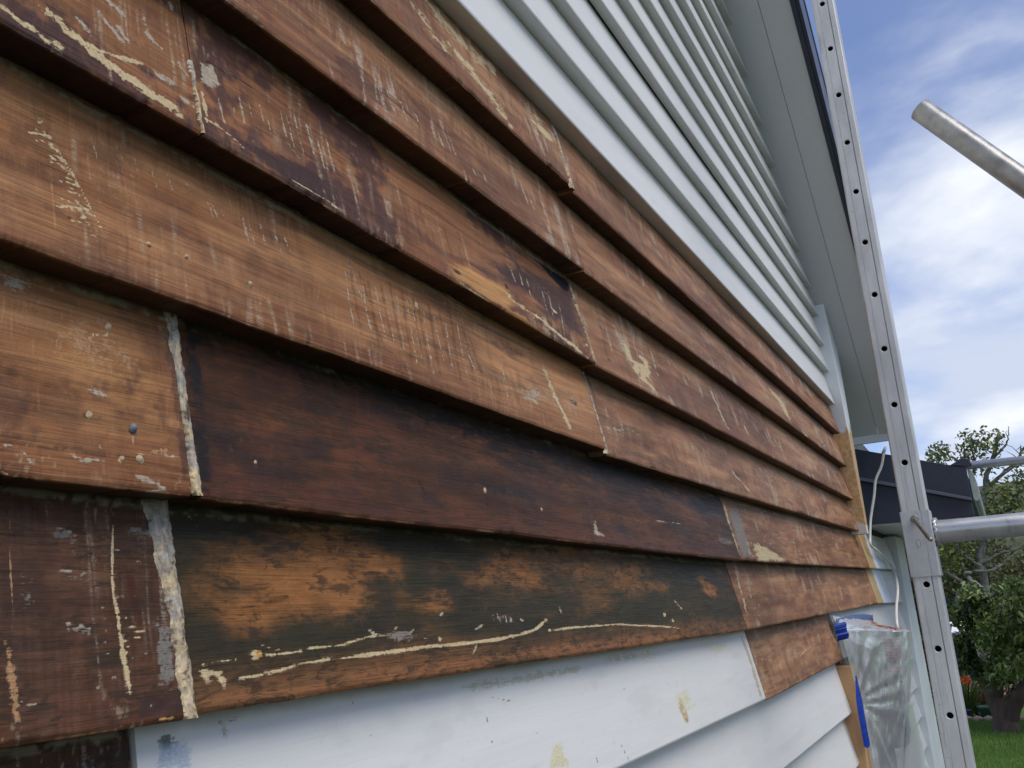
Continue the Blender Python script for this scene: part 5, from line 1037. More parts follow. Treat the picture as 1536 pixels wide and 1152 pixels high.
BO['E1'] = wood('E1','dark',.4755,2.063,.102,.095,'dark red-brown varnished board', H=.155, dv=.0021, chip=.0022)
BO['E2'] = wood('E2','end',2.068,4.34,.096,.118,None, H=.150, **FAR)
BO['F0'] = wood('F0','maroon',-.6,.4650,-.054,-.053,'dark maroon board with cream gouges', dy=-.002, H=.158)
BO['F1'] = wood('F1','char',.4745,2.040,-.051,-.057,'charred black and orange board with a pale crack', H=.153, chip=.0022)
BO['F2'] = wood('F2','end',2.045,4.41,-.057,-.038,None, H=.152, **FAR)
BO['G0'] = wood('G0','maroon',-.6,.4480,-.212,-.212,None, H=.158)
BO['G2'] = wood('G2','end',2.133,3.262,-.215,-.203,'short brown board, lowest of the scraped boards', H=.158, **FAR)
WST = dict(dirt=.14, top=.5, spk=.2); WUP = dict(base=(.71,.70,.655), dirt=.10, top=.45, spk=.35); WGR = dict(base=(.55,.555,.535), dirt=.4, top=.4)
BO['G1'] = board('white',.4505,2.128,-.212,-.212,.158,WST,MARKS['G1'],'white painted board with yellow and rust spots',k=.0042,dv=.0024)
zz = -.372; BO['H1'] = board('white',-.6,3.262,zz,zz-.001,.160,dict(WST,top=.2),MARKS['H1'],k=.012,dv=.006)
while zz > -1.9:
    zz -= .158; board('white',-.6,3.27,zz,zz,.158,WST,k=.03,dv=.02)
# painted boards past the scraped ones, below the lower roof
board('white',4.345,5.50,.118,.130,.150,dict(WGR,u0=4.345,putty=.24),k=.006,dv=.004)
board('white',4.415,5.60,-.038,-.050,.152,dict(WGR,u0=4.415,putty=.22),k=.006,dv=.004)
zz = -.200; xe = 5.66
while zz > -1.95:
    board('white',3.45 if zz < -.25 else 3.285,xe,zz,zz-.005,.150,WGR,k=.008,dv=.006); zz -= .149; xe = min(5.78,xe+.06)
# white boards up to the sloping eave
ups = [(.836,.825),(.967,.976),(1.098,1.093),(1.232,1.224),(1.376,1.331),(1.499,1.450),(1.626,1.572),(1.757,1.702),(1.885,1.815),(2.015,1.940)]
while ups[-1][0] < 4.2: ups.append((ups[-1][0]+.128, ups[-1][1]+.128))
def soffit_z(x): return 1.331-.802*(x-3.905)+.004
for i, (za_, zb_) in enumerate(ups):
    zn = ups[i+1] if i+1 < len(ups) else (za_+.13,zb_+.13)
    xe = 4.06 if zb_ < 1.23 else min(4.06, 3.905-(zb_-1.331)/.802+.02)
    if xe < -.5: break
    zend = za_+(zb_-za_)*(xe-1.0)/3.0 if xe > 1 else za_
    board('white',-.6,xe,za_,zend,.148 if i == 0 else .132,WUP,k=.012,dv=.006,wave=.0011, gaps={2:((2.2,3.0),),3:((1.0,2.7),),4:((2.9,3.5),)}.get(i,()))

# ------------------------------------------------------------------ the rest of the house
# core behind the boards, shaped as the gable
hpart('wall_core', prism_me('wall_core', [(-.6,-2.1),(4.2,-2.1),(4.2,1.06),(-.0,4.45),(-.6,3.97)], 'y', FY+.045, FY+.2, 0), M_BRICKCORE)
hpart('wall_core', prism_me('wall_core', [(4.2,-2.1),(6.2,-2.1),(6.2,.34),(4.2,.34)], 'y', FY+.047, FY+.2, 0), M_BRICKCORE)
# corner board at the end of the upper wall
me = hexa_me('corner_board', [(4.195,.490,.262),(4.245,.490,.262),(4.245,.56,.262),(4.195,.56,.262),(3.985,.490,soffit_z(3.985)),(4.21,.490,soffit_z(4.21)),(4.21,.56,soffit_z(4.21)),(3.985,.56,soffit_z(3.985))])
m, t, b, out = new_mat('corner_board_paint')                  # white above, rubbed back to orange timber below
tc = N(t,'ShaderNodeTexCoord'); sp = N(t,'ShaderNodeSeparateXYZ'); t.links.new(tc.outputs['Object'], sp.inputs[0])
n = noise_node(t, 14, 4, .6); n2_ = noise_node(t, 60, 4, .6)
h = math_n(t,'ADD', sp.outputs[2], math_n(t,'MULTIPLY', math_n(t,'SUBTRACT', n.outputs[0], .5), .28))
f = math_n(t,'MAXIMUM', rng(t,h,.70,.74,0,1), math_n(t,'MULTIPLY', rng(t,h,.335,.315,0,1), .7))
h2 = math_n(t,'ADD', math_n(t,'MULTIPLY', sp.outputs[2], .75), math_n(t,'MULTIPLY', sp.outputs[0], .5))
mxn = N(t,'ShaderNodeMix', data_type='RGBA'); t.links.new(f, mxn.inputs[0])
rp = N(t,'ShaderNodeValToRGB'); rp.color_ramp.elements[0].position = .35; rp.color_ramp.elements[0].color = (.50,.30,.13,1); rp.color_ramp.elements[1].position = .65; rp.color_ramp.elements[1].color = (.68,.46,.24,1); t.links.new(n2_.outputs[0], rp.inputs[0])
t.links.new(rp.outputs[0], mxn.inputs[6]); mxn.inputs[7].default_value = (.76,.78,.76,1); t.links.new(mxn.outputs[2], b.inputs['Base Color']); b.inputs['Roughness'].default_value = .55
hpart('corner_board', me, m)
hpart('corner_board', hexa_me('corner_board', [(5.5,.500,-2.08),(6.25,.500,-2.08),(6.25,.565,-2.08),(5.5,.565,-2.08),(5.52,.500,.315),(5.95,.500,.315),(5.95,.565,.315),(5.52,.565,.315)]), plain('corner_board_grey',(.60,.64,.61),.5,var=.08,scale=9,var2=.1), label='grey-white corner board below the lower roof')
# vertical casing beside the wrapped box: bare orange timber
M_CASE = plain('bare_casing', (.56,.33,.15), .6, var=.14, scale=26, vec=(1,1,.12), var2=.12)
hpart('casing', hexa_me('casing', [(3.265,.497,-2.08),(3.40,.497,-2.08),(3.40,.565,-2.08),(3.265,.565,-2.08),(3.265,.497,-.225),(3.40,.497,-.225),(3.40,.565,-.225),(3.265,.565,-.225)]), M_CASE, label='bare orange timber casing beside the wrapped box')
# sloping soffit: two panels with an open joint, then the dark barge board
def slope_slab(name, ya, yb, x0, x1, off0, off1, mat, **kw):
    P = []
    for x in (x0,x1):
        z = soffit_z(x); P += [(x,ya,z+off0),(x,yb,z+off0),(x,yb,z+off1),(x,ya,z+off1)]
    return hpart(name, hexa_me(name, P, .0012), mat, **kw)
slope_slab('soffit_panel', .4165, .60, .05, 4.624, .001, .012, M_SOFFIT)
slope_slab('soffit_panel', .311, .4152, .05, 4.624, 0, .012, M_SOFFIT)
slope_slab('barge_board', .292, .3105, .05, 4.66, -.014, .21, M_NAVY, label='navy barge board along the gable eave')
slope_slab('barge_cap', .279, .2915, .05, 4.66, -.010, .225, M_NAVY)
slope_slab('roof', .276, 4.0, .0, 4.70, .226, .262, M_NAVY)
slope_slab('soffit_batten', .33, 1.2, .05, 4.61, .02, .06, M_BRICKCORE)
hpart('eave_trim', hexa_me('eave_trim', [(4.625,.293,.722),(4.643,.293,.722),(4.643,.60,.722),(4.625,.60,.722),(4.625,.293,.765),(4.643,.293,.765),(4.643,.60,.765),(4.625,.60,.765)],.001), M_SOFFIT)
hpart('apron_flashing', hexa_me('apron_flashing', [(4.9,.578,.90),(4.9,.545,.80),(4.9,.487,.705),(4.9,.575,.70),(4.93,.578,.90),(4.93,.545,.80),(4.93,.487,.705),(4.93,.575,.70)],.001), plain('grey_flashing',(.30,.33,.33),.45))
# lower roof: dark sloping end, flat soffit, gutter
RX = 4.62
hpart('fascia', prism_me('fascia', [(.60,.332),(.066,.322),(.070,.392),(.60,.565)], 'x', RX+.022, RX+.06), M_NAVY, label='navy fascia of the lower roof, below its capping')
hpart('barge_capping', prism_me('barge_capping', [(.60,.585),(.066,.405),(.064,.545),(.60,.725)], 'x', RX, RX+.06), M_NAVY, label='sloping navy barge capping of the lower roof')
hpart('capping_lip', prism_me('capping_lip', [(.60,.566),(.066,.391),(.066,.4045),(.60,.5845)], 'x', RX-.012, RX+.06, .001), M_NAVY2)
hpart('lower_roof', hexa_me('lower_roof', [(RX+.061,.066,.53),(RX+.061,.60,.71),(RX+.061,.60,.69),(RX+.061,.066,.51),(7.5,.066,.53),(7.5,.60,.71),(7.5,.60,.69),(7.5,.066,.51)],0), M_NAVY)
hpart('porch_soffit', box_me('porch_soffit', RX+.062, 6.6, .075, .56, .331, .342, .001), plain('porch_soffit_paint',(.70,.71,.66),.5,var=.05))
gp = [(.062,.535),(.060,.400),(.053,.390),(.043,.390),(.034,.400),(.029,.43),(.031,.47),(.037,.51),(.044,.535),(.052,.540)]
hpart('gutter', prism_me('gutter', gp, 'x', RX+.03, 7.4, .002), plain('grey_green_gutter',(.33,.37,.33),.35,var=.15))
hpart('gutter_bracket', prism_me('gutter_bracket', [(.13,.565),(.05,.5475),(.038,.560),(.05,.585),(.075,.590)], 'x', RX-.004, RX+.05), M_NAVY)
hpart('gable_vent_stub', box_me('gable_vent_stub', RX+.05, RX+.09, .09, .20, .300, .3215, .002), M_WHITE)

# filler in the open joints of the left-hand boards: ragged, standing slightly proud
def filler(zlow, pts, mat, seed, bulge=.0025):
    """pts: (height, left x, right x)"""
    rr = np.random.RandomState(seed); n = 150; h = np.linspace(pts[0][0],pts[-1][0],n)
    L = np.interp(h,[p[0] for p in pts],[p[1] for p in pts]); Rr = np.interp(h,[p[0] for p in pts],[p[2] for p in pts])
    L = L+(fbm(h*75,h*0,seed,5,.72)-.5)*.0095; Rr = Rr+(fbm(h*80,h*0+5,seed,5,.72)-.5)*.006
    m_ = 9; V = []
    for i in range(n):
        for j in range(m_):
            s = j/(m_-1); x = L[i]+(Rr[i]-L[i])*s
            V.append((x, FY+SL*h[i]-bulge*math.sin(math.pi*s)*(.3+1.4*float(fbm(np.array([h[i]*45]),np.array([s*3.]),seed+3)[0])) - .0012 + (.002 if j in (0,m_-1) else 0), zlow+h[i]))
    F = [(i*m_+j,i*m_+j+1,(i+1)*m_+j+1,(i+1)*m_+j) for i in range(n-1) for j in range(m_-1)]
    V = np.array(V); k = fbm(V[:,0]*500,V[:,2]*260,seed+8,3,.6)+.9*(fbm(V[:,0]*60,V[:,2]*45,seed+9,3)-.5)
    hh = np.clip((V[:,2]-zlow)/max(pts[-1][0],.02),0,1); t_ = sst(.30,.75,k+.35*(.5-hh))[:,None]; t2 = (sst(.34,.28,fbm(V[:,0]*420,V[:,2]*95,seed+11,4,.65)+.25*(fbm(V[:,0]*30,V[:,2]*30,seed+12,2)-.5))*.85)[:,None]
    C = np.array((.34,.31,.26))*(1-t_)+np.array((.52,.40,.24))*t_; C = C*(.75+.5*fbm(V[:,0]*700,V[:,2]*400,seed+13,2))[:,None]; C = C*(1-t2)+np.array((.05,.035,.025))*t2
    me = mesh_np('joint_filler', V, np.array(F), False, C); return hpart('joint_filler', me, M_FILL)
M_FILL = painted_attr('joint_filler_putty', .45, .85, .2, 1., residue=0, gv=((260,60,110),(500,90,170)))
filler(.104, [(0,.4680,.4770),(.05,.4670,.4765),(.10,.4660,.4765),(.14,.4625,.4770),(.158,.460,.4785)], None, 31)
filler(-.053, [(0,.4655,.4780),(.03,.4610,.4775),(.07,.4600,.4770),(.12,.4545,.4770),(.150,.4480,.4780),(.164,.4460,.4780)], None, 37, .004)
filler(.406, [(0,.4655,.4690),(.03,.4640,.4695),(.06,.4630,.4690),(.075,.4625,.468)], None, 53, .002)
filler(.394, [(0,1.2868,1.2900),(.06,1.284,1.2875),(.14,1.280,1.283)], None, 41, .0012)
filler(.247, [(-.004,1.288,1.3085),(.006,1.300,1.3075),(.06,1.302,1.3070),(.14,1.3035,1.3075)], None, 43, .002)
filler(.690, [(-.002,1.247,1.262),(.012,1.247,1.262),(.02,1.253,1.261),(.13,1.256,1.260)], None, 47, .003)

# filled and bare nail heads, each on its board
def plug_me(name, r, d, seed):
    rr = random.Random(seed); n = 12; V = [(0,-d,0)]; F = []
    for q, y in ((.6,-d*.8),(1.,.0006)):
        for k in range(n):
            a = 2*math.pi*k/n; rr_ = r*q*(1+.35*(rr.random()-.5)); V.append((rr_*math.cos(a)*.8, y, rr_*math.sin(a)))
    for k in range(n): F.append((0,1+k,1+(k+1)%n)); F.append((1+k,1+n+k,1+n+(k+1)%n,1+(k+1)%n))
    return mesh_py(name, V, F, True)
PLM = [plug_me('nail_filler', .0045, .0008, s) for s in range(4)]
for p in PLM: p.materials.append(M_PUTTY)
BZL = dict(D1=.255,E0=.104,E1=.098,C1=.401,B1=.553)
i = 0
for key, l in PLUGS.items():
    for (u, v) in l:
        o = bpy.data.objects.new('nail_filler', PLM[i % 4]); COL.objects.link(o); o.parent = BO[key]; o.matrix_parent_inverse = HINV.inverted() @ HINV
        o.location = (u, FY+SL*v-.0006+(-.002 if key == 'E0' else 0), BZL[key]+v); o.rotation_euler = (0,rnd.random()*6,0); sc = .5+.45*rnd.random()*(1+u*.3); o.scale = (sc,1,sc); i += 1
o = link('nail_head', plug_me('nail_head', .0040, .0022, 9), M_NAIL, BO['E0']); o.location = (NAIL[0], FY+SL*NAIL[1]-.004, .104+NAIL[1])

# ------------------------------------------------------------------ ground, hill and sky surroundings
n = 60; V = []; F = []
g = np.concatenate((np.linspace(-160,-12,14),np.linspace(-11,11,40),np.linspace(12,160,14))); gx = np.concatenate((np.linspace(-160,0,14),np.linspace(.5,40,60),np.linspace(42,140,20)))
X, Y = np.meshgrid(gx, g, indexing='ij'); Z = -2.1+.03*(fbm(X*.4,Y*.4,5)-.5)
idx = np.arange(X.size).reshape(X.shape)
F = np.stack([idx[:-1,:-1],idx[1:,:-1],idx[1:,1:],idx[:-1,1:]],-1).reshape(-1,4)
link('lawn', mesh_np('lawn', np.stack([X,Y,Z],-1).reshape(-1,3), F, True), M_LAWN, kind='structure')
X, Y = np.meshgrid(np.linspace(36,140,40), np.linspace(-140,140,60), indexing='ij')
Z = -2.3 + sst(36,125,X)*16*(.6+.6*fbm(X*.02,Y*.02,9)); idx = np.arange(X.size).reshape(X.shape)
F = np.stack([idx[:-1,:-1],idx[1:,:-1],idx[1:,1:],idx[:-1,1:]],-1).reshape(-1,4)
link('unseen_bounce_slab', box_me('unseen_bounce_slab', -9, 11.2, -7.5, .62, -2.16, -2.06, .01), plain('bounce_dimming_dark', (.045,.042,.038), .85, var=.25, scale=6, bump=.3, var2=.25), kind='structure')  # unseen dark slab, added to cut green bounce light onto the undersides
# ------------------------------------------------------------------ foliage builders
def leaves(name, P, size, cols, seed, mat, parent=None, aspect=.42, droop=.3, fold=.25, **props):
    """one leaf per point: a folded pointed blade of four faces' worth of outline"""
    rs = np.random.RandomState(seed); n = len(P); P = np.asarray(P)
    a = rs.uniform(0,2*np.pi,n); tilt = rs.normal(-droop,.5,n)
    d = np.stack([np.cos(a)*np.cos(tilt),np.sin(a)*np.cos(tilt),np.sin(tilt)],-1)
    ref = rs.normal(0,1,(n,3)); s = np.cross(d,ref); s /= np.linalg.norm(s,axis=1)[:,None]+1e-9
    up_ = np.cross(s,d); L = (size*rs.uniform(.6,1.25,n))[:,None]; W = L*aspect*.5
    base = P-d*L*.5; mid = P-up_*L*.04; tip = P+d*L*.5-np.array([0,0,1])*L*.1
    l_ = P-d*L*.05+s*W+up_*W*fold*2; r_ = P-d*L*.05-s*W+up_*W*fold*2
    V = np.stack([base,r_,tip,l_],1).reshape(-1,3)
    i0 = np.arange(n)*4; F = np.concatenate([np.stack([i0,i0+1,i0+2],-1),np.stack([i0,i0+2,i0+3],-1)])
    c = np.asarray(cols); C = np.repeat(c,4,axis=0)
    return link(name, mesh_np(name, V, F, False, C), mat, parent, **props)
def leaf_cols(n, a, b, seed, yellow=None, fy=None):
    rs = np.random.RandomState(seed); t = rs.beta(1.6,2.2,n)[:,None]; C = np.array(a)*(1-t)+np.array(b)*t
    if yellow is not None:
        k = rs.rand(n) < (fy if fy is not None else .1); C[k] = np.array(yellow)*rs.uniform(.7,1.2,(k.sum(),1))
    return C
def clump_points(c, r, n, seed, shell=.35):
    rs = np.random.RandomState(seed); d = rs.normal(0,1,(n,3)); d /= np.linalg.norm(d,axis=1)[:,None]
    q = (shell+(1-shell)*rs.rand(n)**.6)[:,None]*(1+.35*(fbm(d[:,0]*3+d[:,2],d[:,1]*3+7,seed)-.5))[:,None]
    return np.array(c)+d*q*np.array(r)
# distant slope and scrub beyond the hedge
link('hillside', mesh_np('hillside', np.stack([X,Y,Z],-1).reshape(-1,3), F, True), M_HILL, kind='structure')
pts = []; cols = []; rs = np.random.RandomState(3)
for i in range(150):
    y = rs.uniform(-16,9); x = rs.uniform(36,52); h = rs.uniform(1.0,2.5)+(1.2 if y > 0.6 else 0); r = rs.uniform(.8,1.9)
    k = 330; p = clump_points((x,y,-2.1+h), (r,r,h*.8), k, 900+i); pts.append(p)
    hue = rs.rand(); a = np.array((.045,.060,.020))*(1-hue)+np.array((.115,.105,.035))*hue
    cols.append(leaf_cols(k, a*.6, a*1.5, 1200+i))
leaves('scrub', np.concatenate(pts), .28, np.concatenate(cols), 4, M_LEAF2, kind='stuff', label='olive and brown scrub covering the slope beyond the hedge', category='scrub')
# clipped hedge
rs = np.random.RandomState(8); k = 26000
p = np.stack([rs.uniform(27.4,28.8,k), rs.uniform(-9,8,k), -2.1+1.83*np.sqrt(rs.rand(k))],-1)
f_ = rs.rand(k); p[f_ < .5,0] = 27.4+rs.normal(0,.04,(f_ < .5).sum()); p[(f_ > .5)&(f_ < .75),2] = -.27+rs.normal(0,.03,((f_ > .5)&(f_ < .75)).sum())
hedge = empty('hedge', (28,0,-2.1), label='long dark green clipped hedge behind the garden', category='hedge')
o = leaves('foliage', p, .12, leaf_cols(k,(.010,.022,.010),(.03,.06,.022),9), 10, M_LEAF2, hedge); o.matrix_parent_inverse = Matrix.Translation((-28,0,2.1))

# ------------------------------------------------------------------ trees
lich = empty('lichen_tree', (19,.15,-2.1), label='tall sparse tree with grey lichened limbs and yellowing leaves', category='tree')
LI = Matrix.Translation((-19,-.15,2.1))
def cut(o, inv): o.matrix_parent_inverse = inv; return o
rs = np.random.RandomState(2); allp = []
for j, (r0, r1, pts) in enumerate(LIMBS):
    sp_ = spline(pts, 5); n = len(sp_)
    sp_ = [q+Vector((rs.normal(0,.04),rs.normal(0,.008),rs.normal(0,.008))) for q in sp_]
    rad = [r0+(r1-r0)*i/(n-1) for i in range(n)]
    if j == 0: sp_ = [Vector((19,.15,-2.1))]+sp_; rad = [.16]+rad
    cut(link('trunk' if j == 0 else 'limb', tube_me('limb', [(sp_,rad)], 9, jit=.35, seed=j), M_LICHEN, lich), LI)
    allp += [(q,rad[i]) for i, q in enumerate(sp_)]
tw = []
for i in range(80):                                           # bare twigs
    q, r = allp[rs.randint(len(allp))]
    if q.z < .1: continue
    d = Vector((rs.normal(0,.5),rs.normal(0,.6),rs.uniform(-.1,1))).normalized(); L = rs.uniform(.10,.28); b1 = q+d*L*.5+Vector((0,0,rs.normal(0,.03))); e = q+d*L+Vector((rs.normal(0,.05),rs.normal(0,.05),rs.normal(0,.05)))
    tw.append(([q,b1,e],[.010,.007,.003]))
cut(link('twigs', tube_me('twigs', tw, 4, caps=False), M_LICHEN, lich, kind='stuff'), LI)
pp = []; cl = []
for j, (y, z, ry, rz, n, ye) in enumerate(CLUMPS):
    n = int(n*1.0); pp.append(clump_points((19+rs.normal(0,.15),y,z),(max(ry,.3),ry,rz),n,50+j,.1)); cl.append(leaf_cols(n,(.065,.10,.032),(.21,.25,.08),70+j,(.36,.34,.07),ye*.55))
cut(leaves('leaves', np.concatenate(pp), .092, np.concatenate(cl), 5, M_LEAF, lich, aspect=.5, kind='stuff'), LI)

cit = empty('citrus_tree', (16,.38,-2.1), label='dense dark green citrus tree with a stout forked trunk on the lawn', category='tree')
CI = Matrix.Translation((-16,-.38,2.1))
tr_ = [([(16,.37,-2.12),(16,.37,-1.95),(16.02,.42,-1.7),(16.05,.52,-1.45),(16.05,.62,-1.1),(16,.66,-.7)],[.22,.16,.14,.11,.08,.04])]
cut(link('trunk', tube_me('trunk', [([Vector(p) for p in spline(tr_[0][0],5)], list(np.interp(np.linspace(0,5,26),range(6),tr_[0][1])))], 14, jit=.16, seed=3), M_BARK, cit), CI)
for j, (pl, ra) in enumerate([([(16,.36,-1.98),(15.95,.22,-1.72),(15.95,.02,-1.5),(15.9,-.25,-1.1),(15.9,-.3,-.6)],(.15,.13,.11,.08,.04)),([(16.03,.44,-1.62),(15.85,.36,-1.3),(15.8,.3,-.9),(15.8,.2,-.4)],(.12,.09,.07,.03)),([(16,-.02,-1.52),(15.9,-.5,-1.3),(15.9,-.9,-.8)],(.08,.06,.03))]):
    q = spline(pl,5); cut(link('limb', tube_me('limb', [(q, list(np.interp(np.linspace(0,len(pl)-1,len(q)),range(len(pl)),ra)))], 10, jit=.2, seed=j+9), M_BARK, cit), CI)
pp = []; cl = []
for j in range(150):
    a = rs.uniform(0,2*math.pi); e = rs.uniform(-.75,1); q = rs.uniform(.45,1)
    c = (16+1.0*math.cos(a)*q, -.20+1.06*math.sin(a)*q*math.sqrt(max(0,1-.5*e*e)), -.72+.84*e*(.75+.25*q))
    if c[2] < -1.35 and rs.rand() < .7: continue
    n = 66; pp.append(clump_points(c,(.22,.22,.17),n,300+j,.1)); v = rs.uniform(.7,1.35); cl.append(leaf_cols(n,np.array((.048,.082,.021))*v,np.array((.24,.31,.085))*v,400+j,(.14,.17,.035),.06))
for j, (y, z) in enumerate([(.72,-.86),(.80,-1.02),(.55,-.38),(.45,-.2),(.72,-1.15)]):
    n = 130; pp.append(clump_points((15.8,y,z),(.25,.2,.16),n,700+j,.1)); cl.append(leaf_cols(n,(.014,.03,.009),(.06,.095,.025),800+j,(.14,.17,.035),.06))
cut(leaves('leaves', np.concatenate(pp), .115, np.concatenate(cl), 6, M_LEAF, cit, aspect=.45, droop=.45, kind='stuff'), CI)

# ------------------------------------------------------------------ garden bed
shed = empty('garden_shed', (21.5,.7,-2.1), label='low shed with a white roof and ribbed pale iron walls behind the bed', category='shed')
SI = Matrix.Translation((-21.5,-.7,2.1))
ys = np.arange(-.6,2.3,.038); V = []; F = []
for i, y in enumerate(ys):
    dx = .016*math.sin(i*math.pi/2)
    V += [(21.2+dx,y,-2.1),(21.2+dx,y,-.905)]
F = [(2*i,2*i+2,2*i+3,2*i+1) for i in range(len(ys)-1)]
cut(link('wall', mesh_py('wall', V, F), M_SHED, shed), SI)
cut(link('back_wall', box_me('back_wall', 21.26,22.2,-.58,2.28,-2.1,-.915,.01), M_SHED, shed), SI)
cut(link('roof', hexa_me('roof', [(21.1,.62,-.870),(21.1,1.32,-.870),(22.4,1.32,-.705),(22.4,.62,-.705),(21.1,.62,-.845),(21.1,1.32,-.845),(22.4,1.32,-.68),(22.4,.62,-.68)],.005), M_ROOFW, shed), SI)
cut(link('eave_strip', box_me('eave_strip', 21.09,21.14,.3,1.34,-.905,-.872,.004), M_TRIMP, shed), SI)
wall_ = empty('paling_fence', (20.6,1.9,-2.1), label='pale fence between the house corner and the shed', category='fence')
for i in range(16):
    o = link('paling', box_me('paling', -.012,.012,-.062,.062,0,1.12+.02*rnd.random(),.004), M_SHED, wall_); o.location = (0, -.55+.135*i, 0)
for z in (.3,.9):
    o = link('rail', box_me('rail', .013,.05,-.7,1.6,z-.03,z+.03,.004), M_SHED, wall_)

def strappy(name, x, y, z, n, L, seed, label, cat, a, b, group=None):
    rs = np.random.RandomState(seed); V = []; F = []; C = []
    for i in range(n):
        an = rs.uniform(0,2*math.pi); l = L*rs.uniform(.6,1.1); w = .016*rs.uniform(.7,1.2); rr = .05*rs.rand(); s = Vector((-math.sin(an),math.cos(an),0)); base = len(V); c = np.array(a)+(np.array(b)-np.array(a))*rs.rand()
        bend = rs.uniform(.35,.9)
        for k in range(6):
            t_ = k/5; ro = rr+l*.75*bend*t_**1.4; h = l*(t_-.55*bend*t_**2.3); ww = w*(1-.85*t_**3)
            p = Vector((math.cos(an)*ro,math.sin(an)*ro,h)); V += [p-s*ww,p+s*ww]; C += [c,c]
        F += [(base+2*k,base+2*k+1,base+2*k+3,base+2*k+2) for k in range(5)]
    o = empty(name, (x,y,z), label=label, category=cat)
    if group: o['group'] = group
    link('leaves', mesh_np('leaves', [tuple(v) for v in V], F, True, np.array(C)), M_LEAF2, o, kind='stuff'); return o
def flower(parent, p, r, seed):
    rs = np.random.RandomState(seed); V = []; F = []; C = []
    for i in range(11):
        d = Vector((rs.normal(0,1),rs.normal(0,1),rs.normal(.3,.7))).normalized(); c = Vector(p)+d*r*.6; base = len(V)
        a = d.orthogonal().normalized(); b_ = d.cross(a); co = np.array((.80,.13,.02))*rs.uniform(.7,1.15)
        for k in range(5):
            th = 2*math.pi*k/5; e = c+d*r*.35+(a*math.cos(th)+b_*math.sin(th))*r*.42; th2 = th+.63; f_ = c+d*r*.2+(a*math.cos(th2)+b_*math.sin(th2))*r*.2
            th0 = th-.63; g_ = c+d*r*.2+(a*math.cos(th0)+b_*math.sin(th0))*r*.2
            V += [c,g_,e,f_]; n0 = base+4*k; F += [(n0,n0+1,n0+2,n0+3)]; C += [co*.8,co,co,co]
    link('flower_head', mesh_np('flower_head', [tuple(v) for v in V], F, False, np.array(C)), M_PETAL, parent)
    link('flower_stem', tube_me('flower_stem', [([Vector((0,0,.02)),Vector((p[0]*.5,p[1]*.5,p[2]*.5)),Vector(p)],[.008,.007,.006])], 6), plain('stem_green',(.05,.09,.02)), parent)
o = strappy('flowering_plant', 17.6,.92,-2.1,70,.95,1,'strappy green plant with bright orange flower heads beside the citrus tree','flower',(.03,.06,.014),(.10,.16,.03)); flower(o,(-.25,-.045,.82),.105,2); flower(o,(-.25,-.02,.60),.115,3); flower(o,(.0,.02,.98),.075,4)
strappy('strap_leaf_plant', 17.9,1.18,-2.1,60,1.15,5,'yellow-green strap-leaved plant left of the orange flowers','plant',(.07,.10,.02),(.20,.20,.05),'strap-leaved plants in the bed')
strappy('strap_leaf_plant', 18.3,.75,-2.1,50,.8,6,'dark strap-leaved plant behind the green pot','plant',(.02,.045,.012),(.06,.10,.025),'strap-leaved plants in the bed')
def lathe(name, prof, n=24):
    V = []; F = []
    for r, z in prof:
        for k in range(n): V.append((r*math.cos(2*math.pi*k/n), r*math.sin(2*math.pi*k/n), z))
    for i in range(len(prof)-1):
        for k in range(n): F.append((i*n+k,i*n+(k+1)%n,(i+1)*n+(k+1)%n,(i+1)*n+k))
    F.append(tuple(range(n))); F.append(tuple((len(prof)-1)*n+k for k in range(n)))
    return mesh_py(name, V, F, True)
for nm, x, y, s, mt, lb in (('plant_pot',17.4,.645,1.,M_POT,'green round plant pot at the edge of the bed'),('plant_pot',17.5,.965,.72,M_POTB,'small blue plant pot left of the green pot')):
    o = empty(nm,(x,y,-2.1),group='plant pots in the garden bed',label=lb,category='plant pot'); o.scale = (s,s,s)
    link('pot', lathe('pot',[(.085,0),(.12,.17),(.132,.172),(.136,.205),(.124,.205),(.118,.18)]), mt, o); link('soil', lathe('soil',[(.117,.172),(.117,.186),(.02,.195)]), M_SOIL, o)
rs = np.random.RandomState(31)
def bush(name, c, r, n, size, a, b, seed, label, cat, extra=None, fe=0):
    o = empty(name,(c[0],c[1],-2.1),group='shrubs in the garden bed',label=label,category=cat)
    p = clump_points((0,0,c[2]+2.1), r, n, seed, .15); leaves('foliage', p, size, leaf_cols(n,a,b,seed+1,extra,fe), seed+2, M_LEAF2, o, kind='stuff')
    link('stems', tube_me('stems', [([Vector((0,0,0)),Vector((rs.normal(0,r[0]*.4),rs.normal(0,r[1]*.4),(c[2]+2.1)))],[.015,.005]) for _ in range(6)],5), M_BARK, o)
bush('red_leaf_shrub',(17.9,.50,-1.86),(.25,.30,.24),700,.07,(.07,.025,.018),(.17,.075,.045),21,'low reddish brown shrub right of the green pot','shrub',(.6,.25,.03),.05)
bush('low_shrub',(17.7,.80,-1.95),(.14,.12,.14),260,.06,(.02,.045,.015),(.06,.10,.03),24,'small dark green shrub between the two pots','shrub')
bush('dark_shrub',(19.5,1.75,-1.2),(.6,.75,.85),2600,.11,(.010,.022,.008),(.045,.07,.022),27,'dark leafy shrub glimpsed between house corner and scaffold post','shrub',(.2,.2,.05),.05)
bush('dark_shrub',(20.2,.35,-1.35),(.5,.9,.6),2400,.11,(.010,.022,.008),(.045,.07,.022),29,'dark leafy shrub behind the citrus tree trunk','shrub',(.2,.2,.05),.05)
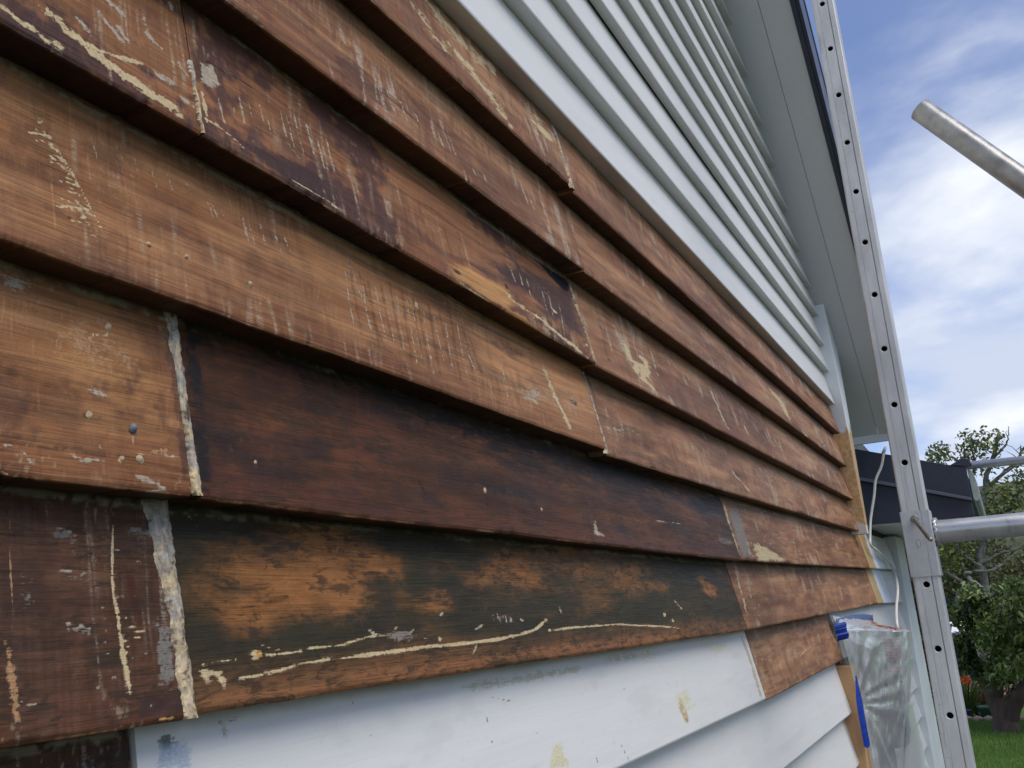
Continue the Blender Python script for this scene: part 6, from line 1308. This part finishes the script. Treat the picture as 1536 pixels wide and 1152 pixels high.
# row of edging stones
edge = empty('garden_edging', (17.1,.5,-2.1), label='row of brown edging stones between lawn and bed', category='edging')
for i in range(16):
    bm = bmesh.new(); bmesh.ops.create_icosphere(bm, subdivisions=1, radius=.09)
    for v in bm.verts: v.co = Vector((v.co.x*(.8+.3*rnd.random()), v.co.y*(1+.2*rnd.random()), v.co.z*(.55+.2*rnd.random())))
    me = bpy.data.meshes.new('stone'); bm.to_mesh(me); bm.free(); o = link('stone', me, M_STONE, edge); o.location = (.04*rnd.random(), .95-.165*i, .03)
# grass blades over the visible part of the lawn
rs = np.random.RandomState(12); k = 52000
bx = 11.5+6.*rs.rand(k)**.9; by = rs.uniform(-1.6,1.9,k); h = rs.uniform(.02,.055,k); an = rs.uniform(0,2*np.pi,k); w = .006
P0 = np.stack([bx-np.cos(an)*w,by-np.sin(an)*w,np.full(k,-2.115)],-1); P1 = np.stack([bx+np.cos(an)*w,by+np.sin(an)*w,np.full(k,-2.115)],-1); P2 = np.stack([bx+rs.normal(0,.015,k),by+rs.normal(0,.015,k),-2.10+h],-1)
V = np.stack([P0,P1,P2],1).reshape(-1,3); i0 = np.arange(k)*3; t_ = rs.rand(k)[:,None]; C = np.array((.085,.165,.026))*(1-t_)+np.array((.20,.31,.065))*t_
C *= (.75+.5*fbm(bx*1.2,by*1.2,77))[:,None]
link('grass', mesh_np('grass', V, np.stack([i0,i0+1,i0+2],-1), False, np.repeat(C,3,axis=0)), M_LEAF2, kind='stuff', label='short green lawn grass', category='grass')

# ------------------------------------------------------------------ scaffold post with its sleeve, pin and arm
PX, YL, YR = 2.05, .1668, .1156
post = empty('scaffold_post', (PX+.03,.14,-2.1), label='upright aluminium scaffold post with a row of holes and a sleeve', category='scaffold post')
PI_ = Matrix.Translation((-PX-.03,-.14,2.1))
def pp_(o): o.matrix_parent_inverse = PI_; return o
Wd = YL-YR
def yf(f): return YL-Wd*f
# cross-section of face, sides and back as one folded tube with grooves; the strip with the holes is left out and made separately
g_ = .0008
prof = [(yf(.34),PX),(yf(.285),PX),(yf(.28),PX+g_),(yf(.265),PX+g_),(yf(.26),PX),(yf(.06),PX),(yf(.02),PX+.001),(yf(0),PX+.003),(yf(0),PX+.060),(yf(1),PX+.060),(yf(1),PX+.003),(yf(.98),PX+.001),(yf(.94),PX),(yf(.735),PX),(yf(.73),PX+.005),(yf(.70),PX+.005),(yf(.695),PX),(yf(.62),PX)]
def sweep(name, prof, z0, z1, mat, closed=False):
    V = []; F = []; n = len(prof)
    for z in (z0,z1):
        for y, x in prof: V.append((x,y,z))
    m_ = n if closed else n-1
    for i in range(m_): F.append((i,(i+1)%n,n+(i+1)%n,n+i))
    return mesh_py(name, V, F)
PZ0, PZ1 = -2.08, 2.35
pp_(link('tube', sweep('tube', prof, PZ0, PZ1, None), M_ALU, post))
holes = [.014+.1272*k for k in range(-16,19)]
def hole_strip(name, ya, yb, x, zs, z0, z1, r, depth):
    """flat strip pierced by round holes, each with a short bore"""
    V = []; F = []; n = 24; yc = (ya+yb)/2; hw = abs(yb-ya)/2; z = z0
    def q(a, b): V.append((x,ya,a)); V.append((x,yb,a)); V.append((x,yb,b)); V.append((x,ya,b)); k = len(V); F.append((k-4,k-3,k-2,k-1))
    for c in zs:
        if c-hw < z0 or c+hw > z1: continue
        if c-hw > z: q(z, c-hw)
        b0 = len(V)
        for k in range(n):
            a = 2*math.pi*k/n; ca, sa = math.cos(a), math.sin(a); s = hw/max(abs(ca),abs(sa)); V.append((x,yc+ca*s,c+sa*s))
        for k in range(n): a = 2*math.pi*k/n; V.append((x,yc+math.cos(a)*(r+.0011),c+math.sin(a)*(r+.0011)))
        for k in range(n): a = 2*math.pi*k/n; V.append((x+.0010,yc+math.cos(a)*r,c+math.sin(a)*r))
        for k in range(n): a = 2*math.pi*k/n; V.append((x+depth,yc+math.cos(a)*r,c+math.sin(a)*r))
        for k in range(n):
            k2 = (k+1)%n; F.append((b0+k,b0+k2,b0+n+k2,b0+n+k)); F.append((b0+n+k,b0+n+k2,b0+2*n+k2,b0+2*n+k)); F.append((b0+2*n+k,b0+2*n+k2,b0+3*n+k2,b0+3*n+k))
        z = c+hw
    q(z, z1)
    return mesh_py(name, V, F)
pp_(link('hole_strip', hole_strip('hole_strip', yf(.34), yf(.62), PX-.0001, holes, PZ0, PZ1, .0062, .003), M_ALU, post))
pp_(link('hole_dark_box', box_me('hole_dark_box', PX+.022, PX+.056, yf(.97), yf(.03), PZ0, PZ1, 0), M_DARK, post))  # near-black box added inside the hollow tube so the holes look dark
pp_(link('post_cap', box_me('post_cap', PX-.001, PX+.061, yf(1.01), yf(-.01), PZ1, PZ1+.02, .003), M_ALU, post))
# sleeve
sp2 = [(yf(-.03),PX-.004),(yf(-.06),PX),(yf(-.06),PX+.064),(yf(1.07),PX+.064),(yf(1.07),PX),(yf(1.03),PX-.004),(yf(.76),PX-.004),(yf(.755),PX-.003),(yf(.745),PX-.003),(yf(.74),PX-.004)]
me = sweep('sleeve', sp2, .030, .1650, None, True)
bm = bmesh.new(); bm.from_mesh(me)
n = len(sp2); bm.verts.ensure_lookup_table()
allv = list(bm.verts)
for top, z in ((0,.030),(1,.1650)):
    ring = allv[top*n:top*n+n]
    cen = Vector((PX+.03,(YL+YR)/2,z)); inn = [bm.verts.new(cen+(v.co-cen)*.9) for v in ring]
    for i in range(n): bm.faces.new((ring[i],ring[(i+1)%n],inn[(i+1)%n],inn[i]))
bmesh.ops.recalc_face_normals(bm, faces=bm.faces); bm.to_mesh(me); bm.free()
sleeve = pp_(link('sleeve', me, plain('sleeve_aluminium',(.52,.52,.51),.5,metal=.35,var=.10,scale=70,bump=.12,var2=.12,nicks=.5), post))
slot = prism_me('slot', [(yf(.47)+.0035*math.cos(a),.098+(.005 if math.sin(a) > 0 else -.005)+.0035*math.sin(a)) for a in np.linspace(0,2*math.pi,20,endpoint=False)], 'x', PX-.0046, PX-.0038, 0)
link('slot', slot, M_STEEL, sleeve)
slot = prism_me('slot', [(yf(.47)+.0025*math.cos(a),.098+(.0045 if math.sin(a) > 0 else -.0045)+.0025*math.sin(a)) for a in np.linspace(0,2*math.pi,20,endpoint=False)], 'x', PX-.0052, PX-.0045, 0)
link('slot_face', slot, M_ALU, sleeve)
pp_(link('locking_pin', tube_me('locking_pin', [([Vector((2.075,.1425,.150)),Vector((2.035,.1425,.1478)),Vector((2.020,.139,.142)),Vector((1.93,.1125,.0975)),Vector((1.927,.1115,.0960))],[.0047,.0047,.0047,.0047,.0030])], 14), M_STEEL, post))
pp_(link('pin_washer', prism_me('pin_washer', [(.1425+.008*math.cos(a),.148+.008*math.sin(a)) for a in np.linspace(0,2*math.pi,18,endpoint=False)], 'x', PX-.0065, PX-.0041, .0008), M_STEEL, post))
# arm welded to the sleeve
pp_(link('arm_tube', hollow_tube('arm_tube', (PX+.034,-1.6,.119), (PX+.034,.1125,.119), .0236), M_ALU2, post))
wd = []
for k in range(40):
    a = 2*math.pi*k/40; wd.append(Vector((PX+.034+.0262*math.cos(a), .1075+.0022*math.sin(k*2.2), .119+.0262*math.sin(a))))
wd.append(wd[0]); pp_(link('weld_bead', tube_me('weld_bead', [(wd,[.0042+.0007*math.sin(k*1.9) for k in range(41)])], 8), M_ALU2, post))
# brace coming into the picture at the right, and a rail of another scaffold behind the lower roof
d_ = Vector((0,-.145,-.207)).normalized(); p0 = Vector((1.83,-.0185,.948)); t_ = empty('scaffold_tube', p0, group='tubes of the scaffold', label='dull grey scaffold tube slanting down out of the sky, open end at top', category='scaffold tube')
o = link('tube', hollow_tube('tube', (0,0,0), d_*2.2, .0228), M_GALV, t_)
t_ = empty('scaffold_tube', (5.85,.06,.702), group='tubes of the scaffold', label='thin scaffold rail reaching out from behind the navy gutter end', category='scaffold tube')
o = link('tube', hollow_tube('tube', (0,.03,0), (0,-2.6,-.07), .0236), M_ALU2, t_)

# ------------------------------------------------------------------ wrapped meter box
mb = empty('meter_box', (3.75,.45,-2.1), label='grey-green meter box hidden under clear plastic sheeting', category='meter box'); MI = Matrix.Translation((-3.75,-.45,2.1))
cut(link('cabinet', box_me('cabinet', 3.52,3.63,.395,.512,-.52,-.150,.008,2), M_BOX, mb), MI)
cut(link('door', box_me('door', 3.535,3.615,.386,.3945,-.48,-.19,.003), M_BOX, mb), MI)
cut(link('side_panel', box_me('side_panel', 3.512,3.5195,.408,.500,-.48,-.19,.003), M_BOX, mb), MI)
cut(link('conduit', tube_me('conduit', [([Vector((3.58,.475,-.52)),Vector((3.58,.475,-2.08))],[.03,.03])], 14), M_BOX, mb), MI)
cut(link('hood', hexa_me('hood', [(3.505,.340,-.149),(3.64,.340,-.149),(3.64,.512,-.149),(3.505,.512,-.149),(3.505,.340,-.140),(3.64,.340,-.140),(3.64,.512,-.118),(3.505,.512,-.118)],.002), M_BOX, mb), MI)
sheet = empty('plastic_sheet', (3.6,.42,-.15), label='crumpled clear plastic sheet taped over the meter box', category='plastic sheet'); SHI = Matrix.Translation((-3.6,-.42,.15))
def film(name, fn, nu, nv):
    V = []; Mk = []
    for i in range(nu):
        for j in range(nv):
            p, mk = fn(i/(nu-1), j/(nv-1)); V.append(p); Mk.append(mk)
    idx = np.arange(nu*nv).reshape(nu,nv); F = np.stack([idx[:-1,:-1],idx[1:,:-1],idx[1:,1:],idx[:-1,1:]],-1).reshape(-1,4)
    me = mesh_np(name, np.array([tuple(v) for v in V]), F, True)
    a = me.attributes.new('milky','FLOAT','POINT'); a.data.foreach_set('value', np.array(Mk,np.float32)); return me
def n3(a, b, s): return float(fbm(np.array([a]),np.array([b]),s,3,.6)[0])-.5
ANC = Vector((3.27,.490,-.335))
def side_face(s, t_):
    """face towards the viewer: from the wall at s=0 to the box's outer corner at s=1, t down"""
    z = -.128-.95*t_
    L = Vector((3.20+.07*min(1,t_*4), .508-.018*min(1,t_*4), -.105-.95*t_)); 
    if t_ > .24: L = Vector((3.27+.10*(t_-.24),.490,-.105-.95*t_))
    R = Vector((3.485, float(np.interp(-z,[.13,.24,.36,.47,.58,1.1],[.331,.347,.371,.398,.424,.50])), z))
    p = L.lerp(R, s)
    r = p-ANC; ang = math.atan2(r.z, (Vector((r.x,r.y,0)).length+.02)); dist = r.length
    k = math.sin(ang*15+1.6*math.sin(ang*5)+5*n3(ang*3,dist*4,5)); amp = .0026*math.exp(-dist*3.2)+.0006
    p = p + Vector((-1,-.25,0))*(k*amp*min(1,s*6) + .030*n3(s*4,t_*8,7)*s + .022*abs(n3(s*7+t_*5,t_*13,8))*s + .012*math.sin(math.pi*s))
    crease = max(0,k)**6*math.exp(-dist*2.2)*.45 + max(0,n3(s*9+t_*4,t_*5,9)-.06)*1.3 + .9*max(0,.06-abs(n3(s*5-t_*6,t_*4+s*3,33)))**1.0*4*.5
    return p, crease + (.10 if s > .96 else 0) + .12*max(0,1-t_*9)
def top_face(s, t_):
    """s along the wall, t out from the wall to the front edge"""
    x = 3.22+.88*s
    a = Vector((x, .528, -.058-.045*s)); b_ = Vector((3.43+.22*s, .36-.028*min(1,s*5), -.126-.008*s))
    if s < .25: b_ = Vector((3.235+.86*s,.508-.70*s,-.112-.06*s)) if s < .2 else Vector((3.41+.32*(s-.2),.368-.6*(s-.2),-.126))
    p = a.lerp(b_, t_); sag = math.sin(math.pi*t_)*.012
    p.z += -sag + .012*n3(s*9,t_*6,11) + .004*math.sin(s*60+t_*14)*.4
    return p, .72+.25*n3(s*12,t_*9,13)
def out_face(s, t_):
    z = -.134-.95*t_; x = 3.49+.15*s
    p = Vector((x-.10*s*t_, float(np.interp(-z,[.13,.24,.36,.47,.58,1.1],[.331,.347,.371,.398,.424,.50]))+.010*math.sin(s*9+t_*6)*t_ + .008*n3(s*6,t_*6,15), z)); return p, .12+.3*max(0,n3(s*7,t_*4,17))
def tail(s, t_):
    z = -.38-.75*t_; p = Vector((3.50+.12*s, .372+.16*t_*(1-s)-.06*s*t_-.004*s+.010*math.sin(s*8+t_*5)*t_, z)); return p, .10+.35*max(0,n3(s*6,t_*3,19))
def flap(s, t_):
    p = Vector((3.27+.17*s, .50-.115*s, -.118-.012*s-(.055*(1-abs(s-.4)*1.4)+.02*n3(s*8,0,21))*t_))+Vector((-.02*t_,-.018*t_,.008*n3(s*9,t_*6,23))); return p, .25+.5*max(0,n3(s*12,t_*8,25))
for nm, fn, a, b_ in (('side_film',side_face,70,110),('top_film',top_face,70,24),('front_film',out_face,24,50),('loose_film',tail,18,30),('corner_flap',flap,30,14)):
    cut(link(nm, film(nm, fn, a, b_), M_FILM, sheet), SHI)
# faded printing on the sheet: rows too small to read
def print_rows(rows, mat, nm):
    V = []; F = []; rr = random.Random(3)
    for s0, s1, t_ in rows:
        s = s0
        while s < s1:
            w = .006+.016*rr.random()
            c = [side_face(min(.995,a),b_)[0]+Vector((-.0035,-.0015,0)) for a, b_ in ((s,t_),(s+w,t_),(s+w,t_+.0034),(s,t_+.0034))]
            n0 = len(V); V += c; F.append((n0,n0+1,n0+2,n0+3)); s += w+.008
    cut(link(nm, mesh_py(nm, V, F), mat, sheet), SHI)
print_rows([(.60+.01*i,.86+.004*i,.028+.0105*i) for i in range(8)], M_PRINT, 'print')
print_rows([(.62,.86,.125),(.62,.86,.136)], M_PRINT, 'print')
print_rows([(.55,.60,.185),(.87,.90,.175)], M_PRINTK, 'print')
# red and cream flakes fallen onto the sheet
rs = np.random.RandomState(6); V = []; F = []; Cc = []
for i in range(230):
    s = np.clip(rs.normal(.52,.16),.15,.95); t_ = np.clip(rs.normal(.62,.14),.2,.93)
    if i < 40: s = np.clip(rs.normal(.80,.04),0,1); t_ = np.clip(rs.normal(.25,.05),0,1)
    p = top_face(s,t_)[0]+Vector((0,0,.005)); r = rs.uniform(.003,.009); n0 = len(V); an = rs.uniform(0,6.3)
    for k in range(3): V.append(p+Vector((math.cos(an+k*2.1)*r*1.6,math.sin(an+k*2.1)*r,.004*rs.rand())))
    F.append((n0,n0+1,n0+2)); c = [(.36,.07,.05),(.50,.26,.12),(.40,.15,.10),(.62,.45,.26)][rs.randint(4)]; Cc += [c]*3
link('paint_flakes', mesh_np('paint_flakes', [tuple(v) for v in V], F, False, np.array(Cc)), M_PETAL, kind='stuff', label='red and cream paint flakes scattered on the plastic sheet', category='paint flakes')
# blue masking tape
def ribbon(name, pts, width_vec, n=6, ripple=.0009, taper=None, **kw):
    q = spline(pts, n); V = []; F = []; w0 = Vector(width_vec); rr = random.Random(len(pts))
    for i, p in enumerate(q):
        w = w0*(1 if taper is None else min(1,.18+taper*i/len(q)))
        e = (rr.random()-.5)*ripple if 0 < i < len(q)-1 else 0
        for k in range(4):
            f_ = k/3-.5; V.append(p+w*f_+Vector((-.6,-1,0)).normalized()*(e+.0016*math.cos(f_*6)) + (Vector((0,0,(rr.random()-.5)*.010)) if i in (0,len(q)-1) else Vector((0,0,0))))
    for i in range(len(q)-1):
        for k in range(3): F.append((i*4+k,i*4+k+1,i*4+k+5,i*4+k+4))
    me = mesh_py(name, V, F); return me
link('masking_tape', ribbon('masking_tape', [(3.235,.485,-.255),(3.232,.4855,-.30),(3.232,.4855,-.36),(3.240,.4855,-.42),(3.25,.485,-.475)], (.024,-.016,.004), taper=2.2), M_TAPE, group='pieces of blue masking tape', label='long upright strip of blue masking tape stuck on the timber casing', category='masking tape')
link('masking_tape', ribbon('masking_tape', [(3.175,.500,-.080),(3.172,.499,-.098),(3.178,.498,-.118),(3.190,.500,-.138)], (.02,-.034,.006), ripple=.006), M_TAPE, group='pieces of blue masking tape', label='short crumpled piece of blue masking tape below the board end', category='masking tape')
M_TAPE2 = plain('blue_tape_under_film', (.10,.14,.27), .5, var=.15, scale=60, bump=.2)
link('masking_tape', ribbon('masking_tape', [(3.21,.519,-.088),(3.4,.519,-.084),(3.7,.519,-.084),(3.95,.519,-.090),(4.15,.519,-.100)], (0,-.006,.034), ripple=.004), M_TAPE2, group='pieces of blue masking tape', label='faded blue masking tape lying along the top of the plastic sheet', category='masking tape')

# ------------------------------------------------------------------ white cable
cpts = [(4.85,.452,.66),(4.68,.41,.682),(4.5,.382,.672),(4.49,.395,.640),(4.5,.416,.584),(4.5,.450,.524),(4.5,.470,.448),(4.49,.500,.345),(4.46,.512,.262),(4.44,.512,.222),(4.62,.508,.203),(4.95,.505,.165),(5.00,.497,.148),(4.85,.470,.090),(4.60,.445,.02),(4.2,.425,-.06),(4.02,.414,-.112),(4.0,.412,-.15)]
sp_ = spline(cpts, 8)
link('cable', tube_me('cable', [(sp_,[.0060]*len(sp_))], 10), M_CABLE, label='thin white cable looping down past the navy fascia into the plastic sheet', category='cable')
